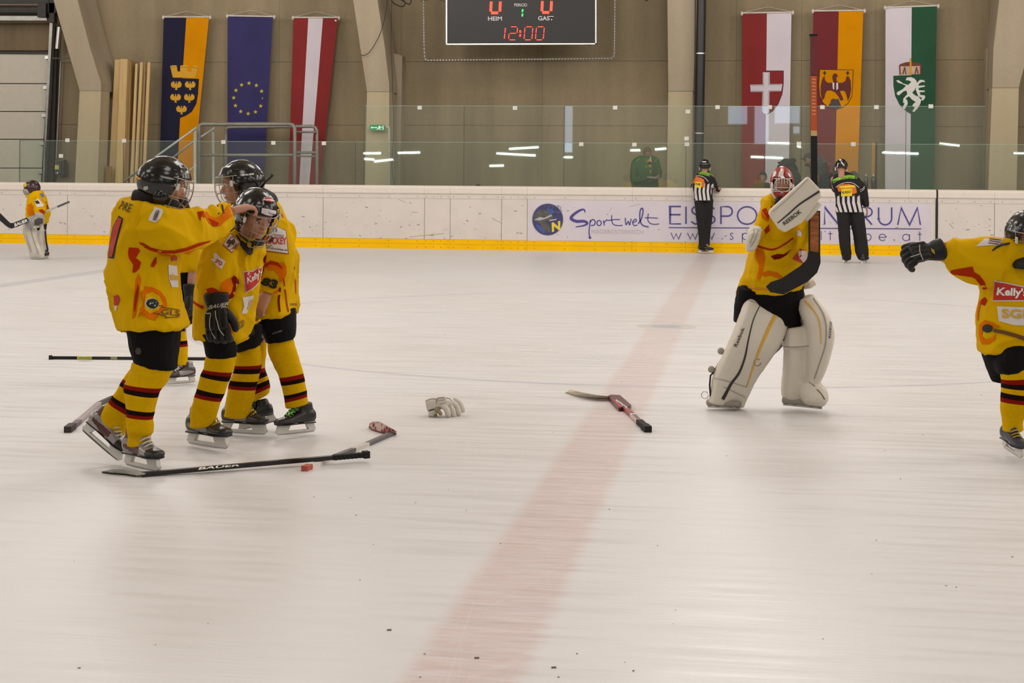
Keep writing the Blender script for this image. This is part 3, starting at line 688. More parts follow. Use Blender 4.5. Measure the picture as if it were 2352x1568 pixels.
allx = [q for q in sx if q > x] + sx2[:6]
for a, b_ in zip(allx[:-1], allx[1:]):
    for u in (.07, .36, .65, .93):
        xx = a + (b_ - a) * u
        for z in (1.005, .16, .04): mb.add(box((xx, BY - (.009 if z > .5 else .013), z), .006, .003, .006))
tag(mb.out('screws', M('screw_dark', (84, 74, 66), .5), boards), kind='stuff')
a = PY(2151, 500, BY).x
mesh_obj('gate_gap', *bbox(a - .018, a + .018, BY - .014, BY + .12, 0, 1.215), RUB, boards)
# puck marks
SC = M('puck_mark', (128, 118, 112), .8); mb = MB()
for k in range(420):
    px = random.uniform(-40, 2390); py = random.choice([random.uniform(462, 545), random.uniform(505, 548)])
    if 1215 < px < 2145 and random.random() < .45: continue
    p = PY(px, py, BY - .0012); s = random.choice([.004, .006, .008, .014]); mb.add(box(p, s * random.uniform(.7, 2.2), .0006, s * .45, Matrix.Rotation(random.uniform(-.6, .6), 3, 'Y')))
tag(mb.out('puck_marks', SC, boards), kind='stuff')
mb = MB()
for x0, y0, x1, y1 in ((915, 457, 932, 465), (946, 487, 960, 488), (1130, 500, 1152, 513), (940, 544, 1020, 536), (1445, 475, 1470, 468), (1400, 485, 1406, 476), (990, 445, 1000, 446), (975, 444, 1010, 445), (2180, 513, 2190, 524), (225, 446, 245, 446)):
    mb.add(tube([PY(x0, y0, BY - .001), PY(x1, y1, BY - .001)], .003, 4))
tag(mb.out('scratches', SC, boards), kind='stuff')
# printed banner on the boards
SY = BY - .001
PUR = M('banner_violet', (74, 66, 140), .5, var=.06, scale=5); PURD = M('banner_violet_dark', (70, 60, 128), .5, var=.05)
BAN = M('banner_film', (208, 200, 208), .35, var=.03, scale=3)
for k in range(1): mesh_obj('banner_film', *prism([PY(x, y, BY - .0005) for x, y in ((1213, 461.5), (2138, 463.5), (2138, 557.5), (1213, 552.5))], (0, -.001, 0)), BAN, boards)
SY = BY - .002
decal('round_logo', boards, SY, M('logo_edge', (120, 112, 124), .5), arc(1258, 504, 36, 37, 0, 360, 40)[:-1], 8, .001)
decal('round_logo', boards, SY, M('logo_blue', (58, 58, 104), .5, var=.35, scale=6), arc(1258, 504, 34.5, 35.5, 0, 360, 40)[:-1], 8, .002)
decal('round_logo', boards, SY, M('logo_grey', (84, 82, 78), .5, var=.3, scale=9), [(1229, 492), (1240, 481), (1262, 484), (1272, 498), (1268, 505), (1252, 506), (1262, 520), (1266, 535), (1250, 530), (1240, 512), (1226, 506)], 8, .003)
decal('round_logo', boards, SY, M('logo_pale', (170, 166, 168), .5), [[(1226, 505), (1240, 498), (1250, 500), (1266, 492), (1268, 496), (1252, 503), (1240, 506)], [(1262, 505), (1279, 502), (1278, 505), (1262, 508)]], 6, .004)
decal('round_logo', boards, SY, M('logo_bright_blue', (60, 84, 150), .5, var=.1), [[(1231, 516), (1242, 518), (1252, 530), (1250, 536), (1238, 528)], [(1258, 478), (1268, 480), (1274, 488), (1266, 492), (1258, 486)]], 6, .004)
text('round_logo', boards, SY, M('logo_yellow', (226, 200, 60), .5), 'N', [(1268, 533), (1287, 527), (1287, 507), (1267, 511)], .05, h=.006)
stroke('round_logo', boards, SY, M('logo_line', (96, 100, 150), .5), [smooth_line([(1256, 482), (1262, 474), (1270, 474), (1268, 482), (1276, 486), (1284, 478), (1280, 472), (1288, 476), (1285, 486), (1278, 488), (1288, 488), (1290, 482)])], 1.0, .005)
def S(lines, wd, mt=PUR): stroke('lettering', boards, SY, mt, lines, wd, .004)
S([smooth_line([(1344, 488), (1341, 481), (1330, 484), (1316, 494), (1312, 502), (1324, 508), (1342, 508), (1349, 513), (1340, 518), (1322, 521)])], [2 + 5 * math.sin(min(1, i / 44) * 3.1) for i in range(46)])
S([smooth_line([(1356, 505), (1354, 520), (1353, 535), (1355, 543), (1357, 546), (1354, 547), (1353, 543)]), smooth_line([(1355, 510), (1361, 504), (1367, 508), (1365, 516), (1357, 518)])], 2.6)
S([arc(1376, 512, 5, 6, 0, 360, 14)], 2.4); S([smooth_line([(1386, 506), (1388, 518)]), smooth_line([(1388, 511), (1393, 505), (1398, 507)])], 2.4)
S([smooth_line([(1405, 494), (1405, 506), (1409, 515), (1420, 518), (1430, 517)]), [(1398, 506), (1412, 504), (1424, 504)]], 2.2)
S([smooth_line([(1436, 500), (1438, 516), (1443, 508), (1446, 516), (1450, 502)])], 2.4); S([smooth_line([(1454, 511), (1462, 507), (1459, 503), (1453, 510), (1457, 518), (1464, 516)])], 2.3)
S([smooth_line([(1466, 514), (1474, 500), (1477, 483), (1474, 478), (1470, 486), (1470, 505), (1476, 517), (1490, 521)])], 3.0)
S([smooth_line([(1489, 490), (1488, 505), (1494, 513), (1504, 515), (1514, 514)]), [(1481, 500), (1496, 500), (1511, 501)]], 2.2)
text('lettering', boards, SY, M('banner_grey', (176, 170, 176), .5), 'NIEDERÖSTERREICH', [(1359, 536), (1477, 537), (1477, 526), (1359, 525)], -.012, h=.004)
# EISSPORTZENTRUM, thin geometric capitals
def caps(ch, x, w_, y0, y1):
    H = y1 - y0; X = lambda u: x + u * w_; Y = lambda v: y0 + v * H
    if ch == 'E': return [[(X(1), Y(0)), (X(0), Y(0)), (X(0), Y(1)), (X(1), Y(1))], [(X(0), Y(.47)), (X(.97), Y(.47))]]
    if ch == 'I': return [[(X(.5), Y(0)), (X(.5), Y(1))]]
    if ch == 'S': return [smooth_line([(X(.92), Y(.13)), (X(.55), Y(0)), (X(.15), Y(.12)), (X(.15), Y(.32)), (X(.5), Y(.46)), (X(.9), Y(.62)), (X(.92), Y(.84)), (X(.5), Y(1)), (X(.02), Y(.86))], 6)]
    if ch == 'P': return [[(X(0), Y(1)), (X(0), Y(0)), (X(.55), Y(0))] + arc(X(.6), Y(.27), w_ * .4, H * .27, -90, 90, 10) + [(X(0), Y(.54))]]
    if ch == 'R': return caps('P', x, w_, y0, y1) + [[(X(.5), Y(.54)), (X(1), Y(1))]]
    if ch == 'O': return [arc(X(.5), Y(.5), w_ / 2, H / 2, 0, 360, 30)]
    if ch == 'T': return [[(X(0), Y(0)), (X(1), Y(0))], [(X(.5), Y(0)), (X(.5), Y(1))]]
    if ch == 'Z': return [[(X(0), Y(0)), (X(1), Y(0)), (X(0), Y(1)), (X(1), Y(1))]]
    if ch == 'N': return [[(X(0), Y(1)), (X(0), Y(0)), (X(1), Y(1)), (X(1), Y(0))]]
    if ch == 'U': return [[(X(0), Y(0)), (X(0), Y(.62))] + arc(X(.5), Y(.62), w_ / 2, H * .38, 180, 0, 12) + [(X(1), Y(0))]]
    if ch == 'M': return [[(X(0), Y(1)), (X(.15), Y(.02)), (X(.52), Y(1)), (X(.87), Y(.02)), (X(1), Y(1))]]
for ch, x0, x1 in (('E', 1539, 1564), ('I', 1572, 1579), ('S', 1587, 1609), ('S', 1617, 1643), ('P', 1656, 1682), ('O', 1694, 1738), ('R', 1750, 1774), ('T', 1780, 1806), ('Z', 1812, 1838), ('E', 1846, 1868), ('N', 1894, 1926), ('T', 1934, 1962), ('R', 1970, 2003), ('U', 2018, 2048), ('M', 2062, 2114)):
    yy = 474 + (x0 - 1539) * .0045; S(caps(ch, x0, x1 - x0, yy, yy + 40), 3.6, PUR)
S([[(1536, 522.5), (2116, 525.5)]], 2.2, PURD)
def low(ch, x, w_, b0):
    xh = 15; H = 21; X = lambda u: x + u * w_; y = lambda v: b0 - v
    if ch == 'w': return [[(X(0), y(xh)), (X(.27), y(0)), (X(.5), y(xh * .85)), (X(.73), y(0)), (X(1), y(xh))]]
    if ch == 'o': return [arc(X(.5), y(xh / 2), w_ / 2, xh / 2, 0, 360, 18)]
    if ch == 's': return [smooth_line([(X(.9), y(xh * .85)), (X(.5), y(xh)), (X(.15), y(xh * .8)), (X(.5), y(xh * .52)), (X(.9), y(xh * .25)), (X(.5), y(0)), (X(.05), y(xh * .15))])]
    if ch == 'p': return [[(X(0), y(xh)), (X(0), y(-7))], arc(X(.5), y(xh / 2), w_ / 2, xh / 2, 0, 360, 16)]
    if ch == 'r': return [[(X(0), y(xh)), (X(0), y(0))], smooth_line([(X(0), y(xh * .6)), (X(.4), y(xh)), (X(.9), y(xh * .95))])]
    if ch == 't': return [[(X(.5), y(H)), (X(.5), y(0))], [(X(0), y(xh)), (X(1), y(xh))]]
    if ch == 'e': return [[(X(0), y(xh * .5)), (X(1), y(xh * .5))] + arc(X(.5), y(xh / 2), w_ / 2, xh / 2, 0, -320, 16)]
    if ch == 'l': return [[(X(.5), y(H)), (X(.5), y(0))]]
    if ch == 'n': return [[(X(0), y(xh)), (X(0), y(0))], [(X(0), y(xh * .6))] + arc(X(.5), y(xh * .6), w_ / 2, xh * .4, 180, 360, 8) + [(X(1), y(0))]]
    if ch == '.': return [[(X(.35), y(1.5)), (X(.65), y(1.5))]]
    if ch == 'a': return [[(X(1), y(xh)), (X(1), y(0))], arc(X(.5), y(xh / 2), w_ / 2, xh / 2, 0, 360, 16)]
seqs = [('w', 1541, 24), ('w', 1579, 24), ('w', 1617, 24), ('.', 1655, 8), ('s', 1676, 9), ('p', 1705, 14), ('o', 1735, 16), ('r', 1764, 8), ('t', 1785, 9), ('w', 1804, 22), ('e', 1840, 15), ('l', 1883, 6), ('t', 1902, 10), ('n', 1936, 12), ('o', 1985, 16), ('e', 2019, 16), ('.', 2050, 8), ('a', 2073, 16), ('t', 2108, 9)]
for ch, x, w_ in seqs: S(low(ch, x, w_, 549 + (x - 1541) * .007), 2.6 if ch == '.' else 1.7, PURD)
# ---------------------------------------------------------------- rink glass
def glass_mat(name, tint, refl):
    m = bpy.data.materials.new(name); m.use_nodes = True; nt = m.node_tree; nt.nodes.clear(); N = nt.nodes; K = nt.links
    out = N.new('ShaderNodeOutputMaterial'); tr = N.new('ShaderNodeBsdfTransparent'); tr.inputs[0].default_value = tint
    gl = N.new('ShaderNodeBsdfGlossy'); gl.inputs['Roughness'].default_value = .015; gl.inputs[0].default_value = (1, 1, 1, 1)
    fr = N.new('ShaderNodeFresnel'); fr.inputs[0].default_value = 1.5; mu = N.new('ShaderNodeMath'); mu.operation = 'MULTIPLY'; mu.inputs[1].default_value = refl; mu.use_clamp = True
    df = N.new('ShaderNodeBsdfDiffuse'); df.inputs[0].default_value = (.62, .72, .66, 1); mx = N.new('ShaderNodeMixShader'); m2 = N.new('ShaderNodeMixShader'); m2.inputs[0].default_value = .05
    K.new(tr.outputs[0], m2.inputs[1]); K.new(df.outputs[0], m2.inputs[2])
    K.new(fr.outputs[0], mu.inputs[0]); K.new(mu.outputs[0], mx.inputs[0]); K.new(m2.outputs[0], mx.inputs[1]); K.new(gl.outputs[0], mx.inputs[2]); K.new(mx.outputs[0], out.inputs[0]); return m
GL = glass_mat('rink_glass', (.90, .96, .92, 1), 1.6); GL2 = glass_mat('rink_glass_tall', (.93, .97, .945, 1), 1.5)
EDG = M('glass_edge', (150, 176, 160), .2, var=.02); CLP = M('clip_white', (204, 204, 196), .5)
def glass(label, Y, top, xs, mt, clips):
    t = thing('glass_barrier', label, 'glass', (xs[0], Y, 1.2))
    for a, b_ in zip(xs[:-1], xs[1:]):
        v = [Vector((a + .004, Y, 1.205)), Vector((b_ - .004, Y, 1.205)), Vector((b_ - .004, Y, top)), Vector((a + .004, Y, top))]
        p = mesh_obj('glass_pane', v, [[0, 1, 2, 3]], mt, t)
        mesh_obj('pane_edge', *bbox(a + .004, b_ - .004, Y - .004, Y + .004, top, top + .006), EDG, p)
    for a in xs: mesh_obj('joint_strip', *bbox(a - .005, a + .005, Y - .006, Y + .006, 1.205, top), M('joint_dark', (70, 78, 72), .3), t)
    for px, py in clips: mesh_obj('clip', *box(PY(px, py, Y - .01), .042, .008, .036), CLP, t)
    return t
tz = PY(1170, 327.5, BY + .12).z
glass('low run of clear rink glass along the whole far board', BY + .12, tz, [-30, -26, -22, -19, -16.5, -14] + [PY(x, 400, BY + .12).x for x in (45, 283, 513, 744, 816, 1065, 1295, 1575, 1840, 2080, 2262, 2500)] + [12, 16, 20, 24, 29], GL,
      [(155, 322), (285, 323), (513, 326), (628, 328), (744, 329), (1335, 331), (1457, 332), (1577, 318), (1578, 331), (1835, 330), (1960, 331), (140, 358)])
tz = PY(1170, 243.5, BY + .16).z
glass('tall run of reflecting glass in front of the players bench', BY + .16, tz, [PY(x, 400, BY + .16).x for x in (836, 1065, 1295, 1593, 1840, 2080, 2262)], GL2,
      [(964, 247), (1183, 248), (1413, 247), (1580, 256), (1648, 246), (1768, 246), (1889, 246), (2013, 246), (2138, 244)])
# ================================================================ PEOPLE: builders
YEL = M('jersey_yellow', (207, 161, 0), .85, var=.05, scale=3, spec=.08); YEL2 = M('sock_yellow', (206, 160, 4), .9, var=.06, scale=60, spec=.05)
PANT = M('pants_black', (13, 11, 11), .85, var=.2, spec=.15); SKIN = M('skin', (176, 128, 106), .6, var=.05, spec=.3)
HELM = M('helmet_black', (16, 15, 15), .16, var=.1, spec=.6); HELM2 = M('helmet_trim', (30, 28, 28), .3, var=.1); CAGE = M('cage_wire', (158, 150, 138), .35, .6, var=.03)
BURG = M('stripe_red', (128, 22, 14), .9, var=.05, spec=.05); STRB = M('stripe_black', (30, 16, 14), .9, spec=.05)
FLR = M('flame_red', (166, 44, 8), .85, var=.12, scale=9, spec=.05); FLO = M('flame_orange', (204, 104, 4), .85, var=.15, scale=9, spec=.05); FLD = M('flame_dark', (110, 20, 8), .85, var=.1, spec=.05)
PRW = M('patch_white', (206, 196, 192), .7, var=.03); PRB = M('print_black', (28, 24, 20), .8); PRR = M('patch_red', (176, 36, 20), .7, var=.05); PRG = M('print_gold', (196, 150, 30), .7)
BOOT = M('boot_black', (30, 28, 29), .3, var=.2); BOOTG = M('boot_grey', (124, 118, 116), .35, .3, var=.15); HOLD = M('holder_white', (206, 202, 194), .35, var=.04); RUN = M('runner_steel', (170, 168, 164), .15, 1, var=.03)
LACEY = M('lace_yellow', (176, 150, 40), .8); LACEG = M('lace_green', (84, 160, 30), .8); LACEW = M('lace_white', (200, 196, 190), .8)
EYEW = M('eye_white', (206, 198, 190), .3); IRIS = M('eye_dark', (40, 28, 20), .2); LIP = M('lips', (150, 84, 76), .5); HAIR = M('hair_brown', (62, 44, 30), .7, var=.25, scale=30)
def frame(fwd, up):
    """fwd, up given as (right, up, towards camera) components -> rotation matrix with columns X fwd, Y left, Z up"""
    g = lambda a: (RT * a[0] + UP * a[1] - FW * a[2]).normalized()
    f = g(fwd); u = g(up); l = u.cross(f).normalized(); u = f.cross(l).normalized()
    return Matrix((f, l, u)).transposed()
def head_shapes(c, R, s=1.0):
    c = Vector(c); P = lambda x, y, z: c + R @ (Vector((x, y, z)) * s)
    def fn(d, p):
        if d.z < 0:                                   # jaw narrows towards the chin
            k = -d.z; p.y *= 1 - .34 * k; p.x = p.x * (1 - .12 * k) + .018 * k * s * max(0, d.x + .4)
        if d.x > .5 and -.55 < d.z < .35: p.x -= .006 * s * (1 - abs(d.y) * .5)
        return p
    out = [ellipsoid(c, .096 * s, .075 * s, .118 * s, R, 24, 16, fn)]
    out.append(capsule([P(.082, 0, .012), P(.104, 0, -.022), P(.103, 0, -.03)], [.008 * s, .0125 * s, .013 * s], 8))    # nose
    for y in (.011, -.011): out.append(ellipsoid(P(.095, y, -.032), .008 * s, .007 * s, .006 * s, R, 8, 6))
    out.append(ellipsoid(P(.083, 0, -.058), .012 * s, .022 * s, .0055 * s, R, 10, 6)); out.append(ellipsoid(P(.081, 0, -.067), .012 * s, .019 * s, .006 * s, R, 10, 6))
    out.append(ellipsoid(P(.072, 0, -.095), .02 * s, .026 * s, .018 * s, R, 10, 8))                                # chin
    for y in (.032, -.032):
        out.append(ellipsoid(P(.075, y, .026), .014 * s, .024 * s, .007 * s, R, 10, 6))                             # brow ridge
        out.append(ellipsoid(P(.066, y * 1.15, -.022), .018 * s, .02 * s, .018 * s, R, 10, 8))                      # cheek
    for y in (.077, -.077): out.append(ellipsoid(P(-.005, y, -.012), .017 * s, .008 * s, .03 * s, R, 10, 8))        # ears
    out.append(capsule([P(-.015, 0, -.05), P(-.03, 0, -.17)], [.052 * s, .056 * s], 14))                            # neck
    return out
def face(t, c, R, s=1.0, brow=HAIR):
    c = Vector(c); P = lambda x, y, z: c + R @ (Vector((x, y, z)) * s)
    for y in (.032, -.032):
        e = mesh_obj('eye', *ellipsoid(P(.079, y, .006), .012 * s, .0135 * s, .0085 * s, R, 12, 8), EYEW, t, True)
        mesh_obj('iris', *ellipsoid(P(.0895, y, .005), .003 * s, .0062 * s, .0065 * s, R, 8, 6), IRIS, e, True)
        mesh_obj('eyelid', *ellipsoid(P(.081, y, .0125), .0125 * s, .0155 * s, .0055 * s, R, 10, 6), SKIN, e, True)
        mesh_obj('eyebrow', *ellipsoid(P(.088, y * 1.05, .027), .004 * s, .018 * s, .0032 * s, R, 8, 6), brow, t, True)
    mesh_obj('mouth', *ellipsoid(P(.0935, 0, -.0625), .0035 * s, .0205 * s, .0042 * s, R, 10, 6), LIP, t, True)
def shell(c, R, s, ax=.128, ay=.104, az=.122, front=.045, side=-.062, back=-.075, thick=.006, ridge=.006, nose=1.0):
    nu, nv = 48, 22; v = []; c = Vector(c)
    for lay_ in (0, 1):
        for i in range(nv + 1):
            for j in range(nu):
                th = 2 * math.pi * j / nu; cf = math.cos(th)
                lo = front if cf > .55 else (back if cf < -.3 else side)
                if .35 < cf <= .55: lo = side + (front - side) * (cf - .35) / .2
                if -.3 <= cf < 0: lo = side + (back - side) * (-cf / .3)
                z0 = az * .999; zz_ = lo / az
                phm = math.acos(max(-1, min(1, zz_))); ph = phm * i / nv
                k = 1 - lay_ * thick / ay
                d = Vector((math.sin(ph) * math.cos(th), math.sin(ph) * math.sin(th), math.cos(ph)))
                r = 1.0
                if not lay_:
                    r += ridge / ay * (.5 * (1 if abs(math.sin(th * 1.0) * math.sin(ph)) < .28 else 0) + .5 * (1 if .55 < ph / phm < .8 else 0) * (1 if cf < .7 else .4))
                p = Vector((d.x * ax, d.y * ay, d.z * az)) * (r * k)
                v.append(c + R @ (p * s))
    f = []
    for lay_ in (0, 1):
        o = lay_ * (nv + 1) * nu
        for i in range(nv):
            for j in range(nu):
                a = o + i * nu + j; b = o + i * nu + (j + 1) % nu; q = [a, a + nu, b + nu, b]; f.append(q if not lay_ else q[::-1])
    o = (nv + 1) * nu
    for j in range(nu):
        a = nv * nu + j; b = nv * nu + (j + 1) % nu; f.append([a, a + o, b + o, b])
    return v, f
def helmet(t, c, R, s=1.0, mat=None, cage=True, wire=CAGE, logo=None, white_tab=True):
    mat = mat or HELM; c = Vector(c); P = lambda x, y, z: c + R @ (Vector((x, y, z)) * s)
    h = mesh_obj('helmet', *shell(P(-.005, 0, .012), R, s), mat, t, True)
    for y in (.1, -.1):
        mesh_obj('ear_guard', *ellipsoid(P(-.005, y * .93, -.055), .036 * s, .012 * s, .034 * s, R, 14, 8), mat, h, True)
        for (x, z) in ((.055, .07), (.02, .085), (-.03, .085), (-.07, .065)):
            yy = y * math.sqrt(max(.05, 1 - (x / .128) ** 2 - ((z - .012) / .122) ** 2)) * 1.04
            mesh_obj('vent', *ellipsoid(P(x, yy * 1.0, z), .013 * s, .006 * s, .005 * s, R, 10, 6), HELM2, h, True)
        mesh_obj('side_screw', *ellipsoid(P(.045, y * .97, .02), .006 * s, .004 * s, .006 * s, R, 8, 6), ALU, h)
    mesh_obj('vent', *ellipsoid(P(.108, 0, .062), .007 * s, .03 * s, .006 * s, R, 12, 6), HELM2, h, True)
    mesh_obj('chin_strap', *tube([P(.0, .098, -.06), P(.03, .08, -.105), P(.055, .04, -.128), P(.06, 0, -.134), P(.055, -.04, -.128), P(.03, -.08, -.105), P(0, -.098, -.06)], .006 * s, 6), RUB, h, True)
    if cage:
        mb = MB()
        def S_(az_, el):                # cage surface: azimuth, height
            k = max(0, (.055 - el)) / .2; rx_ = (.126 + .018 * math.sin(min(1, k * 1.25) * math.pi)) * (1 - .22 * k * k); ry_ = .108 * (1 - .28 * k * k)
            return P(rx_ * math.cos(az_) + .004, ry_ * math.sin(az_), el)
        A = [math.radians(q) for q in (-70, -42, -14, 14, 42, 70)]
        for el in (.055, .012, -.035, -.085, -.14):
            lim = 80 if el > -.09 else (62 if el > -.12 else 44)
            mb.add(tube([S_(math.radians(-lim + 2 * lim * i / 14), el) for i in range(15)], (.0026 if el in (.055, -.14) else .0019) * s, 6))
        for a in A:
            lo = -.14 if abs(a) < .6 else (-.125 if abs(a) < 1 else -.1)
            mb.add(tube([S_(a, .055 + (lo - .055) * i / 8) for i in range(9)], .0019 * s, 6))
        tag(mb.out('cage', wire, h, True), 'wire face cage')
        mesh_obj('chin_cup', *ellipsoid(P(.085, 0, -.118), .022 * s, .034 * s, .018 * s, R, 12, 8), RUB, h, True)
        if white_tab:
            for y in (.103, -.103): mesh_obj('cage_clip', *box(P(.06, y, .015), .007 * s, .004 * s, .016 * s, R), HOLD, h)
    return h
def skate(t, heel, toe, s=1.0, up=(0, 1, 0), boot=None, side=None, lace=None, cap=None, holder=HOLD, lean=0.0):
    """heel, toe: bottoms of the runner in world space"""
    heel = Vector(heel); toe = Vector(toe); X = (toe - heel).normalized(); u = (RT * up[0] + UP * up[1] - FW * up[2]); Y = u.cross(X).normalized(); Z = X.cross(Y).normalized()
    R = Matrix((X, Y, Z)).transposed(); L_ = (toe - heel).length; k = L_ / .25 if L_ > .12 else 1; o = (heel + toe) / 2
    k *= s; P = lambda x, y, z: o + R @ (Vector((x, y, z)) * k)
    def ring(x, z0, z1, hy, ex=2.4):
        c = P(x, 0, (z0 + z1) / 2); return (c, R @ Vector((0, hy * k, 0)), R @ Vector((0, 0, (z1 - z0) / 2 * k)))
    foot = [ring(-.118, .062, .13, .030), ring(-.09, .058, .145, .040), ring(-.03, .056, .138, .037), ring(.03, .056, .118, .040), ring(.085, .056, .100, .044), ring(.12, .058, .094, .040), ring(.142, .062, .086, .026)]
    def hr(z, x0, x1, hy): return (P((x0 + x1) / 2, 0, z), R @ Vector(((x1 - x0) / 2 * k, 0, 0)), R @ Vector((0, hy * k, 0)))
    ank = [hr(.07, -.118, .02, .035), hr(.11, -.12, .0, .037), hr(.14, -.108, -.012, .033), hr(.158, -.104, -.014, .033), hr(.172, -.10, -.018, .032)]
    me = remesh([loft(foot)[:2], loft(ank)[:2]], .006 * max(.8, k), 2)
    me.name = 'boot'; me.materials.clear()
    for mm in (boot or BOOT, side or BOOTG, cap or BOOT): me.materials.append(mm)
    Ri = R.inverted(); idx = []
    for p in me.polygons:
        q = (Ri @ (p.center - o)) / k
        if q.x > .088: idx.append(2)
        elif q.z < .105 and abs(q.y) > .02 and -.09 < q.x < .04 and q.z > .066 + abs(q.x) * .25: idx.append(1)
        elif q.z > .13 and -.10 < q.x < -.05 and abs(q.y) > .02: idx.append(1)
        else: idx.append(0)
    me.polygons.foreach_set('material_index', idx); me.polygons.foreach_set('use_smooth', [True] * len(idx))
    sk = link('skate', me, t)
    mb = MB(); hy = R @ Vector((0, .0085 * k, 0)); 
    def pr(pts, w_=.0085): mb.add(prism([P(x, -w_, z) for x, z in pts], R @ Vector((0, 2 * w_ * k, 0))))
    pr([(-.125, .012), (.13, .010), (.142, .016), (.142, .026), (.10, .022), (-.09, .022), (-.13, .024), (-.134, .02)])
    pr([(.062, .02), (.138, .022), (.125, .064), (.042, .064)], .010); pr([(-.13, .022), (-.082, .02), (-.06, .064), (-.115, .064)], .010)
    pr([(.03, .060), (.13, .061), (.13, .068), (.01, .066)], .03); pr([(-.118, .061), (-.04, .060), (-.03, .068), (-.118, .068)], .026)
    mb.out('blade_holder', holder, sk)
    mesh_obj('runner', *prism([P(x, -.0018, z) for x, z in ((-.12, .002), (-.06, 0), (.06, 0), (.125, .003), (.14, .014), (.13, .016), (-.125, .016), (-.13, .008))], R @ Vector((0, .0036 * k, 0))), RUN, sk)
    mesh_obj('sole', *loft([ring(-.115, .054, .066, .033), ring(-.05, .054, .066, .03), ring(.03, .054, .066, .036), ring(.09, .054, .066, .044), ring(.135, .056, .07, .03)], 16)[:2], RUB, sk, True)
    mb = MB()
    for i in range(6):
        u_ = i / 5; x = .065 - .07 * u_; z = .112 + .055 * u_ + (.02 * u_ * u_)
        mb.add(tube([P(x - .006, -.026, z - .012), P(x + .006, -.012, z), P(x + .012, .0, z + .003), P(x + .004, .012, z), P(x - .008, .026, z - .012)], .0036 * k, 6))
        mb.add(tube([P(x + .006, -.02, z - .006), P(x - .004, .02, z + .006)], .003 * k, 5))
    tag(mb.out('laces', lace or LACEW, sk, True), kind='stuff')
    mesh_obj('tongue', *loft([hr(.13, -.015, .045, .024), hr(.155, -.02, .026, .024), hr(.185, -.02, .022, .024)], 14)[:2], boot or BOOT, sk, True)
    return sk
def hand_shapes(w_, R, s=1.0, curl=(.5, .6, .5), spread=.12, thumb=(.6, -.2), side=1, mult=(1, 1, 1, 1)):
    """wrist w_, R columns: X along the fingers, Y thumb side, Z back of the hand"""
    w_ = Vector(w_); P = lambda x, y, z: w_ + R @ (Vector((x, y * side, z)) * s)
    out = [loft([(P(-.005, 0, 0), R @ Vector((0, .024 * s, 0)), R @ Vector((0, 0, .017 * s))), (P(.03, 0, 0), R @ Vector((0, .032 * s, 0)), R @ Vector((0, 0, .017 * s))), (P(.07, 0, 0), R @ Vector((0, .039 * s, 0)), R @ Vector((0, 0, .014 * s))), (P(.088, 0, -.002), R @ Vector((0, .038 * s, 0)), R @ Vector((0, 0, .011 * s)))], 16)[:2]]
    for i, (y, l) in enumerate(((.029, .070), (.010, .078), (-.010, .073), (-.029, .058))):
        a = spread * (1.5 - i) * .5; p = Vector((.075, y, -.001)); pts = [p.copy()]; b = 0.0
        for seg_, cu in zip((.46, .31, .24), curl):
            b += cu * (1 + .08 * i) * mult[i]; d = Vector((math.cos(b) * math.cos(a), math.sin(a) * math.cos(b), -math.sin(b))); p = p + d * (l * seg_); pts.append(p.copy())
        out.append(capsule([P(*q) for q in pts], [.0096 * s, .0088 * s, .0080 * s, .0068 * s], 8))
    b, c_ = thumb; pts = [(.02, .022, -.006), (.045, .044, -.012), (.068, .056, -.018 + c_ * .02), (.09, .06, -.024 + c_ * .05)]
    out.append(capsule([P(*q) for q in pts], [.014 * s, .0115 * s, .0105 * s, .0085 * s], 8))
    return out
def glove(t, w_, R, s=1.0, mat=None, side=1, curl=(.45, .5, .3), trim=None, name='hockey_glove', fmat=None):
    """padded hockey glove: flared cuff, back rolls, four fat fingers and a thumb"""
    mat = mat or M('glove_black', (13, 12, 12), .5, var=.15, spec=.3); w_ = Vector(w_); P = lambda x, y, z: w_ + R @ (Vector((x, y * side, z)) * s); V = lambda a, b_, c_: R @ (Vector((a, b_, c_)) * s)
    sh = [loft([(P(-.085, 0, .005), V(0, .062, 0), V(0, 0, .05)), (P(-.05, 0, .004), V(0, .058, 0), V(0, 0, .045)), (P(-.005, 0, 0), V(0, .044, 0), V(0, 0, .032)), (P(.03, 0, .004), V(0, .05, 0), V(0, 0, .032)), (P(.085, 0, .002), V(0, .056, 0), V(0, 0, .028))], 18)[:2]]
    for y in (-.04, -.014, .014, .04): sh.append(capsule([P(.005, y, .024), P(.07, y * 1.05, .022)], [.0155 * s, .0165 * s], 10))
    g = garment(name, sh, mat, t, .006 * max(.8, s), .0015, (20, 20, 20), 1.0, 2)
    for i, (y, l) in enumerate(((.043, .085), (.015, .095), (-.015, .09), (-.043, .075))):
        p = Vector((.078, y, 0)); pts = [p.copy()]; b = 0
        for sg, cu in zip((.4, .34, .26), curl):
            b += cu; p = p + Vector((math.cos(b), (1.5 - i) * .03, -math.sin(b))) * (l * sg); pts.append(p.copy())
        fr_ = garment('glove_finger', [capsule([P(*((pts[k] * .9 + pts[k + 1] * .1))), P(*((pts[k] * .12 + pts[k + 1] * .88)))], [.0195 * s * (1 - .05 * k)] * 2, 10) for k in range(3)], mat, g if fmat is None else t, .005 * max(.8, s), 0, sm=1)
    garment('glove_thumb', [capsule([P(.01, .045, -.008), P(.045, .07, -.016)], [.024 * s, .022 * s], 10), capsule([P(.05, .073, -.018), P(.085, .078, -.03)], [.021 * s, .018 * s], 10)], mat, g if fmat is None else t, .005 * max(.8, s), 0, sm=1)
    return g
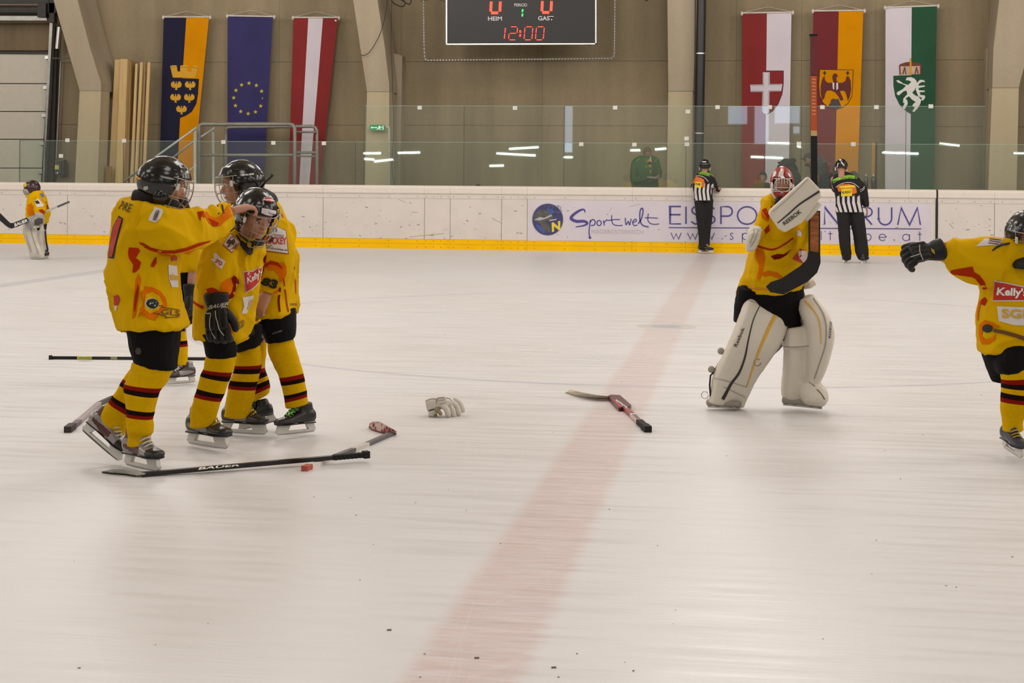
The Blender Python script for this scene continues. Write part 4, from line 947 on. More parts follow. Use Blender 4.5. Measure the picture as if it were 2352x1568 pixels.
def sock(t, secs, stripes=(), mat=None, name='sock', seed=0.0, amp=.004, sub=8):
    """stripes: (t0, t1, material) in section index units"""
    ts = sorted({i / sub for i in range((len(secs) - 1) * sub + 1)} | {x for s_ in stripes for x in s_[:2]})
    v, f, ft = loft([sec(*a) for a in secs], 26, ts=ts, ends=.5)
    mats = [mat or YEL2]; fm = []
    for x in ft:
        k = 0
        for a, b, m_ in stripes:
            if a <= x <= b:
                if m_ not in mats: mats.append(m_)
                k = mats.index(m_)
        fm.append(k)
    c = sum(v, Vector()) / len(v); s3 = Vector((seed, seed, seed)); o = []
    for p in v:
        q = Vector((p.x * 7, p.y * 7, p.z * 26)) + s3; d = p - c; d.z = 0
        o.append(p + d.normalized() * (noise.noise(q) * amp + noise.noise(p * 11 + s3) * amp))
    return mesh_obj(name, o, f, None, t, True, mats, fm)
def body(t, chains, heads=(), hands=(), voxel=.01, mat=SKIN):
    """one continuous body surface from tapering chains [(px,py,z,r)...], a head and hands"""
    sh = []
    for ch in chains: sh.append(capsule([Pz(a[0], a[1], a[2]) for a in ch], [a[3] for a in ch], 12))
    for h in heads: sh += head_shapes(*h)
    for h in hands: sh += h
    me = remesh(sh, voxel, 1, .4); me.name = 'body'; me.materials.clear(); me.materials.append(mat); me.polygons.foreach_set('use_smooth', [True] * len(me.polygons))
    return link('body', me, t)
def person(label, px, py, group=None):
    g = G(px, py); return thing('person', label, 'person', (g.x, g.y, 0), group)
# ================================================================ PERSON A: reaching player, seen from behind his shoulder
PADGR = M('line_grey', (120, 112, 108), .7)
t = A = person('young player in yellow jersey reaching a bare hand to the teammate\'s helmet', 330, 1080)
z = 7.9
RA = frame((.90, -.30, -.22), (.28, .95, 0)); hA = Pz(378, 424, 7.85)
RHa = frame((.72, .22, -.62), (-.2, .93, .3)); wA = Pz(535, 484, 8.18)
body(t, [[(340, 470, z, .09), (335, 560, z, .12), (345, 700, z, .12), (350, 760, z, .11)], [(350, 760, 7.88, .06), (345, 860, 7.88, .045), (324, 940, 7.88, .034), (322, 1012, 7.88, .022)],
         [(355, 760, 8.02, .06), (330, 860, 8.06, .04), (284, 928, 8.11, .032), (262, 965, 8.12, .022)], [(345, 500, 7.8, .05), (440, 525, 7.85, .04), (533, 487, 8.2, .024)], [(372, 500, 8.15, .045), (430, 540, 8.25, .035), (490, 520, 8.3, .024)]],
     [(hA, RA, .95)], [hand_shapes(wA, RHa, 1.08, (.15, .35, .4), .5, side=1, mult=(.5, 1, 1.9, 2.3))], .0048)
jA = garment('jersey', [
    L((300, 455, 392, 456, z, .10), (272, 470, 420, 478, z, .15), (256, 520, 424, 520, z, .19), (250, 580, 412, 590, z, .19), (249, 640, 407, 645, z, .19), (258, 690, 410, 690, z, .19), (272, 735, 424, 730, z, .2), (276, 752, 432, 747, z, .2), n=28),
    L((330, 458, 330, 560, 7.75, .09), (370, 470, 375, 583, 7.74, .09), (418, 480, 424, 584, 7.78, .085), (462, 480, 470, 570, 7.9, .075), (497, 470, 512, 545, 8.05, .065), (524, 461, 540, 506, 8.18, .05)),
    L((380, 468, 380, 550, 8.1, .07), (430, 478, 430, 550, 8.22, .06), (490, 484, 495, 540, 8.3, .045))],
    YEL, t, .0085, .026, (4.5, 4.5, 2.6), 3.0, 2)
bA = bvh_of(jA)
garment('pants', [L((287, 735, 414, 740, z, .16), (296, 770, 412, 775, z, .155), (300, 800, 409, 805, z, .14), (310, 834, 405, 848, 7.87, .10)), L((315, 760, 400, 760, 8.02, .1), (306, 820, 385, 830, 8.08, .1))], PANT, t, .009, .004, seed=2)
sock(t, [(306, 832, 400, 842, 7.86, .085), (296, 865, 388, 872, 7.86, .075), (286, 890, 366, 902, 7.86, .07), (288, 925, 358, 935, 7.87, .065), (291, 960, 352, 966, 7.88, .06), (291, 985, 351, 990, 7.88, .06), (294, 1002, 345, 1002, 7.89, .05), (293, 1022, 350, 1020, 7.89, .052)],
     [(1.62, 1.95, BURG), (1.95, 2.3, STRB), (3.3, 3.6, STRB), (3.6, 3.85, BURG)], seed=1)
sock(t, [(305, 840, 380, 850, 8.05, .07), (284, 868, 350, 890, 8.07, .065), (266, 900, 318, 925, 8.1, .06), (247, 925, 300, 960, 8.11, .058), (232, 952, 290, 988, 8.12, .055), (236, 972, 285, 1000, 8.12, .05)],
     [(1.0, 1.2, BURG), (1.2, 1.45, STRB), (2.25, 2.55, STRB), (2.55, 2.85, BURG)], seed=4)
AB = M('boot_silver', (150, 144, 142), .3, .4, var=.15); AR = M('boot_maroon', (78, 30, 26), .4)
skate(t, Pz(291, 1069, 7.98), Pz(362, 1084, 7.78), 1.0, (0, 1, 0), AB, AR, LACEW, BOOT)
skate(t, Pz(189, 990, 8.16), Pz(268, 1058, 8.06), 1.0, (.55, .8, .1), AB, AR, LACEW, BOOT)
hl = helmet(t, hA, RA, 1.0)
garment('neck_guard', [L((310, 434, 350, 440, 7.86, .07), (304, 444, 395, 450, 7.86, .09), (300, 462, 425, 478, 7.88, .09))], M('collar_black', (16, 14, 14), .8), t, .008, .002)
garment('neck_guard', [L((380, 470, 428, 452, 7.95, .06), (385, 490, 436, 480, 7.98, .06))], M('collar_black', (16, 14, 14), .8), t, .008, .002)
hb = bvh_of(*[o for o in hl.children] + [hl])
decal('helmet_sticker', hl, hb, M('sticker_grey', (150, 148, 144), .4), [(370, 404), (385, 406), (400, 410), (398, 413), (384, 411), (369, 407)], 4, .003)
decal('helmet_sticker', hl, hb, M('sticker_orange', (200, 140, 30), .4), [(313, 403), (320, 407), (326, 411), (318, 413), (312, 411)], 4, .003)
decal('helmet_sticker', hl, hb, M('sticker_pale', (180, 176, 170), .4), [(331, 428), (340, 427), (341, 433), (334, 437), (329, 434)], 4, .003)
# prints
decal('sleeve_flame', jA, bA, FLR, [(319, 556), (330, 558), (345, 568), (372, 575), (400, 575), (430, 568), (455, 558), (485, 552), (480, 556), (455, 566), (430, 576), (400, 582), (368, 581), (345, 575), (328, 566), (334, 567), (322, 561)], 5)
decal('sleeve_flame', jA, bA, FLO, [(360, 583), (400, 585), (432, 579), (455, 570), (432, 584), (400, 590), (372, 588)], 5)
decal('sleeve_flame', jA, bA, FLR, [(453, 487), (465, 484), (470, 489), (466, 492), (470, 500), (462, 497), (460, 508), (456, 500)], 4)
decal('sleeve_flame', jA, bA, FLO, [(466, 489), (474, 486), (482, 496), (494, 500), (505, 496), (514, 484), (524, 470), (534, 485), (538, 492), (520, 505), (506, 518), (492, 521), (480, 512)], 5)
decal('sleeve_flame', jA, bA, FLR, [(476, 500), (490, 506), (502, 512), (498, 520), (488, 519)], 4, .0045)
text('sleeve_number', jA, bA, PRB, '11', [(500, 492), (515, 489), (511, 470), (498, 472)], .03, h=.006)
decal('back_number', jA, bA, PRB, [(273, 495), (283, 502), (276, 530), (268, 560), (262, 594), (249, 592), (252, 560), (260, 520)], 5)
decal('back_number', jA, bA, PRR, [(272, 499), (280, 503), (273, 530), (265, 560), (259, 589), (251, 590), (254, 560), (262, 520)], 5, .005)
text('back_name', jA, bA, M('name_brown', (92, 70, 20), .8), 'PRE', [(272, 479), (298, 488), (306, 470), (280, 461)], .02)
decal('shoulder_patch', jA, bA, PRW, [(355, 475), (373, 481), (375, 487), (368, 501), (357, 512), (341, 506), (345, 494), (352, 483)], 5)
text('patch_lettering', jA, bA, PRB, 'N8N', [(350, 506), (358, 509), (369, 484), (360, 481)], .02, h=.007)
decal('shoulder_patch', jA, bA, PRW, [(350, 455), (362, 455), (378, 461), (386, 469), (372, 468), (360, 463)], 5)
text('patch_lettering', jA, bA, PRB, '70', [(358, 458.5), (378, 467), (377, 461.5), (364, 455.5)], .02, h=.007)
decal('side_flame', jA, bA, FLR, [(296, 568), (318, 570), (322, 576), (312, 592), (324, 602), (320, 616), (312, 625), (304, 626), (306, 608), (296, 592), (294, 580)], 5)
decal('side_flame', jA, bA, FLR, [(348, 604), (356, 592), (360, 590), (359, 605), (353, 614), (346, 612)], 5)
decal('side_flame', jA, bA, FLO, [(318, 628), (324, 640), (320, 670), (316, 700), (311, 730), (304, 732), (306, 700), (310, 660), (312, 640)], 5)
decal('side_flame', jA, bA, FLR, [(316, 650), (320, 662), (315, 690), (311, 715), (307, 715), (310, 680)], 5, .0045)
decal('hem_flame', jA, bA, FLO, [(322, 672), (334, 662), (330, 657), (350, 660), (368, 668), (380, 684), (384, 702), (376, 712), (366, 722), (356, 736), (340, 732), (326, 722), (318, 728), (320, 712), (328, 698)], 5)
decal('hem_flame', jA, bA, YEL, [(334, 676), (350, 670), (366, 680), (374, 698), (362, 712), (344, 720), (332, 710)], 5, .0045)
decal('puck_print', jA, bA, PRW, arc(349, 697, 16, 12.5, 0, 360, 20)[:-1], 5, .006)
decal('puck_print', jA, bA, M('puck_green', (26, 34, 24), .8), arc(350, 697, 14.5, 11, 0, 360, 20)[:-1], 5, .0075)
stroke('crest_lettering', jA, bA, M('crest_brown', (96, 56, 16), .8), [[(356, 703), (372, 702), (372, 706), (412, 712)], [(352, 718), (380, 726), (380, 729), (412, 728)]], 1.8, .006, 6)
text('crest_lettering', jA, bA, M('crest_brown', (96, 56, 16), .8), 'IGLS', [(362, 721), (413, 726), (413, 714), (366, 709)], .01, h=.006)
decal('chest_patch', jA, bA, PRW, [(386, 608), (406, 610), (408, 640), (409, 660), (394, 659), (388, 640)], 5)
decal('chest_patch', jA, bA, PRG, [(390, 630), (407, 634), (408, 643), (392, 643)], 5, .005)
decal('chest_patch', jA, bA, PRR, [(392, 590), (407, 590), (406, 598), (394, 600)], 5)
decal('rear_patch', jA, bA, PRR, [(261, 680), (272, 677), (276, 688), (272, 700), (263, 704), (262, 690)], 5)
decal('rear_patch', jA, bA, PRW, [(262, 700), (270, 702), (267, 714), (264, 712)], 5)
decal('pants_logo', t, bvh_of([o for o in t.children if o.name.startswith('pants')][0]), M('logo_dim', (58, 52, 50), .8), arc(318, 806, 7, 8, 0, 360, 12)[:-1], 4)

# ================================================================ PERSON B: bowed player in front
t = B = person('young player with bowed head and black gloves, held by teammates', 500, 1025)
z = 8.5
RB = frame((.55, -.50, .62), (.30, .80, .42)); hB = Pz(588, 492, 8.4)
body(t, [[(548, 548, z, .06), (532, 620, z, .09), (518, 710, z, .09), (522, 735, z, .07)], [(507, 770, 8.44, .055), (500, 850, 8.45, .042), (475, 930, 8.47, .034), (467, 968, 8.48, .022)],
         [(562, 770, 8.8, .055), (571, 840, 8.86, .042), (552, 910, 8.9, .034), (544, 945, 8.92, .022)], [(520, 580, 8.4, .035), (495, 640, 8.32, .04), (498, 700, 8.3, .03)], [(572, 570, 8.58, .04), (560, 640, 8.6, .03), (545, 690, 8.55, .025)], [(550, 560, z, .04), (576, 522, 8.46, .045)]],
     [(hB, RB, .95)], [], .0055)
face(t, hB, RB, .95)
jB = garment('jersey', [
    L((500, 530, 590, 540, z, .09), (478, 552, 604, 570, z, .13), (460, 600, 600, 612, z, .15), (450, 650, 594, 655, z, .15), (444, 700, 582, 705, z, .16), (442, 745, 580, 745, z, .16), (443, 774, 566, 778, z, .16), n=28),
    L((482, 545, 552, 575, 8.36, .075), (464, 590, 545, 610, 8.32, .075), (455, 635, 540, 650, 8.3, .07), (462, 668, 532, 676, 8.29, .062), (472, 690, 522, 690, 8.28, .052)),
    L((560, 745, 600, 735, 8.6, .08), (540, 775, 582, 750, 8.55, .1), ends=.3)], YEL, t, .0085, .024, (5, 5, 3.0), 8.0, 2)
bB = bvh_of(jB)
garment('pants', [L((462, 765, 545, 770, 8.42, .1), (470, 795, 545, 798, 8.44, .1), (474, 818, 541, 823, 8.45, .085)), L((515, 750, 602, 745, 8.75, .1), (535, 785, 600, 778, 8.8, .09), (543, 808, 597, 793, 8.83, .075)), L((470, 740, 580, 740, z, .12), (480, 775, 585, 768, 8.55, .12))], PANT, t, .009, .004, seed=5)
sock(t, [(474, 815, 541, 820, 8.44, .07), (468, 842, 536, 848, 8.44, .065), (459, 866, 524, 880, 8.45, .06), (450, 900, 512, 912, 8.46, .058), (441, 930, 502, 940, 8.47, .056), (438, 958, 496, 962, 8.48, .054), (437, 980, 492, 975, 8.48, .05)],
     [(1.2, 1.5, BURG), (1.5, 1.85, STRB), (2.72, 3.05, STRB), (3.05, 3.32, BURG)], seed=2)
sock(t, [(543, 800, 598, 792, 8.84, .065), (540, 822, 602, 818, 8.84, .065), (538, 848, 598, 848, 8.86, .06), (527, 880, 590, 884, 8.88, .058), (520, 910, 584, 915, 8.9, .056), (517, 938, 576, 942, 8.92, .056), (514, 955, 573, 958, 8.93, .05)],
     [(1.65, 1.9, BURG), (1.9, 2.25, STRB), (2.75, 3.1, STRB), (3.1, 3.35, BURG)], seed=3)
skate(t, Pz(437, 1020, 8.6), Pz(517, 1032, 8.42), 1.05, (0, 1, 0), M('boot_brown', (46, 42, 40), .3, var=.2), BOOTG, LACEY, BOOT)
skate(t, Pz(513, 993, 9.0), Pz(606, 999, 8.9), 1.02, (0, 1, 0), M('boot_brown', (46, 42, 40), .3), BOOTG, LACEY, BOOT)
hl = helmet(t, hB, RB, 1.0)
bh = bvh_of(hl)
GB = M('hood_black', (16, 14, 14), .8)
garment('neck_guard', [L((516, 512, 560, 500, 8.55, .06), (524, 540, 575, 535, 8.5, .075), (550, 560, 582, 575, 8.42, .05), (566, 580, 574, 588, 8.36, .02))], GB, t, .007, .003)
decal('helmet_sticker', hl, bh, PRW, [(602, 477), (620, 481), (634, 484), (631, 497), (612, 494), (600, 489)], 4, .003)
text('sticker_text', hl, bh, PUR, 'Tempo', [(615, 492), (630, 496), (631, 490), (616, 486)], .01, h=.006)
decal('helmet_sticker', hl, bh, PRW, [(606, 453), (622, 453), (630, 463), (614, 461), (604, 460)], 4, .003)
decal('helmet_sticker', hl, bh, PRR, [[(607, 454), (622, 454), (624, 456.5), (607, 457)], [(606, 460), (620, 461), (628, 465), (612, 463)]], 3, .005)
# glove with stripes
RG = frame((.06, -.99, .1), (-.1, .05, .99)); wB = Pz(499, 716, 8.24)
g = glove(t, wB, RG, 1.05, side=1, curl=(.25, .45, .9))
gb = bvh_of(g, *g.children); GW = M('glove_piping', (176, 168, 160), .6)
text('glove_lettering', g, gb, GW, 'BAUER', [(478, 711), (524, 700), (524, 693), (480, 701)], .025, .3, h=.004)
stroke('glove_piping', g, gb, GW, [smooth_line([(468, 704), (470, 713), (475, 720), (484, 720), (482, 735), (482, 750), (486, 762), (495, 777)]), smooth_line([(495, 713), (496, 727), (500, 740), (504, 756), (514, 770)]), smooth_line([(507, 707), (516, 704), (524, 708)])], 2.0, .004, 4)
decal('shoulder_patch', jB, bB, PRR, [(530, 535), (551, 556), (533, 581), (511, 563)], 5)
decal('shoulder_patch', jB, bB, PRW, [(530, 537), (549, 556), (532, 578.5), (513, 562)], 5, .005)
decal('patch_animal', jB, bB, M('animal_brown', (84, 60, 44), .8), [(520, 556), (526, 549), (532, 553), (538, 548), (541, 555), (536, 564), (530, 560), (526, 570), (522, 564)], 4, .007)
stroke('patch_animal', jB, bB, PRB, [smooth_line([(527, 549), (533, 544), (537, 547)]), smooth_line([(533, 572), (540, 566), (544, 558)])], 1.3, .007, 3)
decal('shoulder_patch', jB, bB, PRW, [(490, 584), (496, 580), (501, 586), (505, 591), (518, 600), (509, 618), (497, 610), (489, 600), (484, 596), (491, 593)], 5)
text('patch_lettering', jB, bB, PRR, '70', [(493, 603), (508, 612), (512, 602), (497, 594)], .02, .1, h=.006)
decal('chest_patch', jB, bB, PRW, [(558, 622.5), (580, 621.5), (590, 614), (600, 611), (598, 640), (590, 655), (580, 664), (563, 673.5)], 5)
decal('chest_patch', jB, bB, PRR, [(560, 625), (581, 623.5), (591, 616), (600, 613), (597, 641), (588, 654), (579, 662), (564, 671)], 5, .005)
text('chest_lettering', jB, bB, WH, 'Kelly\'s', [(569, 656), (604, 636), (600, 616), (567, 636)], .02, h=.008)
decal('chest_patch', jB, bB, PRW, [(557, 683), (582, 678), (580, 695), (572, 706), (566, 720), (554, 720), (560, 703)], 5)
text('chest_lettering', jB, bB, PRG, 'SG', [(566, 712), (572, 690), (581, 686), (577, 706)], .03, h=.006)
decal('side_flame', jB, bB, FLO, [(508, 650), (520, 642), (530, 636), (541, 646), (540, 665), (534, 680), (524, 688), (514, 678), (505, 665)], 5)
decal('side_flame', jB, bB, FLD, [(531, 640), (537, 632), (548, 640), (550, 652), (541, 650), (542, 668), (535, 682), (524, 688), (522, 684), (532, 670), (536, 655)], 5, .005)
decal('sleeve_flame', jB, bB, FLO, [(465, 690), (468, 676), (478, 668), (492, 662), (500, 668), (512, 680), (516, 690), (500, 686), (484, 690)], 5)
decal('sleeve_flame', jB, bB, FLR, [(474, 664), (486, 660), (496, 663), (508, 672), (516, 686), (504, 676), (490, 670), (478, 672)], 5, .005)
decal('sleeve_flame', jB, bB, FLR, [(444, 690), (456, 698), (468, 703), (466, 710), (452, 702), (444, 696)], 5)
decal('hem_flame', jB, bB, FLO, [(520, 715), (530, 720), (538, 728), (546, 730), (545, 745), (540, 756), (532, 770), (526, 766), (518, 760), (526, 745), (524, 730)], 5)
stroke('crest_lettering', jB, bB, M('crest_brown', (96, 56, 16), .8), [[(534, 746), (545, 745), (557, 735), (560, 740), (556, 750), (542, 758), (534, 757)]], 1.6, .007, 4)
text('crest_lettering', jB, bB, M('crest_brown', (96, 56, 16), .8), 'IGLS', [(538, 757), (559, 746), (556, 739), (537, 748)], .01, h=.007)
decal('rear_patch', jB, bB, PRR, [(440, 712), (444, 712), (445, 727), (441, 730)], 4)
stroke('collar', jB, bB, GB, [[(543, 540), (560, 565), (578, 582)], [(578, 582), (581, 556)]], 4, .005, 5)

# ================================================================ PERSON C: taller player behind, number 83
t = C_ = person('tall player with number 83 sleeve and green skate laces, arm around teammate', 680, 998)
z = 9.0
RC = frame((-.95, -.12, .28), (.02, 1, 0)); hC = Pz(552, 424, 9.0)
RHc = frame((-.5, -.80, .25), (-.2, .2, .95)); wC = Pz(614, 675, 8.745)
body(t, [[(600, 470, z, .09), (625, 560, z, .12), (630, 700, z, .12), (630, 740, z, .11)], [(640, 750, 8.96, .06), (656, 840, 8.95, .042), (674, 895, 8.95, .034), (682, 925, 8.95, .022)],
         [(590, 750, 9.12, .055), (593, 850, 9.16, .038), (599, 895, 9.18, .03), (600, 905, 9.18, .02)], [(638, 520, 8.9, .035), (640, 600, 8.82, .034), (616, 672, 8.765, .028)], [(585, 500, 9.15, .04), (562, 540, 9.15, .03), (540, 575, 9.02, .022)]],
     [(hC, RC, .98)], [hand_shapes(wC, RHc, 1.08, (.5, .7, .5), .1, side=-1)], .0065)
face(t, hC, RC, .98)
jC = garment('jersey', [
    L((560, 440, 632, 452, z, .09), (545, 468, 652, 482, z, .14), (560, 510, 668, 520, z, .17), (575, 560, 680, 572, z, .18), (580, 610, 680, 612, z, .18), (578, 660, 679, 662, z, .18), (572, 700, 680, 700, z, .185), (570, 723, 680, 716, z, .19), n=28),
    L((610, 478, 672, 520, 8.86, .08), (602, 530, 680, 560, 8.8, .085), (598, 580, 680, 600, 8.77, .08), (597, 620, 668, 640, 8.76, .07), (593, 650, 650, 665, 8.77, .055), (594, 664, 640, 678, 8.76, .05)),
    L((585, 480, 560, 540, 9.2, .07), (560, 500, 540, 560, 9.15, .06), (530, 540, 530, 600, 9.0, .05))], YEL, t, .0085, .026, (4.5, 4.5, 2.4), 12.0, 2)
bC = bvh_of(jC)
garment('pants', [L((575, 705, 680, 705, z, .17), (580, 735, 680, 735, z, .16), (600, 760, 680, 762, 8.98, .12), (612, 787, 677, 776, 8.96, .1)), L((560, 735, 630, 735, 9.1, .12), (548, 775, 610, 775, 9.12, .11), (546, 805, 598, 795, 9.14, .09))], PANT, t, .009, .004, seed=7)
sock(t, [(614, 782, 671, 772, 8.96, .075), (616, 810, 680, 802, 8.95, .07), (628, 838, 688, 828, 8.95, .068), (641, 868, 697, 858, 8.95, .064), (648, 893, 702, 884, 8.95, .06), (653, 918, 705, 905, 8.95, .058), (656, 936, 707, 925, 8.95, .05)],
     [(2.95, 3.3, BURG), (3.3, 3.65, STRB), (4.55, 4.9, STRB), (4.9, 5.25, BURG)], seed=6)
sock(t, [(560, 790, 612, 785, 9.14, .07), (570, 820, 612, 812, 9.15, .065), (577, 850, 608, 842, 9.16, .06), (582, 880, 616, 868, 9.17, .056), (580, 905, 619, 888, 9.18, .055), (580, 922, 618, 902, 9.18, .045)],
     [(2.05, 2.35, BURG), (2.35, 2.75, STRB), (3.15, 3.65, STRB), (3.65, 4.1, BURG)], seed=5)
skate(t, Pz(719, 992, 9.02), Pz(641, 1000, 8.86), 1.05, (0, 1, 0), BOOT, BOOT, LACEG, BOOT)
skate(t, Pz(632, 968, 9.2), Pz(556, 988, 9.14), 1.05, (-.25, 1, 0), BOOT, BOOT, LACEG, BOOT)
hl = helmet(t, hC, RC, 1.0); bh = bvh_of(hl)
garment('neck_guard', [L((572, 428, 612, 434, z, .07), (560, 442, 632, 446, z, .1), (556, 458, 640, 462, z, .1))], GB, t, .008, .003)
text('helmet_lettering', hl, bh, WH, 'BAUER', [(555, 404.5), (583, 402), (583, 397.5), (556, 400)], .025, .3, h=.004)
decal('helmet_sticker', hl, bh, M('sticker_grey', (150, 148, 144), .4), [(503, 404), (513, 400), (514, 408), (504, 412)], 4, .003)
mesh_obj('strap_end', *tube([Pz(600, 430, 8.95), Pz(612, 415, 8.9), Pz(622, 407, 8.88), Pz(626, 400, 8.88)], [.006, .005, .006, .011], 6), RUB, hl, True)
decal('shoulder_patch', jC, bC, M('patch_border', (140, 34, 20), .8), [(628, 517), (657, 529), (663, 584), (611, 577), (612, 555), (620, 530)], 5)
decal('shoulder_patch', jC, bC, PRW, [(629, 519), (655.5, 530), (661, 582), (612, 575), (614, 555), (621, 531)], 5, .005)
text('patch_lettering', jC, bC, PRR, 'HOCKEY', [(604, 559), (658, 562), (657, 545), (608, 543)], .03, h=.008)
text('patch_lettering', jC, bC, PRB, 'prohockey.at', [(613, 571), (660, 578), (659.5, 572.5), (613, 566)], .02, h=.008)
stroke('patch_line', jC, bC, PADGR, [[(629, 538), (652, 541)], [(629, 540.5), (650, 543)]], 1.0, .008, 4)
stroke('patch_bird', jC, bC, PRB, [smooth_line([(627, 533), (631, 524), (636, 529), (633, 533)])], 1.4, .008, 3)
decal('patch_puck', jC, bC, M('puck_maroon', (70, 20, 16), .6), arc(622, 549, 6.5, 7, 0, 360, 14)[:-1], 4, .010)
stroke('patch_puck', jC, bC, PRB, [smooth_line([(612, 562), (618, 566), (625, 562)])], 1.4, .008, 3)
decal('sleeve_flame', jC, bC, FLD, [(604, 545), (612, 560), (612, 590), (606, 620), (600, 640), (596, 620), (600, 580)], 5)
decal('sleeve_flame', jC, bC, FLO, [(610, 605), (620, 600), (634, 603), (646, 612), (644, 600), (652, 610), (650, 598), (658, 612), (658, 630), (650, 645), (642, 648), (640, 632), (628, 620), (614, 622)], 5)
decal('sleeve_flame', jC, bC, FLR, [(608, 606), (622, 598), (640, 603), (650, 618), (636, 610), (620, 606), (610, 615)], 5, .005)
text('sleeve_number', jC, bC, PRB, '83', [(597, 652), (634, 665), (640, 643), (606, 636)], .06, .05, h=.007)
decal('cuff_flame', jC, bC, FLO, [(626, 672), (640, 664), (638, 677), (628, 677)], 4)
stroke('side_flame', jC, bC, FLR, [smooth_line([(651, 640), (655, 670), (658, 695), (662, 716)])], 2.4, .005, 5)
stroke('side_flame', jC, bC, FLD, [smooth_line([(643, 660), (640, 690), (642, 716)])], 4, .005, 5)
text('back_lettering', jC, bC, PRB, 'WWW', [(666, 702), (682, 702), (682, 696), (666, 696)], .01)
decal('back_number', jC, bC, PRR, [(677, 640), (680, 642), (680, 676), (678, 670)], 4)
decal('back_number', jC, bC, PRB, [(673, 618), (677, 612), (677, 618)], 3)
decal('shoulder_flame', jC, bC, PRR, [(632, 486), (640, 488), (648, 492), (652, 500), (640, 494)], 4)
text('pants_lettering', t, bvh_of([o for o in t.children if o.name.startswith('pants')][0]), M('logo_grey2', (120, 112, 108), .6), 'CCM', [(625, 768), (648, 761), (648, 757), (627, 763)], .02, .3)

# ================================================================ PERSON D: player mostly hidden behind A
t = D_ = person('player almost hidden behind the reaching player, only leg and glove showing', 418, 882)
z = 11.1
RD = frame((.9, -.1, .3), (0, 1, 0)); hD = Pz(392, 430, z)
body(t, [[(402, 470, z, .05), (406, 500, z, .08), (412, 600, z, .10), (414, 640, z, .09)], [(422, 650, z, .055), (416, 760, z, .035), (417, 820, z, .024)], [(392, 650, z + .2, .055), (380, 760, z + .2, .035), (376, 815, z + .2, .024)], [(432, 510, z - .08, .035), (444, 590, z - .1, .032), (438, 665, z - .15, .026)], [(378, 510, z + .15, .035), (366, 590, z + .15, .032), (366, 655, z + .1, .026)]], [(hD, RD, .95)], [], .011)
garment('jersey', [L((382, 466, 424, 468, z, .08), (372, 478, 440, 482, z, .15), (372, 520, 456, 530, z, .17), (374, 580, 466, 582, z, .17), (376, 624, 470, 622, z, .17)), L((420, 486, 450, 500, z - .1, .06), (424, 550, 466, 556, z - .12, .065), (426, 600, 470, 604, z - .14, .06), (430, 618, 462, 620, z - .14, .045)), L((362, 492, 386, 488, z + .14, .06), (352, 555, 378, 560, z + .15, .06), (352, 620, 376, 622, z + .12, .05))], YEL, t, .011, .014, (5, 5, 4), 20)
garment('pants', [L((380, 612, 462, 612, z, .15), (390, 660, 452, 660, z, .13), (396, 710, 448, 720, z, .11), (398, 742, 440, 745, z, .09)), L((372, 620, 420, 620, z + .18, .12), (362, 680, 400, 685, z + .2, .11), (358, 742, 398, 745, z + .2, .09))], PANT, t, .012, .004)
garment('neck_guard', [L((374, 458, 424, 458, z, .08), (376, 472, 430, 474, z, .11))], GB, t, .009, .003)
sock(t, [(396, 735, 425, 740, z, .06), (398, 765, 428, 765, z, .058), (402, 795, 431, 795, z, .056), (402, 825, 431, 825, z, .052), (404, 836, 430, 836, z, .05)], [(.2, .45, BURG), (.45, .8, STRB), (1.55, 1.8, STRB), (1.8, 2.0, BURG)])
sock(t, [(362, 735, 394, 740, z + .2, .06), (360, 790, 390, 790, z + .2, .056), (362, 832, 388, 832, z + .2, .05)])
skate(t, Pz(448, 878, z + .05), Pz(384, 883, z - .1), .95, (0, 1, 0), M('boot_plum', (62, 50, 48), .4), AB, LACEW, M('boot_plum', (62, 50, 48), .4))
skate(t, Pz(395, 872, z + .25), Pz(335, 872, z + .15), .95, (0, 1, 0))
helmet(t, hD, RD, .95)
g = glove(t, Pz(435, 682, z - .18), frame((-.05, -.99, .1), (.9, .05, .3)), .95, curl=(.3, .6, .7))
g = glove(t, Pz(366, 680, z + .1), frame((.05, -.99, .1), (-.9, .05, .3)), .9, curl=(.3, .6, .7))
# ================================================================ PERSON G: goalkeeper with raised blocker
t = Gk = person('goalkeeper with red and white mask, white leg pads and raised white blocker', 1760, 940)
z = 10.1
PADW = M('pad_white', (208, 200, 186), .5, var=.05, scale=4); PADL = M('pad_line', (44, 40, 40), .6); PADY = M('pad_yellow', (214, 160, 40), .5, var=.05); PADG = M('pad_grey', (150, 144, 134), .6)
RGk = frame((-.10, -.06, .99), (0, 1, .05)); hG = Pz(1796, 420, z - .1)
body(t, [[(1795, 470, z, .09), (1785, 560, z, .12), (1770, 660, z, .12), (1765, 680, z, .11)], [(1740, 680, z, .08), (1735, 780, z, .05), (1700, 870, z, .04), (1672, 920, z, .03)], [(1820, 680, z, .08), (1845, 790, z, .05), (1825, 870, z, .04), (1825, 905, z, .03)],
         [(1765, 480, z, .05), (1745, 530, z, .04), (1732, 560, z - .1, .03)], [(1830, 490, z, .05), (1842, 570, z - .1, .04), (1858, 470, z - .25, .03)]], [(hG, RGk, .72)], [], .006)
face(t, hG, RGk, .72)
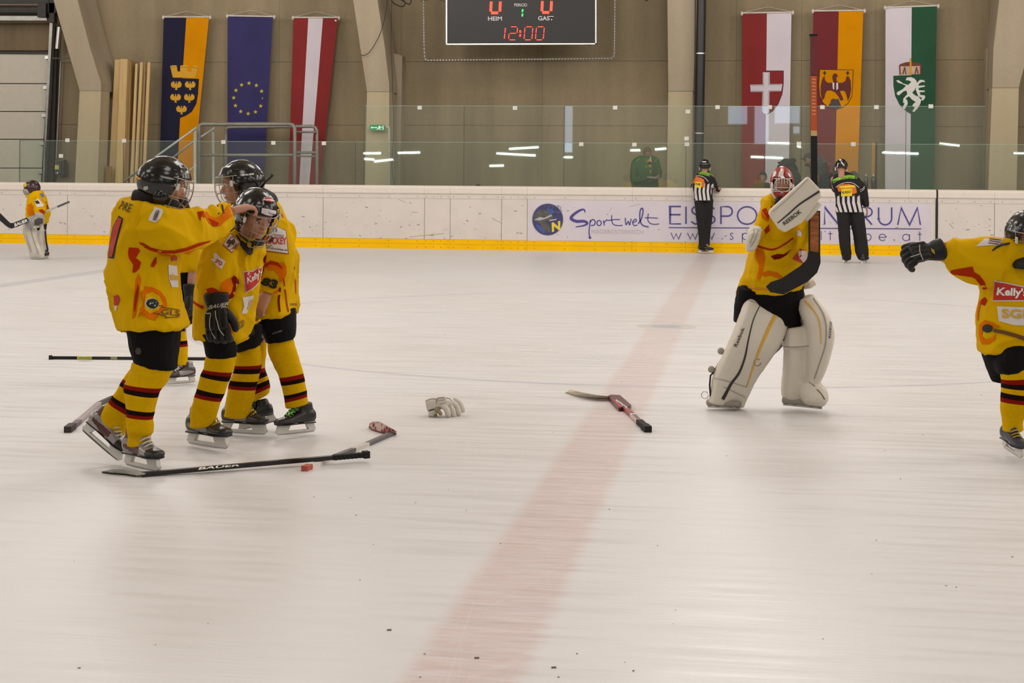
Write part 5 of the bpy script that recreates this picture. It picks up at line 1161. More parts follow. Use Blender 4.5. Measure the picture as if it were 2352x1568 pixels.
jG = garment('jersey', [
    L((1768, 448, 1830, 440, z, .09), (1752, 462, 1842, 460, z, .13), (1744, 500, 1850, 500, z, .17), (1734, 545, 1856, 545, z, .18), (1722, 590, 1856, 590, z, .19), (1710, 625, 1854, 630, z, .19), (1698, 662, 1842, 662, z, .18), (1694, 672, 1836, 676, z, .17), n=28),
    L((1752, 455, 1788, 480, z - .05, .07), (1741, 490, 1776, 505, z - .1, .065), (1729, 520, 1762, 535, z - .14, .06), (1726, 545, 1750, 556, z - .16, .05)),
    L((1822, 458, 1822, 540, z - .1, .08), (1838, 500, 1835, 580, z - .15, .08), (1858, 545, 1830, 590, z - .2, .07), (1870, 520, 1840, 520, z - .28, .06), (1872, 480, 1845, 475, z - .32, .05)),
    L((1730, 600, 1735, 545, z - .1, .06), (1790, 610, 1790, 540, z - .14, .1), (1850, 600, 1850, 545, z - .1, .08), ends=.4)], YEL, t, .009, .022, (4, 4, 4), 30, 2)
bG = bvh_of(jG)
garment('pants', [L((1697, 655, 1845, 655, z, .16), (1689, 690, 1846, 690, z, .17), (1690, 715, 1840, 715, z, .15), (1735, 740, 1838, 745, z, .13)), L((1694, 660, 1740, 670, z - .05, .12), (1688, 700, 1728, 705, z, .11), (1685, 738, 1712, 742, z, .08)), L((1782, 690, 1838, 690, z, .12), (1788, 725, 1838, 735, z, .11), (1789, 750, 1842, 752, z, .1), (1788, 780, 1815, 780, z, .07))], PANT, t, .009, .004, seed=9)
def pad(name, shapes): return garment(name, shapes, PADW, t, .008, .002, (12, 12, 12), 4, 1)
P1 = pad('leg_pad', [L((1717, 684, 1802, 710, z - .12, .05, z - .02), (1704, 722, 1806, 734, z - .16, .07, z - .05), (1684, 772, 1792, 782, z - .16, .07, z - .06), (1665, 813, 1768, 822, z - .12, .07, z - .04), (1643, 860, 1735, 868, z - .08, .07, z), (1635, 900, 1717, 904, z - .06, .065, z + .02), (1630, 924, 1704, 934, z - .05, .06, z + .02), ex=4)])
P2 = pad('leg_pad', [L((1830, 688, 1868, 677, z - .05, .09), (1833, 712, 1890, 703, z - .08, .11), (1846, 745, 1910, 742, z - .1, .12), (1851, 790, 1913, 782, z - .1, .12), (1848, 840, 1897, 844, z - .06, .11), (1846, 876, 1882, 874, z - .04, .1), ex=3),
                  L((1799, 752, 1862, 746, z - .02, .1), (1797, 770, 1866, 770, z - .02, .11), (1797, 793, 1866, 793, z - .02, .11), (1801, 800, 1860, 802, z - .01, .1), (1800, 840, 1860, 840, z, .1), (1796, 880, 1856, 880, z, .09), (1795, 900, 1850, 902, z, .085), (1798, 913, 1850, 918, z, .08), ex=3),
                  L((1830, 878, 1878, 872, z - .05, .08), (1832, 898, 1897, 892, z - .08, .09), (1838, 915, 1902, 914, z - .1, .09), (1846, 926, 1894, 930, z - .1, .07), ex=2.6)])
b1, b2 = bvh_of(P1), bvh_of(P2)
def wline(nm, par, b, mt, pts, w0, w1, h=.003):
    ln = smooth_line(pts, 6); k = len(ln); return stroke(nm, par, b, mt, [ln], [w0 + (w1 - w0) * i / k for i in range(k)], h)
wline('pad_stripe', P1, b1, PADL, [(1746, 700), (1730, 735), (1719, 780), (1711, 820), (1698, 855), (1680, 880), (1668, 902), (1660, 917)], 1.5, 8)
wline('pad_stripe', P1, b1, PADY, [(1788, 712), (1770, 745), (1752, 785), (1738, 820), (1726, 855), (1715, 888)], 9, 1.5)
text('pad_lettering', P1, b1, PADL, 'Reebok', [(1693, 797), (1711, 753), (1704, 751), (1685, 794)], .01, h=.004)
stroke('pad_seam', P1, b1, PADG, [[(1640, 868), (1675, 876), (1716, 889)], [(1662, 888), (1712, 912)], [(1716, 688), (1800, 716)]], 1.4, .003, 6)
decal('pad_emblem', P1, b1, PADG, [[(1740 + 9 * math.cos(a * .6), 832 + 9 * math.sin(a * .6)) for a in range(10)] + [(1740 + 7 * math.cos(a * .6), 832 + 7 * math.sin(a * .6)) for a in range(9, -1, -1)]], 4, .003)
wline('pad_stripe', P2, b2, PADY, [(1847, 690), (1862, 705), (1878, 728), (1884, 755), (1886, 790)], 3.5, 2)
wline('pad_seam', P2, b2, PADG, [(1868, 684), (1888, 715), (1897, 745), (1896, 790), (1884, 830), (1870, 870)], 3, 2.5)
wline('pad_seam', P2, b2, PADG, [(1800, 796), (1830, 797), (1858, 794)], 2, 1.5)
wline('pad_seam', P2, b2, PADL, [(1858, 877), (1868, 884), (1872, 887)], 1, 1.5); wline('pad_seam', P2, b2, PADL, [(1876, 894), (1886, 904), (1894, 917)], 1.5, 2)
text('pad_lettering', P2, b2, PADL, 'REEBOK', [(1908, 776), (1911, 736), (1906, 736), (1903, 776)], .01, h=.004)
mesh_obj('knee_wing', *prism([Pz(x, y, z + .02) for x, y in ((1764, 824), (1780, 800), (1800, 782), (1802, 790), (1790, 804), (1772, 820))], FW * .05), PADG, t)
mesh_obj('pad_strap', *tube([Pz(x, y, z - .05) for x, y in ((1642, 852), (1632, 862), (1630, 885), (1632, 910))], .006, 6), RUB, t, True)
mesh_obj('pad_strap', *tube([Pz(x, y, z - .05) for x, y in ((1668, 805), (1655, 828), (1640, 852))], .006, 6), M('strap_gold', (150, 116, 50), .5), t, True)
for x, y in ((1656, 806), (1634, 848)): mesh_obj('buckle', *ellipsoid(Pz(x, y, z - .05), .022, .016, .022, None, 10, 6), PADG, t, True)
mesh_obj('pull_ring', *tube([Pz(x, y, z - .04) for x, y in arc(1619, 907, 8, 8, 0, 330, 14)], .0025, 5), RUN, t, True)
def gskate(h_, t_):
    o = (h_ + t_) / 2; X = (t_ - h_).normalized(); Y = UP.cross(X).normalized()
    m_ = mesh_obj('skate', *loft([(h_ + UP * .035, Y * .03, UP * .02), (o + UP * .035, Y * .035, UP * .022), (t_ + UP * .035, Y * .03, UP * .02)], 14)[:2], PADG, t, True)
    mesh_obj('blade_holder', *prism([h_ - Y * .004 + UP * .002, t_ - Y * .004 + UP * .004, t_ - Y * .004 + UP * .014, h_ - Y * .004 + UP * .014], Y * .008), RUN, m_)
    mb = MB()
    for u in (.06, .3, .72, .94):
        p = h_ * (1 - u) + t_ * u; mb.add(prism([p - X * .012 - Y * .006 + UP * .01, p + X * .012 - Y * .006 + UP * .01, p + X * .02 - Y * .006 + UP * .035, p - X * .02 - Y * .006 + UP * .035], Y * .012))
    mb.out('tower', PADG, m_)
gskate(Pz(1799, 931, z - .02), Pz(1888, 941, z - .12)); gskate(Pz(1626, 936, z), Pz(1700, 941, z - .1))
# mask
P_ = lambda x, y, z_: hG + RGk @ (Vector((x, y, z_)) * .74)
MRED = M('mask_red', (150, 34, 26), .3, var=.1); MWH = M('mask_white', (216, 206, 202), .3)
mk = mesh_obj('mask', *shell(P_(-.005, 0, .005), RGk, .74, .132, .096, .132, .05, -.10, -.06, .006, .003), MRED, t, True)
def chin_f(d, p): return p
mesh_obj('chin_guard', *loft([(P_(.115, 0, -.07), RGk @ Vector((0, .062, 0)), RGk @ Vector((.012, 0, 0))), (P_(.115, 0, -.10), RGk @ Vector((0, .05, 0)), RGk @ Vector((.02, 0, 0))), (P_(.10, 0, -.14), RGk @ Vector((0, .03, 0)), RGk @ Vector((.02, 0, 0)))], 16)[:2], MRED, mk, True)
mesh_obj('jaw_guard', *loft([(P_(.06, .085, -.01), RGk @ Vector((.03, 0, 0)), RGk @ Vector((0, .008, 0))), (P_(.06, .08, -.07), RGk @ Vector((.04, 0, 0)), RGk @ Vector((0, .01, 0))), (P_(.08, .05, -.12), RGk @ Vector((.03, 0, 0)), RGk @ Vector((0, .014, 0)))], 12)[:2], MWH, mk, True)
mesh_obj('jaw_guard', *loft([(P_(.06, -.085, -.01), RGk @ Vector((.03, 0, 0)), RGk @ Vector((0, .008, 0))), (P_(.06, -.08, -.07), RGk @ Vector((.04, 0, 0)), RGk @ Vector((0, .01, 0))), (P_(.08, -.05, -.12), RGk @ Vector((.03, 0, 0)), RGk @ Vector((0, .014, 0)))], 12)[:2], MWH, mk, True)
mb = MB()
def cg(y, z_): return P_(.158 - 6 * y * y - .5 * max(0, abs(z_) - .04), y, z_)
for z_ in (.045, -.03, -.062): mb.add(tube([cg(-.07 + .14 * i / 10, z_) for i in range(11)], .0026, 6))
for y in (-.055, -.033, -.011, .011, .033, .055): mb.add(tube([cg(y, .05 - .118 * i / 6 * (1 if abs(y) > .02 else 1)) for i in range(7)] if abs(y) > .04 else [cg(y, .05), cg(y, .02), cg(y, .0)], .0024, 6))
mb.add(tube([cg(.068 * math.cos(a / 16 * 6.283), -.008 + .056 * math.sin(a / 16 * 6.283)) for a in range(16)], .003, 6, closed=True))
tag(mb.out('cage', M('cage_white', (212, 204, 198), .3, .3), mk, True), 'white wire face cage')
bm_ = bvh_of(mk, *mk.children)
decal('mask_stripe', mk, bm_, MWH, [(1790, 394), (1795, 387), (1800, 393), (1799, 403), (1803, 409), (1785, 409), (1788, 402)], 3, .003)
decal('mask_stripe', mk, bm_, MWH, [[(1775, 404), (1779, 395), (1784, 394), (1782, 402), (1777, 411), (1774, 414)], [(1771, 418), (1774, 418), (1776, 430), (1779, 438), (1775, 436), (1772, 428)], [(1814, 418), (1820, 416), (1819, 430), (1813, 437)], [(1809, 396), (1814, 400), (1819, 410), (1814, 408), (1810, 402)]], 3, .003)
stroke('mask_stripe', mk, bm_, MRED, [[(1792, 392), (1790, 407)], [(1797, 392), (1798, 407)]], 1.2, .005)
decal('mask_stripe', mk, bm_, MWH, [[(1792, 431), (1800, 431), (1799, 444), (1793, 444)], [(1785, 431), (1788, 431), (1790, 439), (1787, 438)], [(1804, 431), (1807, 431), (1804, 440), (1802, 439)]], 3, .003)
garment('neck_guard', [L((1778, 436, 1818, 432, z + .02, .06), (1768, 452, 1832, 440, z - .02, .1), (1776, 462, 1820, 456, z - .08, .08))], GB, t, .008, .003)
garment('neck_guard', [L((1785, 452, 1798, 450, z - .19, .02), (1778, 465, 1790, 464, z - .2, .02), (1779, 475, 1784, 474, z - .2, .012))], GB, t, .005, 0)
# blocker, gloves, stick
zb = 9.62
blk = [(1857, 405), (1884, 434), (1887, 452), (1842, 512), (1803, 534), (1790, 525), (1767, 490), (1770, 482)]
me = remesh([prism([Pz(x, y, zb) for x, y in blk], FW * .06)], .007, 3); me.name = 'blocker'; me.materials.clear(); me.materials.append(PADW); me.polygons.foreach_set('use_smooth', [True] * len(me.polygons))
bk = link('blocker', me, t); bb = bvh_of(bk)
wline('blocker_line', bk, bb, PADL, [(1884, 438), (1862, 452), (1835, 470), (1808, 494), (1786, 512)], 5, 2.5)
text('blocker_lettering', bk, bb, PADL, 'REEBOK', [(1802, 518), (1842, 488), (1836, 480), (1797, 511)], .02, h=.004)
wline('blocker_seam', bk, bb, PADG, [(1775, 486), (1810, 456), (1855, 412)], 1.2, 1.2)
garment('blocker_cuff', [L((1862, 455, 1888, 470, zb + .1, .05), (1845, 470, 1872, 490, zb + .12, .06), (1835, 490, 1855, 510, zb + .14, .05))], PADW, t, .007, .002)
garment('catch_glove', [L((1726, 518, 1748, 520, z - .2, .04), (1718, 534, 1746, 538, z - .24, .06), (1713, 555, 1738, 558, z - .24, .05), (1714, 577, 1728, 577, z - .2, .03), ex=3), L((1740, 522, 1750, 528, z - .25, .03), (1734, 545, 1745, 548, z - .27, .03), (1722, 572, 1734, 574, z - .24, .025), ex=3)], PADW, t, .006, .006, (18, 18, 18))
bcg = bvh_of([o for o in t.children if o.name.startswith('catch_glove')][0])
for q in ([(1732, 524), (1730, 540), (1722, 558)], [(1741, 530), (1734, 550), (1724, 568)], [(1737, 524), (1744, 530)]): wline('glove_seam', t, bcg, PADG, q, 1.6, 1.2)
garment('thigh_guard', [L((1836, 648, 1846, 664, z + .05, .05), (1850, 643, 1860, 662, z + .05, .06), (1866, 638, 1874, 655, z + .05, .05))], PADW, t, .007, .003)
# prints
decal('sleeve_flame', jG, bG, FLO, [(1748, 488), (1754, 478), (1762, 482), (1766, 500), (1764, 510), (1756, 505), (1750, 500)], 5)
decal('sleeve_flame', jG, bG, FLR, [(1750, 482), (1760, 478), (1767, 495), (1765, 508), (1759, 495)], 5, .0045)
decal('side_flame', jG, bG, FLR, [(1771, 470), (1776, 474), (1774, 490), (1769, 484)], 4)
wline('waist_flame', jG, bG, FLR, [(1730, 562), (1750, 568), (1775, 573), (1800, 562), (1822, 546)], 5, 3)
decal('waist_flame', jG, bG, FLD, [(1770, 588), (1785, 583), (1800, 584), (1818, 572), (1806, 586), (1792, 594), (1778, 596)], 5)
decal('side_flame', jG, bG, FLO, [(1735, 570), (1752, 572), (1758, 590), (1752, 620), (1745, 645), (1738, 640), (1744, 610), (1736, 590)], 5)
decal('side_flame', jG, bG, FLR, [(1755, 528), (1766, 515), (1768, 530), (1758, 537)], 5)
decal('hem_flame', jG, bG, FLO, [(1750, 626), (1765, 621), (1785, 626), (1798, 636), (1790, 640), (1770, 632), (1754, 636)], 5)
decal('hem_flame', jG, bG, M('hem_orange', (196, 120, 10), .85), [(1700, 655), (1740, 660), (1780, 664), (1780, 668), (1740, 665), (1699, 659)], 5)
decal('chest_patch', jG, bG, PRR, [(1838, 570), (1852, 575), (1856, 590), (1848, 606), (1836, 602), (1820, 594)], 5)
decal('chest_patch', jG, bG, PRW, [(1835, 575), (1852, 576), (1855, 588), (1846, 604), (1836, 592)], 4, .005)
decal('chest_patch', jG, bG, PRW, [(1832, 527), (1842, 530), (1842, 543), (1830, 541)], 4)
# ---- sticks
TAPEK = M('tape_black', (19, 18, 18), .8, var=.2, scale=60); TAPEW = M('tape_white', (206, 200, 192), .8, var=.06, scale=60); CARB = M('shaft_black', (18, 16, 18), .3, var=.2)
def bar(p, q, hx, hy, upv=Vector((0, 0, 1))):
    p = Vector(p); q = Vector(q); X = (q - p).normalized(); Y = upv.cross(X).normalized(); Z = X.cross(Y)
    return box((p + q) / 2, (q - p).length / 2, hx, hy, Matrix((X, Y, Z)).transposed())
def strip(t, name, pts, widths, mat, th=.006, h=0.0):
    pass
t = thing('goalie_stick', 'goalkeeper stick held upright with black paddle and orange shaft', 'hockey stick', Pz(1868, 640, 9.72)); zs = 9.72
def zp(pts, dz=0): return [Pz(x, y, zs + dz) for x, y in pts]
mesh_obj('blade', *prism(zp([(1858, 578), (1884, 582), (1885, 603), (1877, 626), (1855, 647), (1800, 676), (1770, 671), (1760, 658), (1771, 648), (1795, 640), (1838, 612), (1855, 596)]), FW * .022), TAPEK, t)
mesh_obj('paddle', *prism(zp([(1858, 484), (1884, 484), (1884, 582), (1858, 578)]), FW * .024), CARB, t)
mesh_obj('paddle_print', *prism(zp([(1861, 487), (1881, 487), (1880, 580), (1861, 576)], -.002), FW * .001), M('paddle_brown', (142, 78, 28), .5, var=.45, scale=14, sscale=(1, 1, 5)), t)
mesh_obj('shaft', *prism(zp([(1862, 80), (1876, 80), (1878, 484), (1863, 484)]), FW * .02), CARB, t)
mesh_obj('shaft_print', *prism(zp([(1862, 82), (1876, 82), (1876.4, 172), (1862.3, 172)], -.002), FW * .001), M('shaft_wine', (112, 40, 42), .5), t)
mesh_obj('shaft_print', *prism(zp([(1862, 174), (1876.2, 174), (1876.6, 300), (1862.3, 300)], -.002), FW * .001), M('shaft_orange', (196, 84, 40), .5, var=.12), t)
mesh_obj('shaft_print', *prism(zp([(1862.3, 300), (1876.6, 300), (1876.8, 312), (1862.4, 312)], -.002), FW * .001), M('shaft_cream', (206, 170, 110), .5), t)
mb = MB()
for k in range(11): mb.add(prism(zp([(1865, 180 + k * 8), (1874, 181 + k * 8), (1874, 184 + k * 8), (1865, 183 + k * 8)], -.004), FW * .001))
tag(mb.out('shaft_marks', M('shaft_pale', (226, 150, 100), .5), t), kind='stuff')
mesh_obj('butt_end', *prism(zp([(1860, 78), (1878, 78), (1878, 83), (1860, 83)], -.003), FW * .026), TAPEK, t)

# ================================================================ PERSON R: player entering from the side with outstretched arm
t = Rp = person('player at picture edge stretching a black glove out sideways', 2325, 1050)
z = 8.4
RR = frame((.25, -.22, .94), (-.1, 1, .1)); hR = Pz(2362, 545, z - .05)
body(t, [[(2350, 610, z, .08), (2345, 700, z, .12), (2340, 790, z, .11)], [(2322, 800, z, .06), (2332, 870, z - .1, .035), (2328, 970, z - .01, .022)], [(2395, 800, z, .05), (2402, 870, z + .14, .032), (2411, 955, z + .28, .022)], [(2300, 580, z, .05), (2220, 590, z - .05, .04), (2140, 580, z - .1, .028)], [(2400, 600, z, .05), (2450, 660, z, .04), (2470, 700, z - .1, .03)]], [(hR, RR, .95)], [], .007)
face(t, hR, RR, .95)
jR = garment('jersey', [
    L((2300, 548, 2420, 548, z, .09), (2272, 575, 2440, 570, z, .14), (2252, 625, 2445, 620, z, .16), (2252, 670, 2440, 670, z, .165), (2246, 720, 2440, 720, z, .17), (2244, 770, 2440, 765, z, .17), (2248, 806, 2440, 800, z, .165), n=28),
    L((2335, 545, 2320, 640, z - .05, .09), (2290, 545, 2275, 662, z - .08, .09), (2245, 548, 2226, 648, z - .1, .085), (2205, 549, 2190, 628, z - .12, .075), (2172, 553, 2166, 605, z - .12, .06), (2152, 558, 2150, 598, z - .12, .05)),
    L((2420, 550, 2400, 650, z, .08), (2460, 600, 2430, 690, z - .05, .07), (2485, 670, 2455, 710, z - .1, .06))], YEL, t, .0085, .018, (4, 4, 3.4), 50, 2)
bR = bvh_of(jR)
garment('pants', [L((2256, 790, 2420, 790, z, .15), (2258, 815, 2410, 820, z, .15), (2268, 845, 2340, 850, z + .02, .1), (2278, 875, 2306, 880, z + .04, .05)), L((2290, 790, 2370, 790, z - .05, .12), (2284, 830, 2365, 835, z - .1, .1), (2292, 858, 2350, 850, z - .1, .08)), L((2350, 790, 2430, 790, z, .12), (2370, 860, 2435, 850, z + .08, .09))], PANT, t, .009, .004, seed=3)
sock(t, [(2296, 848, 2366, 828, z - .12, .07), (2300, 872, 2368, 868, z - .1, .068), (2300, 900, 2362, 908, z - .06, .062), (2298, 935, 2360, 940, z - .02, .06), (2302, 965, 2350, 965, z, .055), (2304, 988, 2350, 986, z, .052)], [(.95, 1.3, BURG), (1.3, 1.65, STRB), (2.0, 2.35, STRB), (2.35, 2.62, BURG)])
sock(t, [(2372, 840, 2430, 835, z + .08, .07), (2385, 900, 2435, 900, z + .2, .06), (2392, 975, 2432, 975, z + .3, .05)], [(.6, .8, BURG), (.8, 1.0, STRB)])
BN = M('boot_navy', (52, 54, 66), .4, var=.2)
skate(t, Pz(2306, 1028, z + .1), Pz(2345, 1053, z - .13), 1.0, (0, 1, 0), BN, BN, LACEY, BN)
skate(t, Pz(2420, 1020, z + .35), Pz(2450, 1030, z + .2), 1.0)
hl = helmet(t, hR, RR, 1.02)
garment('neck_guard', [L((2318, 588, 2400, 585, z - .05, .09), (2322, 604, 2390, 604, z - .12, .09), (2330, 616, 2365, 618, z - .16, .05))], GB, t, .007, .002)
mesh_obj('loose_strap', *tube([Pz(2318, 559, z - .12), Pz(2300, 562, z - .2), Pz(2288, 568, z - .2), Pz(2279, 576, z - .2)], [.006, .007, .007, .003], 6), RUB, hl, True)
RGl = frame((-.97, -.16, .15), (-.2, .6, .75)); g = glove(t, Pz(2128, 580, z - .14), RGl, .98, side=-1, curl=(.75, .95, .6))
gb = bvh_of(g, *g.children); stroke('glove_piping', g, gb, GW, [smooth_line([(2112, 562), (2113, 580), (2120, 596)]), [(2092, 590), (2112, 584)]], 2, .004, 4)
decal('glove_badge', g, gb, M('badge_yellow', (150, 128, 20), .6), [(2138, 570), (2146, 574), (2148, 584), (2140, 580)], 4, .004)
decal('shoulder_patch', jR, bR, PRW, [(2262, 548), (2305, 549), (2295, 562), (2240, 566)], 5)
stroke('patch_lettering', jR, bR, M('patch_plum', (90, 50, 50), .8), [[(2272, 549), (2300, 552)], [(2272, 553), (2298, 557)], [(2270, 558), (2294, 561)]], 1.8, .006, 5)
decal('chest_patch', jR, bR, PRW, [(2283, 643), (2352, 657), (2400, 655), (2400, 692), (2352, 692), (2282, 692)], 5)
decal('chest_patch', jR, bR, PRR, [(2284, 646), (2352, 660), (2400, 658), (2400, 689), (2352, 689), (2282, 689)], 5, .005)
text('chest_lettering', jR, bR, WH, 'Kelly\'s', [(2289, 683), (2360, 686), (2360, 662), (2292, 659)], .035, h=.008)
decal('chest_patch', jR, bR, PRW, [(2290, 703), (2340, 705), (2400, 705), (2400, 748), (2330, 747), (2294, 737)], 5)
text('chest_lettering', jR, bR, PRG, 'SGB', [(2302, 730), (2372, 732), (2370, 712), (2300, 709)], .03, h=.006)
decal('sleeve_flame', jR, bR, FLR, [(2178, 622), (2205, 617), (2234, 612), (2238, 625), (2250, 632), (2262, 648), (2266, 664), (2258, 665), (2250, 652), (2240, 640), (2232, 636), (2218, 634), (2190, 630)], 5)
decal('sleeve_flame', jR, bR, FLR, [(2155, 592), (2160, 575), (2168, 578), (2164, 594)], 4)
decal('sleeve_flame', jR, bR, FLO, [(2154, 560), (2165, 560), (2178, 552), (2170, 566), (2158, 570), (2152, 596), (2158, 598), (2163, 584), (2150, 585)], 4)
decal('side_flame', jR, bR, FLR, [(2254, 688), (2262, 682), (2268, 690), (2262, 702), (2252, 698)], 4)
wline('side_flame', jR, bR, FLO, [(2252, 690), (2247, 715), (2246, 735)], 5, 4)
decal('hem_flame', jR, bR, FLO, [(2250, 745), (2262, 735), (2280, 740), (2300, 752), (2285, 752), (2268, 748), (2258, 755), (2256, 770), (2262, 780), (2280, 775), (2288, 765), (2286, 780), (2270, 790), (2255, 790), (2248, 770)], 5)
decal('puck_print', jR, bR, M('puck_green', (26, 34, 24), .8), arc(2269, 754, 12, 9.5, 0, 360, 16)[:-1], 4, .006)
wline('crest_lettering', jR, bR, M('crest_brown', (96, 56, 16), .8), [(2282, 758), (2310, 764), (2340, 773), (2365, 782)], 8, 9, .007)

# ================================================================ PERSON L: small goalkeeper far off by the boards
t = Lp = person('small goalkeeper in profile by the far boards, white pads and catching glove', 90, 594)
z = 26.8
RL = frame((-.97, -.12, .2), (0, 1, 0)); hL = Pz(74, 432, z)
body(t, [[(82, 450, z, .08), (86, 490, z, .12), (85, 520, z, .12)], [(80, 520, z, .08), (85, 560, z, .06), (88, 585, z, .05)], [(95, 520, z, .08), (98, 560, z, .06), (100, 585, z, .05)], [(92, 460, z - .2, .05), (96, 490, z - .2, .04), (82, 500, z - .25, .035)], [(100, 465, z, .05), (106, 495, z, .04), (103, 520, z, .03)]], [(hL, RL, .9)], [], .014)
jL = garment('jersey', [L((72, 440, 98, 438, z, .09), (64, 452, 106, 455, z, .15), (61, 475, 111, 478, z, .18), (60, 495, 112, 495, z, .18), (62, 512, 106, 515, z, .17)), L((85, 446, 106, 470, z - .18, .07), (80, 470, 104, 488, z - .22, .07), (78, 490, 92, 500, z - .25, .05)), L((98, 460, 114, 480, z, .08), (99, 490, 115, 492, z, .08), (101, 508, 111, 510, z, .06))], YEL, t, .016, .012, (6, 6, 5), 60, 2)
bL = bvh_of(jL)
garment('pants', [L((66, 505, 104, 508, z, .15), (62, 525, 104, 530, z, .14))], PANT, t, .016, .004)
PADW2 = M('pad_dirty', (196, 188, 174), .6, var=.14, scale=6)
P3 = garment('leg_pad', [L((54, 512, 84, 515, z - .15, .07), (54, 535, 86, 540, z - .16, .08), (62, 560, 92, 562, z - .14, .08), (68, 580, 100, 582, z - .12, .08), (68, 591, 104, 592, z - .1, .07), ex=3.5)], PADW2, t, .014, .004)
P4 = garment('leg_pad', [L((78, 512, 103, 514, z, .12), (80, 540, 104, 542, z, .12), (84, 565, 106, 566, z, .12), (86, 588, 106, 588, z, .1), ex=3.5)], PADW2, t, .014, .004)
b3 = bvh_of(P3)
wline('pad_stripe', P3, b3, PADG, [(70, 525), (75, 545), (82, 565), (88, 583)], 1.5, 2, .006); wline('pad_stripe', P3, b3, PADG, [(60, 540), (66, 560), (72, 580)], 1, 2, .006)
mesh_obj('toe_strap', *tube([Pz(x, y, z - .1) for x, y in ((104, 530), (106, 555), (110, 575))], .015, 6), RUB, t, True)
skate(t, Pz(113, 593, z + .02), Pz(86, 595, z - .12), 1.0, (0, 1, 0), BOOT, BOOT, LACEW, BOOT)
mesh_obj('runner', *prism([Pz(x, y, z - .15) for x, y in ((70, 592), (110, 590), (110, 594), (72, 595))], FW * .02), RUN, t)
MB_ = M('mask_dark', (48, 22, 26), .25, var=.3, scale=12); MYL = M('mask_yellow', (206, 170, 40), .35)
mk = mesh_obj('mask', *shell(hL, RL, .98, .135, .108, .135, .0, -.10, -.08, .008, .002), MB_, t, True)
PL_ = lambda x, y, z_: hL + RL @ (Vector((x, y, z_)) * .98)
mesh_obj('face_shield', *ellipsoid(PL_(.07, 0, -.04), .085, .085, .08, RL, 16, 10), M('mask_grey', (150, 146, 130), .35, .2), mk, True)
mesh_obj('mask_front', *ellipsoid(PL_(.09, 0, .055), .05, .085, .045, RL, 14, 8), MYL, mk, True)
mesh_obj('chin_guard', *ellipsoid(PL_(.07, 0, -.12), .06, .06, .03, RL, 12, 8), MYL, mk, True)
g1 = garment('catch_glove', [L((58, 505, 60, 520, z - .3, .08), (70, 500, 76, 524, z - .33, .1), (86, 494, 92, 522, z - .34, .1), (100, 494, 101, 510, z - .32, .07)), L((79, 487, 100, 490, z - .28, .07), (80, 497, 101, 500, z - .3, .07))], M('catcher_grey', (150, 146, 140), .6, var=.25, scale=12), t, .014, .004)
bg_ = bvh_of(g1); decal('glove_pocket', g1, bg_, M('pocket_dark', (60, 56, 54), .7), [(79, 505), (88, 500), (98, 502), (98, 512), (88, 517), (79, 516)], 3, .008); decal('glove_rim', g1, bg_, PADW, [(76, 518), (90, 519), (98, 514), (99, 518), (90, 524), (76, 524)], 3, .01)
garment('black_glove', [L((98, 512, 108, 514, z - .02, .05), (98, 524, 106, 528, z, .05), (102, 531, 105, 532, z, .03))], M('glove_black', (24, 22, 22), .5), t, .012, 0)
decal('shoulder_patch', jL, bL, PRW, [(78, 460), (88, 457), (100, 470), (99, 474), (85, 476)], 3, .008); decal('patch_print', jL, bL, PRB, [(81, 462), (87, 460), (92, 467), (84, 468)], 3, .012)
decal('shoulder_patch', jL, bL, M('patch_blue', (90, 104, 160), .7), [(91, 445), (97, 443), (102, 451), (97, 453)], 3, .008)
decal('side_flame', jL, bL, FLO, [(64, 470), (72, 466), (78, 480), (78, 494), (70, 498), (64, 490)], 3, .008); decal('sleeve_flame', jL, bL, FLR, [(88, 482), (96, 480), (104, 486), (102, 494), (95, 488)], 3, .01)
decal('back_print', jL, bL, FLR, [(104, 462), (109, 468), (113, 484), (110, 486), (107, 475)], 3, .008)
t = thing('goalie_stick', 'black goalkeeper stick held across by the small far goalkeeper', 'hockey stick', Pz(28, 524, 26.3)); zs = 26.35
mesh_obj('blade', *prism(zp([(-8, 486), (0, 490), (22, 512), (34, 512), (34, 522), (26, 525), (18, 522), (0, 507), (-8, 498)]), FW * .03), TAPEK, t)
mesh_obj('paddle', *prism(zp([(32, 511), (60, 500), (64, 503), (64, 510), (36, 522), (30, 520)]), FW * .03), CARB, t)
text('paddle_lettering', t, (zs - .003,), WH, 'BAUER', [(34, 521), (64, 509), (63, 502), (33, 513)], .03)
mesh_obj('shaft', *prism(zp([(60, 501), (158, 461.5), (159.5, 465), (62, 506)], .25), FW * .025), M('shaft_silver', (176, 176, 178), .4, .3), t)
mesh_obj('shaft_grip', *prism(zp([(131, 472.5), (158, 461.3), (159.7, 465.2), (133, 476.5)], .24), FW * .03), M('grip_grey', (70, 70, 74), .6), t)
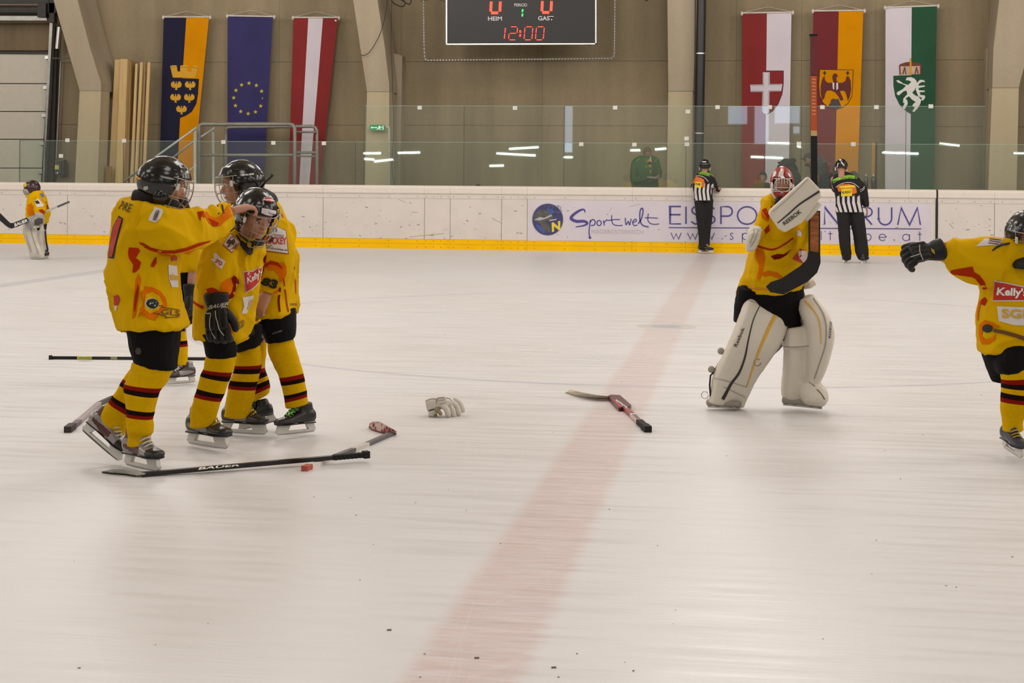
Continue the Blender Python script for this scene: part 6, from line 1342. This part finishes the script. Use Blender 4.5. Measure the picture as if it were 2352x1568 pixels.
# ================================================================ LINESMEN
STRW = M('shirt_white', (206, 198, 200), .8, var=.03); STRK = M('shirt_black', (17, 15, 17), .85); TRS = M('trousers_black', (16, 14, 14), .85, var=.1); GRNP = M('banner_green', (120, 176, 34), .6); ORP = M('print_orange', (206, 104, 20), .7, var=.2, scale=20); YLP = M('print_yellow', (222, 196, 20), .7)
def linesman(label, foot, z, hc, R, torso, arms, legs, feet, stripes, extra, px0, hs=1.0):
    t = person(label, *foot)
    body(t, [torso[1]] + [l[1] for l in legs] + [a[1] for a in arms], [(hc, R, hs)], extra.get('hands', []), .012)
    sh = garment('striped_shirt', [L(*torso[0])] + [L(*a[0]) for a in arms], STRK, t, .012, .008, (6, 6, 3), px0, 2)
    b = bvh_of(sh)
    garment('trousers', [L(*l[0]) for l in legs], TRS, t, .012, .008, (7, 7, 3), px0 + 3, 2)
    for h_, t_ in feet: skate(t, h_, t_, 1.0, (0, 1, 0), BOOT, BOOT, LACEW, BOOT)
    h = mesh_obj('helmet', *shell(hc + R @ Vector((-.005, 0, .02)), R, 1.05 * hs, .125, .1, .115, .04, -.03, -.06, .006, .006), HELM, t, True)
    for y in (.098, -.098): mesh_obj('ear_clip', *box(hc + R @ Vector((.0, y, -.04)), .012, .006, .03, R), HOLD, h)
    for q in stripes: decal('shirt_stripe', sh, b, STRW, q, 4, .006, .2)
    return t, sh, b, h
z = 30.35
Rr = frame((.15, -.05, -.98), (.02, .98, 0)); hc = Pz(1619, 382, z)
HRr = frame((.9, -.25, -.3), (.1, .95, .2))
t, sh, b, h = linesman('linesman in striped shirt leaning an arm on the boards beside the drain pipe', (1620, 580), z, hc, Rr,
    ([(1611, 392, 1627, 392, z, .05), (1602, 398, 1633, 401, z, .09), (1594, 410, 1640, 412, z, .13), (1592, 430, 1638, 432, z, .15), (1594, 448, 1636, 450, z, .15), (1594, 461, 1638, 462, z, .15)], [(1617, 405, z, .07), (1615, 430, z, .09), (1616, 448, z, .07)]),
    [([(1626, 398, 1640, 408, z, .07), (1632, 415, 1646, 418, z - .02, .07), (1634, 428, 1650, 432, z, .065), (1640, 433, 1650, 442, z + .12, .055), (1650, 428, 1655, 438, z + .2, .045)], [(1632, 405, z, .05), (1642, 432, z, .04), (1654, 434, z + .22, .03)]),
     ([(1604, 400, 1598, 412, z + .1, .07), (1596, 416, 1588, 424, z + .2, .07), (1588, 424, 1580, 434, z + .35, .06)], [(1604, 408, z + .05, .03), (1592, 420, z + .2, .025), (1585, 428, z + .32, .02)])],
    [([(1594, 455, 1620, 458, z, .12), (1598, 490, 1622, 490, z, .11), (1602, 525, 1622, 525, z, .1), (1605, 550, 1624, 550, z, .09), (1605, 572, 1628, 572, z, .08)], [(1608, 460, z, .09), (1610, 520, z, .06), (1614, 572, z, .04)]),
     ([(1614, 458, 1638, 458, z, .12), (1614, 490, 1637, 490, z + .02, .11), (1612, 525, 1633, 525, z + .04, .1), (1610, 552, 1630, 552, z + .05, .09), (1610, 570, 1630, 572, z + .06, .08)], [(1624, 460, z, .09), (1622, 520, z + .04, .06), (1618, 572, z + .05, .04)])],
    [(Pz(1605, 581, z), Pz(1637, 581, z - .1)), (Pz(1603, 579, z + .1), Pz(1634, 579, z + .05))],
    [[(1596 + k * 9.5, 424), (1601 + k * 9.5, 421), (1600 + k * 9.3, 440), (1603 + k * 9.3, 460), (1597 + k * 9.3, 460), (1595 + k * 9.2, 440)] for k in range(5)], {'hands': [hand_shapes(Pz(1652, 434, z + .2), HRr, 1.0, (.2, .3, .3))]}, 71)
for q in ([(1613, 370.5), (1622, 370.5), (1622, 372.5), (1613, 372.5)],): decal('helmet_sticker', h, bvh_of(h), WH, q, 3, .005)
decal('back_banner', sh, b, GRNP, [(1595, 395), (1604, 392), (1618, 395), (1632, 398), (1630, 405), (1616, 402), (1602, 400), (1594, 400)], 3, .008, .2)
text('back_lettering', sh, b, PRB, 'www.GOLF21.at', [(1597, 399), (1630, 404), (1631, 399.5), (1598, 395)], .01, h=.011, jump=.2)
wline('shirt_piping', sh, b, STRW, [(1593, 412), (1598, 405), (1608, 404), (1618, 408), (1627, 417)], 1.3, 1.3, .008)
decal('back_print', sh, b, ORP, [(1592, 411), (1600, 406), (1610, 408), (1617, 413), (1619, 422), (1618, 431), (1610, 428), (1600, 424), (1592, 420)], 3, .009, .2)
decal('back_print', sh, b, YLP, [(1597, 417), (1611, 418), (1611, 432), (1598, 430)], 3, .012, .2)
text('back_lettering', sh, b, PRB, 'NB', [(1599, 425), (1609, 426), (1609, 421), (1599, 420)], .02, h=.015, jump=.2)
for dx in (0, 4): stroke('sleeve_stripe', sh, b, STRW, [[(1632, 432 - dx), (1640, 430 - dx), (1648, 424 - dx)]], 1.0, .008)
z = 27.4
Rr = frame((-.12, -.28, -.94), (.12, .95, 0)); hc = Pz(1932, 384, z)
HR2 = frame((.1, -.97, .1), (.8, .1, .5))
t, sh, b, h = linesman('linesman standing away from the boards with green banner across his back', (1960, 602), z, hc, Rr,
    ([(1926, 396, 1946, 394, z, .05), (1916, 404, 1962, 402, z, .09), (1909, 414, 1976, 412, z, .14), (1916, 440, 1978, 438, z, .16), (1920, 462, 1978, 462, z, .16), (1919, 487, 1982, 487, z, .16)], [(1940, 412, z, .07), (1946, 440, z, .09), (1950, 468, z, .07)]),
    [([(1960, 402, 1975, 412, z, .07), (1972, 425, 1990, 426, z, .07), (1976, 450, 1994, 450, z, .065), (1980, 465, 1996, 466, z, .055), (1984, 474, 1995, 474, z, .045)], [(1966, 410, z, .05), (1984, 445, z, .04), (1990, 476, z, .028)]),
     ([(1918, 405, 1908, 415, z + .05, .07), (1922, 425, 1908, 428, z + .15, .06), (1926, 440, 1914, 442, z + .25, .05)], [(1914, 412, z, .05), (1916, 430, z + .15, .04), (1920, 440, z + .25, .03)])],
    [([(1920, 484, 1952, 486, z, .13), (1925, 515, 1952, 515, z, .12), (1927, 550, 1953, 550, z, .11), (1933, 585, 1955, 585, z, .1), (1936, 597, 1954, 596, z, .09)], [(1938, 490, z, .09), (1940, 550, z, .06), (1945, 595, z, .04)]),
     ([(1948, 486, 1984, 487, z, .13), (1955, 515, 1987, 515, z, .12), (1961, 550, 1991, 550, z, .11), (1965, 580, 1995, 580, z, .1), (1972, 596, 1994, 594, z, .09)], [(1966, 490, z, .09), (1974, 550, z, .06), (1982, 594, z, .04)])],
    [(Pz(1938, 605, z - .05), Pz(1947, 600, z + .16)), (Pz(1980, 608, z - .1), Pz(1992, 602, z + .12))],
    [[(1923 + k * 11.5, 452), (1928 + k * 11.5, 448), (1929 + k * 11.5, 464), (1935 + k * 11.3, 487), (1929 + k * 11.2, 487), (1923 + k * 11.3, 466)] for k in range(5)] + [[(1919, 470), (1924, 480), (1926, 487), (1920, 487)]], {'hands': [hand_shapes(Pz(1991, 480, z), HR2, .9, (.3, .5, .4))]}, 82)
hbv = bvh_of(h)
for q in ([(1933, 371), (1940, 380), (1938, 381), (1931, 372)], [(1926, 374), (1924, 384), (1922, 384), (1924, 375)], [(1928, 366), (1933, 366), (1932, 369), (1928, 369)]): decal('helmet_sticker', h, hbv, WH, q, 3, .005)
decal('back_banner', sh, b, GRNP, [(1912, 413), (1930, 405), (1950, 402), (1969, 404), (1968, 411), (1950, 410), (1930, 413), (1914, 421)], 3, .008, .2)
text('back_lettering', sh, b, PRB, 'www.GOLF21.at', [(1914, 419.5), (1968, 410.5), (1967, 404.5), (1913, 413)], .01, h=.011, jump=.2)
wline('shirt_piping', sh, b, STRW, [(1920, 430), (1930, 423), (1945, 419), (1960, 421), (1973, 431)], 1.3, 1.3, .008)
decal('back_print', sh, b, ORP, [(1923, 428), (1935, 423), (1950, 422), (1965, 427), (1968, 442), (1960, 446), (1945, 438), (1926, 440)], 3, .009, .2)
decal('back_print', sh, b, YLP, [[(1928, 427), (1962, 425), (1964, 430), (1930, 432)], [(1933, 434), (1957, 433), (1957, 450), (1932, 451)]], 3, .012, .2)
text('back_lettering', sh, b, PRB, 'KASO', [(1935, 445), (1955, 443), (1955, 437), (1935, 439)], .02, h=.015, jump=.2)
for dx in (0, 4): stroke('sleeve_stripe', sh, b, STRW, [[(1975, 440 - dx), (1982, 437 - dx), (1986, 431 - dx)]], 1.0, .008)
# ================================================================ PEOPLE BEHIND THE BOARDS
def spectator(label, foot_y, hp, z, R, coat, secs, arms=(), legs=None, hair=None, hs=1.0, extra_hands=()):
    g = Pz(*hp, z); t = thing('person', label, 'person', (g.x, g.y, 0), 'people behind the boards')
    hc = g; s0 = secs[0]; cx = (secs[-1][0] + secs[-1][2]) / 2; zz_ = 5400 / 3750 * 0
    yb = 401 + (cx - 1176) * .00705 + 5400 / z      # pixel row of the floor at this depth
    body(t, [[(cx, (s0[1] + s0[3]) / 2 + 8, z, .08), (cx, secs[-1][1], z, .12), (cx, yb - 95, z, .11)], [(cx - 9, yb - 95, z, .08), (cx - 9, yb - 45, z, .06), (cx - 9, yb - 6, z, .04)], [(cx + 9, yb - 95, z, .08), (cx + 9, yb - 45, z, .06), (cx + 9, yb - 6, z, .04)]] + [a[1] for a in arms], [(hc, R, hs)], list(extra_hands), .013)
    j = garment('jacket', [L(*secs, (cx - 17, yb - 92, cx + 17, yb - 92, z, .14))] + [L(*a[0]) for a in arms], coat, t, .013, .010, (6, 6, 4), cx * .01, 2)
    garment('trousers', [L((cx - 18, yb - 98, cx + 1, yb - 98, z, .1), (cx - 16, yb - 45, cx - 2, yb - 45, z, .08), (cx - 16, yb - 8, cx - 3, yb - 8, z, .07)), L((cx - 1, yb - 98, cx + 18, yb - 98, z, .1), (cx + 2, yb - 45, cx + 16, yb - 45, z, .08), (cx + 3, yb - 8, cx + 16, yb - 8, z, .07))], M('dark_trousers', (40, 42, 46), .85), t, .014, .004)
    for k in (-9, 9): mesh_obj('shoe', *ellipsoid(Pz(cx + k, yb - 4, z - .05), .06, .14, .05, None, 12, 8), RUB, t, True)
    if hair:
        def cap_(d, p): return p
        v, f = shell(hc + R @ Vector((-.008, 0, .006)), R, 1.0 * hs, .104, .084, .124, hair[1], hair[2], hair[3], .006, 0); mesh_obj(hair[4] if len(hair) > 4 else 'hair', v, f, hair[0], t, True)
    return t, j, hc
GJ = M('green_jacket', (38, 88, 18), .6, var=.15, scale=5); GJD = M('green_trim', (120, 180, 110), .5)
z = 32.0; R = frame((.35, -.5, .8), (0, .9, .4)); HG = frame((-.75, -.1, .6), (0, .9, .4))
t, j, hc = spectator('man in green hooded jacket behind the glass looking down at a sheet', 0, (1487, 351), z, R, GJ,
    [(1468, 358, 1502, 358, z, .1), (1452, 370, 1514, 368, z, .15), (1448, 392, 1516, 392, z, .17), (1449, 412, 1512, 412, z, .17), (1452, 432, 1512, 432, z, .16)],
    [([(1450, 372, 1466, 376, z - .05, .08), (1447, 398, 1464, 398, z - .15, .08), (1450, 418, 1466, 408, z - .22, .07), (1474, 418, 1478, 404, z - .32, .06), (1488, 414, 1490, 406, z - .36, .05)], [(1460, 375, z, .05), (1455, 410, z - .15, .04), (1488, 410, z - .36, .03)]),
     ([(1504, 370, 1516, 376, z - .05, .08), (1508, 390, 1520, 392, z - .12, .08), (1508, 405, 1519, 406, z - .22, .06), (1506, 408, 1514, 410, z - .34, .05)], [(1510, 375, z, .05), (1514, 402, z - .15, .04), (1510, 406, z - .36, .03)])],
    hair=(M('hair_fair', (110, 88, 60), .8), .06, -.01, -.06), extra_hands=[hand_shapes(Pz(1514, 405, z - .38), HG, 1.0, (.4, .6, .4))])
face(t, hc, R, 1.0)
bj = bvh_of(j)
decal('shirt_front', j, bj, PRW, [(1478, 362), (1486, 372), (1492, 370), (1494, 356), (1497, 372), (1487, 374)], 3, .008, .3)
decal('scarf', j, bj, M('scarf_orange', (206, 140, 30), .8), [[(1487, 366), (1494, 365), (1494, 371), (1487, 372)], [(1489, 378), (1496, 377), (1496, 384), (1490, 384)], [(1492, 390), (1495, 390), (1495, 398), (1493, 398)]], 3, .010, .3)
decal('scarf', j, bj, M('scarf_black', (30, 26, 20), .8), [(1487, 372), (1495, 371), (1496, 378), (1489, 378)], 3, .010, .3)
stroke('jacket_piping', j, bj, GJD, [[(1460, 372), (1469, 364)], [(1503, 372), (1511, 363)], [(1484, 378), (1485, 386)]], 1.2, .010, 3, .3)
garment('hood', [L((1464, 356, 1478, 368, z + .05, .07), (1480, 366, 1488, 375, z + .08, .07), (1500, 356, 1506, 368, z + .05, .07))], GJ, t, .012, .004)
o = thing('paper_sheet', 'white note sheet held by the man in the green jacket', 'paper', Pz(1498, 407, z - .42))
mesh_obj('sheet', *prism([Pz(1486, 405, z - .4), Pz(1510, 407, z - .4), Pz(1508, 410, z - .55), Pz(1486, 408, z - .55)], UP * .006), PRW, o)
z = 31.9; R = frame((-.25, -.1, .95), (0, 1, 0)); DKC = M('dark_coat', (40, 38, 34), .8, var=.15); DKH = M('hooded_coat', (34, 34, 34), .8, var=.15)
t, j, hc = spectator('dark haired boy low behind the boards next to the masked goalkeeper', 0, (1752, 408), z, R, DKC,
    [(1738, 420, 1766, 420, z, .09), (1730, 428, 1774, 428, z, .14), (1728, 445, 1776, 445, z, .15), (1730, 470, 1774, 470, z, .15)], hair=(M('hair_dark', (50, 34, 24), .8), .055, .0, -.06), hs=.98)
face(t, hc, R, .98)
z = 32.1; R = frame((-.5, -.3, .8), (-.1, .9, .3))
t, j, hc = spectator('person in dark hooded coat stooping directly behind the masked goalkeeper', 0, (1806, 392), z, R, DKH,
    [(1794, 396, 1832, 392, z, .13), (1790, 410, 1839, 404, z, .16), (1788, 430, 1840, 428, z, .17), (1790, 450, 1838, 450, z, .16)], hair=(M('hood_cloth', (28, 30, 28), .85), .06, -.02, -.1, 'hood'), hs=.95)
garment('coat_hood', [L((1784, 392, 1800, 376, z + .1, .12), (1790, 380, 1828, 372, z + .08, .17), (1796, 366, 1826, 364, z + .08, .14)), L((1783, 400, 1792, 400, z, .1), (1786, 380, 1800, 378, z, .12)), L((1786, 372, 1826, 374, z + .12, .14), (1800, 395, 1834, 390, z + .12, .15))], M('hood_cloth', (28, 30, 28), .85), t, .012, .01, (8, 8, 8))
z = 32.0; R = frame((-.85, -.35, .4), (-.3, .9, .2))
t, j, hc = spectator('bearded man in grey jacket and flat cap leaning over behind the boards', 0, (1857, 366), z, R, M('grey_jacket', (58, 60, 58), .85, var=.15),
    [(1862, 372, 1884, 356, z, .1), (1860, 388, 1895, 372, z, .15), (1862, 405, 1902, 395, z, .17), (1868, 425, 1904, 425, z, .17), (1872, 445, 1900, 445, z, .16)],
    [([(1866, 382, 1880, 372, z - .15, .07), (1862, 398, 1876, 392, z - .2, .07), (1862, 408, 1874, 410, z - .25, .06)], [(1872, 380, z, .05), (1868, 395, z - .2, .04), (1868, 408, z - .25, .03)])], hair=(M('cap_grey', (66, 60, 54), .85), .05, .02, -.04, 'flat_cap'))
face(t, hc, R, 1.0)
P9 = lambda x, y, z_: hc + R @ Vector((x, y, z_))
mesh_obj('cap_peak', *ellipsoid(P9(.12, 0, .06), .05, .06, .01, R, 12, 6), M('cap_grey', (66, 60, 54), .85), t, True)
mesh_obj('beard', *ellipsoid(P9(.06, 0, -.085), .045, .055, .045, R, 12, 8), M('beard_grey', (60, 54, 50), .9), t, True)
garment('orange_glove', [L((1864, 398, 1880, 402, z - .32, .05), (1866, 410, 1882, 414, z - .34, .05), (1872, 418, 1880, 419, z - .34, .03))], M('glove_orange', (176, 88, 32), .7), t, .01, .003)
z = 32.3; R = frame((-.3, -.2, -.9), (0, 1, 0))
t, j, hc = spectator('person in dark hooded coat half hidden by the farther linesman', 0, (1922, 392), z, R, DKH,
    [(1908, 396, 1945, 396, z, .12), (1903, 412, 1962, 404, z, .17), (1902, 430, 1966, 428, z, .17), (1906, 450, 1962, 450, z, .16)], hair=(M('hood_cloth', (28, 30, 28), .85), .06, -.02, -.1, 'hood'))
garment('coat_shoulder', [L((1950, 398, 1962, 392, z, .1), (1955, 410, 1972, 404, z, .12), (1956, 440, 1972, 440, z, .12))], M('grey_quilt', (74, 72, 72), .85, var=.2), t, .012, .006)
# bottles and a glove on the boards' top
for x, lab in ((1989, 'clear drinking bottle on the bench nearer the linesman'), (2006, 'clear drinking bottle on the bench by the orange post')):
    p = PY(x, 433.2, BY + .05) + UP * .1; o = thing('water_bottle', lab, 'bottle', p, 'bottles behind the boards')
    mesh_obj('bottle_body', *tube([p - UP * .1, p + UP * .02, p + UP * .1, p + UP * .13], [.034, .036, .036, .018], 12), M('bottle_dark', (70, 78, 72), .3), o, True); mesh_obj('bottle_cap', *tube([p + UP * .13, p + UP * .17], .014, 10), M('bottle_top', (150, 156, 150), .3), o)
o = thing('orange_post', 'thin orange and black upright post behind the glass past the farther linesman', 'post', PY(2008, 430, 34.0))
mesh_obj('post_body', *prism([PY(x, y, 34.0) for x, y in ((2003, 328), (2012, 328), (2009, 600), (2000, 600))], (0, .05, 0)), M('post_orange', (190, 130, 50), .6), o)
mesh_obj('post_edge', *prism([PY(x, y, 33.98) for x, y in ((2011, 328), (2015, 328), (2012, 600), (2008, 600))], (0, .05, 0)), RUB, o)
o = thing('lost_glove', 'small dark glove lying on the board top under the scoreboard', 'glove', PY(1097, 429, BY + .05))
garment('glove_body', [capsule([PY(1092, 428, BY + .05), PY(1098, 424, BY + .05), PY(1103, 428, BY + .05)], [.02, .022, .02], 8)], M('glove_brown', (70, 58, 50), .8), o, .008, .002)
# ================================================================ STICKS AND GLOVE ON THE ICE
def flat_blade(t, pts, mat, up=Vector((0, 0, 1)), th=.006, name='blade'):
    """pts: list of (px, py, height above the ice)"""
    P = [G(a, b_, h_) for a, b_, h_ in pts]; c = sum(P, Vector()) / len(P)
    v = P + [p + Vector((0, 0, th)) for p in P]; n = len(P); mb = MB(); mb.add(fix_normals(v, [list(range(n)), list(range(2 * n - 1, n - 1, -1))] + [[i, i + n, (i + 1) % n + n, (i + 1) % n] for i in range(n)]))
    return mb.out(name, mat, t)
def shaft(t, a, b_, h=.012, w_=.0145, mat=CARB, name='shaft', hh=.010):
    p = G(a[0], a[1], h if len(a) < 3 else a[2]); q = G(b_[0], b_[1], h if len(b_) < 3 else b_[2])
    v, f = bar(p, q, w_, hh); return mesh_obj(name, v, f, mat, t)
t = thing('hockey_stick', 'black hockey stick lying nearest the camera in front of the players', 'hockey stick', G(330, 1092))
hx = lambda x: .012 + max(0, x - 325) / 521 * .026
shaft(t, (325, 1089, .012), (846, 1043, hx(846)), .014)
for k in range(8): mesh_obj('grip_rib', *bar(G(768 + k * 9.3, 1050.2 - k * .82, hx(768 + k * 9.3)), G(772 + k * 9.3, 1049.8 - k * .82, hx(772 + k * 9.3)), .0165, .0125), TAPEK, t)
shaft(t, (764, 1050.5, hx(764)), (834, 1044.3, hx(834)), .014, .0155, TAPEK, 'grip_tape', .0115); shaft(t, (834, 1044.3, hx(834)), (847, 1043, hx(847)), .015, .019, TAPEK, 'butt_knob', .017)
def curved_blade(t, low_, high, mat, edge):
    mb = MB(); n = len(low_); v = [G(*a) for a in low_] + [G(*a) for a in high]
    v2 = [p + Vector((0, .006, -.002)) for p in v]; f = [[i, i + 1, n + i + 1, n + i] for i in range(n - 1)]
    V_ = v + v2; F_ = f + [[q + 2 * n for q in a[::-1]] for a in f]
    rim = list(range(n)) + list(range(2 * n - 1, n - 1, -1)); F_ += [[rim[i], rim[(i + 1) % len(rim)], rim[(i + 1) % len(rim)] + 2 * n, rim[i] + 2 * n] for i in range(len(rim))]
    b_ = mesh_obj('blade', V_, F_, mat, t); mesh_obj('blade_edge', *tube([p + Vector((0, -.001, .001)) for p in v[:n]], .004, 6), edge, b_, True); return b_
BLD = M('blade_pale', (186, 180, 170), .6, var=.12, scale=20)
curved_blade(t, [(235, 1084, .004), (258, 1087, .004), (285, 1089, .004), (310, 1093, .004), (328, 1092, .006)], [(238, 1082, .012), (258, 1077, .03), (285, 1077, .032), (310, 1081, .03), (334, 1086, .026)], BLD, RUB)
v, f = text2d('BAUER', .02, .3)
def ice_text(t, s, p0, p1, hpx, h, mat, bold=.02, shear=.2):
    v, f = text2d(s, bold, shear); P = []
    for x, y in v: P.append(G(p0[0] + (p1[0] - p0[0]) * x, p0[1] + (p1[1] - p0[1]) * x - hpx * y, h))
    return mesh_obj('lettering', P, f, mat, t)
ice_text(t, 'BAUER', (455, 1078.5), (550, 1070), 5.5, .031, WH)
t = thing('hockey_stick', 'grey and white hockey stick with patterned red blade, crossed under the black one', 'hockey stick', G(905, 995))
shaft(t, (905, 993), (843, 1020), .010, .0145, M('shaft_grey', (84, 80, 82), .4, var=.2)); shaft(t, (843, 1020), (812, 1032.5), .010, .0155, TAPEW, 'tape_band'); shaft(t, (812, 1032.5), (770, 1048), .010, .014, M('shaft_grey', (84, 80, 82), .4), 'shaft_middle'); shaft(t, (770, 1048), (712, 1072), .010, .0155, M('tape_bright', (222, 214, 208), .7), 'grip_tape')
shaft(t, (711, 1071), (699, 1076.5), .012, .0165, M('knob_red', (176, 80, 62), .6, var=.5, scale=90), 'butt_knob', .013)
REDB = bpy.data.materials.new('blade_red_checks'); REDB.use_nodes = True; nt = REDB.node_tree; vo = nt.nodes.new('ShaderNodeTexVoronoi'); vo.inputs['Scale'].default_value = 38; tc = nt.nodes.new('ShaderNodeTexCoord'); cr = nt.nodes.new('ShaderNodeValToRGB')
cr.color_ramp.elements[0].position = .38; cr.color_ramp.elements[0].color = rgb(150, 40, 42); cr.color_ramp.elements[1].position = .5; cr.color_ramp.elements[1].color = rgb(206, 176, 168)
nt.links.new(tc.outputs['Object'], vo.inputs['Vector']); nt.links.new(vo.outputs['Distance'], cr.inputs[0]); nt.links.new(cr.outputs[0], nt.nodes['Principled BSDF'].inputs['Base Color'])
curved_blade(t, [(848, 980, .004), (856, 987, .004), (872, 992, .004), (890, 996, .004), (909, 997, .005)], [(848, 973, .03), (856, 968, .05), (872, 968, .056), (890, 978, .05), (911, 990, .03)], REDB, M('edge_red', (120, 40, 40), .6))
t = thing('hockey_stick', 'long black stick with yellow band lying behind the four players', 'hockey stick', G(471, 822))
shaft(t, (190, 821.5), (560, 824)); shaft(t, (118, 821), (178, 821.4), .012, .0155, TAPEK, 'grip_tape'); shaft(t, (178, 821.4), (212, 821.6), .0125, .0155, M('shaft_lime', (176, 176, 40), .5), 'yellow_band'); shaft(t, (255, 821.8), (270, 821.9), .0125, .0155, M('shaft_lime2', (150, 150, 90), .5), 'pale_band'); shaft(t, (113, 821), (119, 821), .014, .019, TAPEK, 'butt_knob', .017)
ice_text(t, 'FISCHER', (181, 822.5), (209, 822.7), 3, .0245, PRB)
curved_blade(t, [(556, 826, .004), (572, 828, .004), (590, 829, .004), (600, 829, .004)], [(556, 820, .02), (572, 819, .04), (590, 819, .045), (600, 822, .03)], TAPEK, RUB)
t = thing('hockey_stick', 'silver grey stick with dark knob pointing away beside the lifted skate', 'hockey stick', G(165, 982))
shaft(t, (228, 926), (181, 967), .012, .016, M('shaft_pearl', (158, 146, 150), .35, .2, var=.2, scale=30)); shaft(t, (181, 967), (166, 979), .013, .017, M('shaft_mauve', (92, 74, 90), .5), 'lower_grip'); shaft(t, (167, 978), (155, 987), .016, .020, M('knob_brown', (54, 42, 42), .7), 'butt_knob', .018); shaft(t, (258, 913), (227, 927), .012, .0145, CARB, 'hosel')
curved_blade(t, [(250, 918, .004), (270, 913, .004), (290, 908, .004), (310, 904, .004)], [(250, 911, .02), (270, 904, .04), (290, 899, .05), (310, 898, .04)], TAPEK, RUB)
t = thing('goalie_stick', 'pale goalkeeper stick with dark red paddle lying on the centre line', 'hockey stick', G(1395, 915))
WB = M('blade_bone', (198, 184, 164), .6, var=.08)
curved_blade(t, [(1300, 901, .004), (1320, 908, .004), (1345, 913, .004), (1372, 916, .004), (1400, 917, .005)], [(1310, 894, .03), (1325, 898, .04), (1348, 903, .044), (1372, 907, .042), (1402, 910, .03)], WB, M('edge_tan', (150, 136, 116), .7))
PR_ = M('paddle_maroon', (92, 44, 44), .4, var=.1)
flat_blade(t, [(1396, 916, .006), (1403, 913, .006), (1424, 914, .006), (1450, 937, .006), (1446, 940, .006), (1421, 943, .006)], PR_, th=.02, name='paddle')
flat_blade(t, [(1405, 922, .006), (1412, 926, .006), (1428, 940, .006), (1424, 943.5, .006)], M('paddle_red', (190, 48, 60), .4), th=.0215, name='paddle_edge')
ice_text(t, 'Reebok', (1415, 915.5), (1441, 934), -1 * -0.1 if False else -6, .0275, WH, .02, 0)
shaft(t, (1436, 938), (1452, 952), .014, .016, M('shaft_rose', (150, 74, 74), .4)); shaft(t, (1450, 950), (1470, 970), .014, .0155, M('shaft_blush', (212, 190, 184), .5), 'shaft_lower'); shaft(t, (1456, 955), (1466, 965), .0145, .012, M('shaft_label', (110, 100, 96), .5), 'shaft_label', .0115); shaft(t, (1468, 968), (1483, 981), .015, .0175, TAPEK, 'grip_tape', .0145); shaft(t, (1480, 979), (1489, 986), .017, .0205, TAPEK, 'butt_knob', .018)
t = thing('loose_glove', 'white hockey glove lying palm down alone on the ice', 'glove', G(1020, 955))
z = 9.72; WG = M('glove_white', (208, 202, 192), .55, var=.05, scale=10)
g = garment('glove_shell', [L((977, 919, 984, 946, z, .045), (985, 913, 993, 950, z, .05), (998, 911, 1004, 948, z, .05), ex=3), L((986, 938, 984, 957, z - .01, .045), (1003, 938, 1004, 957, z - .01, .04), ex=3),
    L((999, 911, 1004, 942, z, .05), (1014, 910, 1018, 938, z, .052), (1029, 912, 1030, 936, z, .055), (1041, 917, 1038, 932, z, .05))], WG, t, .0055, .0015, (20, 20, 20), 3, 2)
for k, (pts, dz) in enumerate((([(1018, 932), (1027, 940), (1030, 954)], -.055), ([(1027, 928), (1038, 938), (1042, 954)], -.02), ([(1036, 922), (1049, 933), (1054, 951)], .015), ([(1044, 917), (1057, 927), (1063, 944)], .05))):
    for i in range(2):
        (x0, y0), (x1, y1) = pts[i], pts[i + 1]
        garment('glove_finger', [capsule([Pz(x0 + (x1 - x0) * .12, y0 + (y1 - y0) * .12, z + dz), Pz(x0 + (x1 - x0) * .85, y0 + (y1 - y0) * .85, z + dz)], [.0185, .018], 12)], WG, g, .004, 0, sm=1)
for (x0, y0), (x1, y1) in (((1006, 916), (1020, 914)), ((1008, 924), (1024, 921)), ((1010, 932), (1026, 928))): garment('glove_roll', [capsule([Pz(x0, y0, z - .045), Pz(x1, y1, z - .05)], [.012, .012], 10)], WG, g, .004, 0, sm=1)
garment('glove_thumb', [capsule([Pz(1004, 940, z - .06), Pz(1012, 950, z - .07)], [.014, .012], 10)], M('glove_palm', (150, 132, 96), .8), g, .004, 0, sm=1)
gb = bvh_of(g, *g.children); SM = M('seam_grey', (122, 116, 106), .7)
wline('seam', g, gb, SM, [(978, 921), (990, 916), (1006, 916)], 1.1, 1.1, .002); wline('seam', g, gb, SM, [(1002, 928), (1003, 918), (1010, 913), (1032, 915), (1038, 922)], 1.2, 1.2, .002)
stroke('cuff_band', g, gb, PRB, [[(985, 943), (998, 939)]], 2.2, .003)
decal('green_tag', g, gb, LACEG, [(996, 951), (1003, 951), (1003, 954), (996, 954)], 3, .003)
mb = MB()
for k in range(55):
    x = random.uniform(0, 2352); y = random.uniform(640, 1560); p = G(x, y, .002); s = random.uniform(.0025, .006) * (1.0 if y < 1100 else .8)
    mb.add(box(p, s * random.uniform(.5, 1.3) * .7, s * .35, .001, Matrix.Rotation(random.uniform(0, 3), 3, 'Z')))
for x, y in ((894, 1446), (1272, 1532), (1095, 1510)): mb.add(box(G(x, y, .002), .007, .003, .002, Matrix.Rotation(.3, 3, 'Z')))
o = mb.out('ice_debris', M('debris', (128, 118, 106), .9)); tag(o, 'tiny dark flecks of rubber and dirt scattered on the ice', 'debris', kind='stuff')
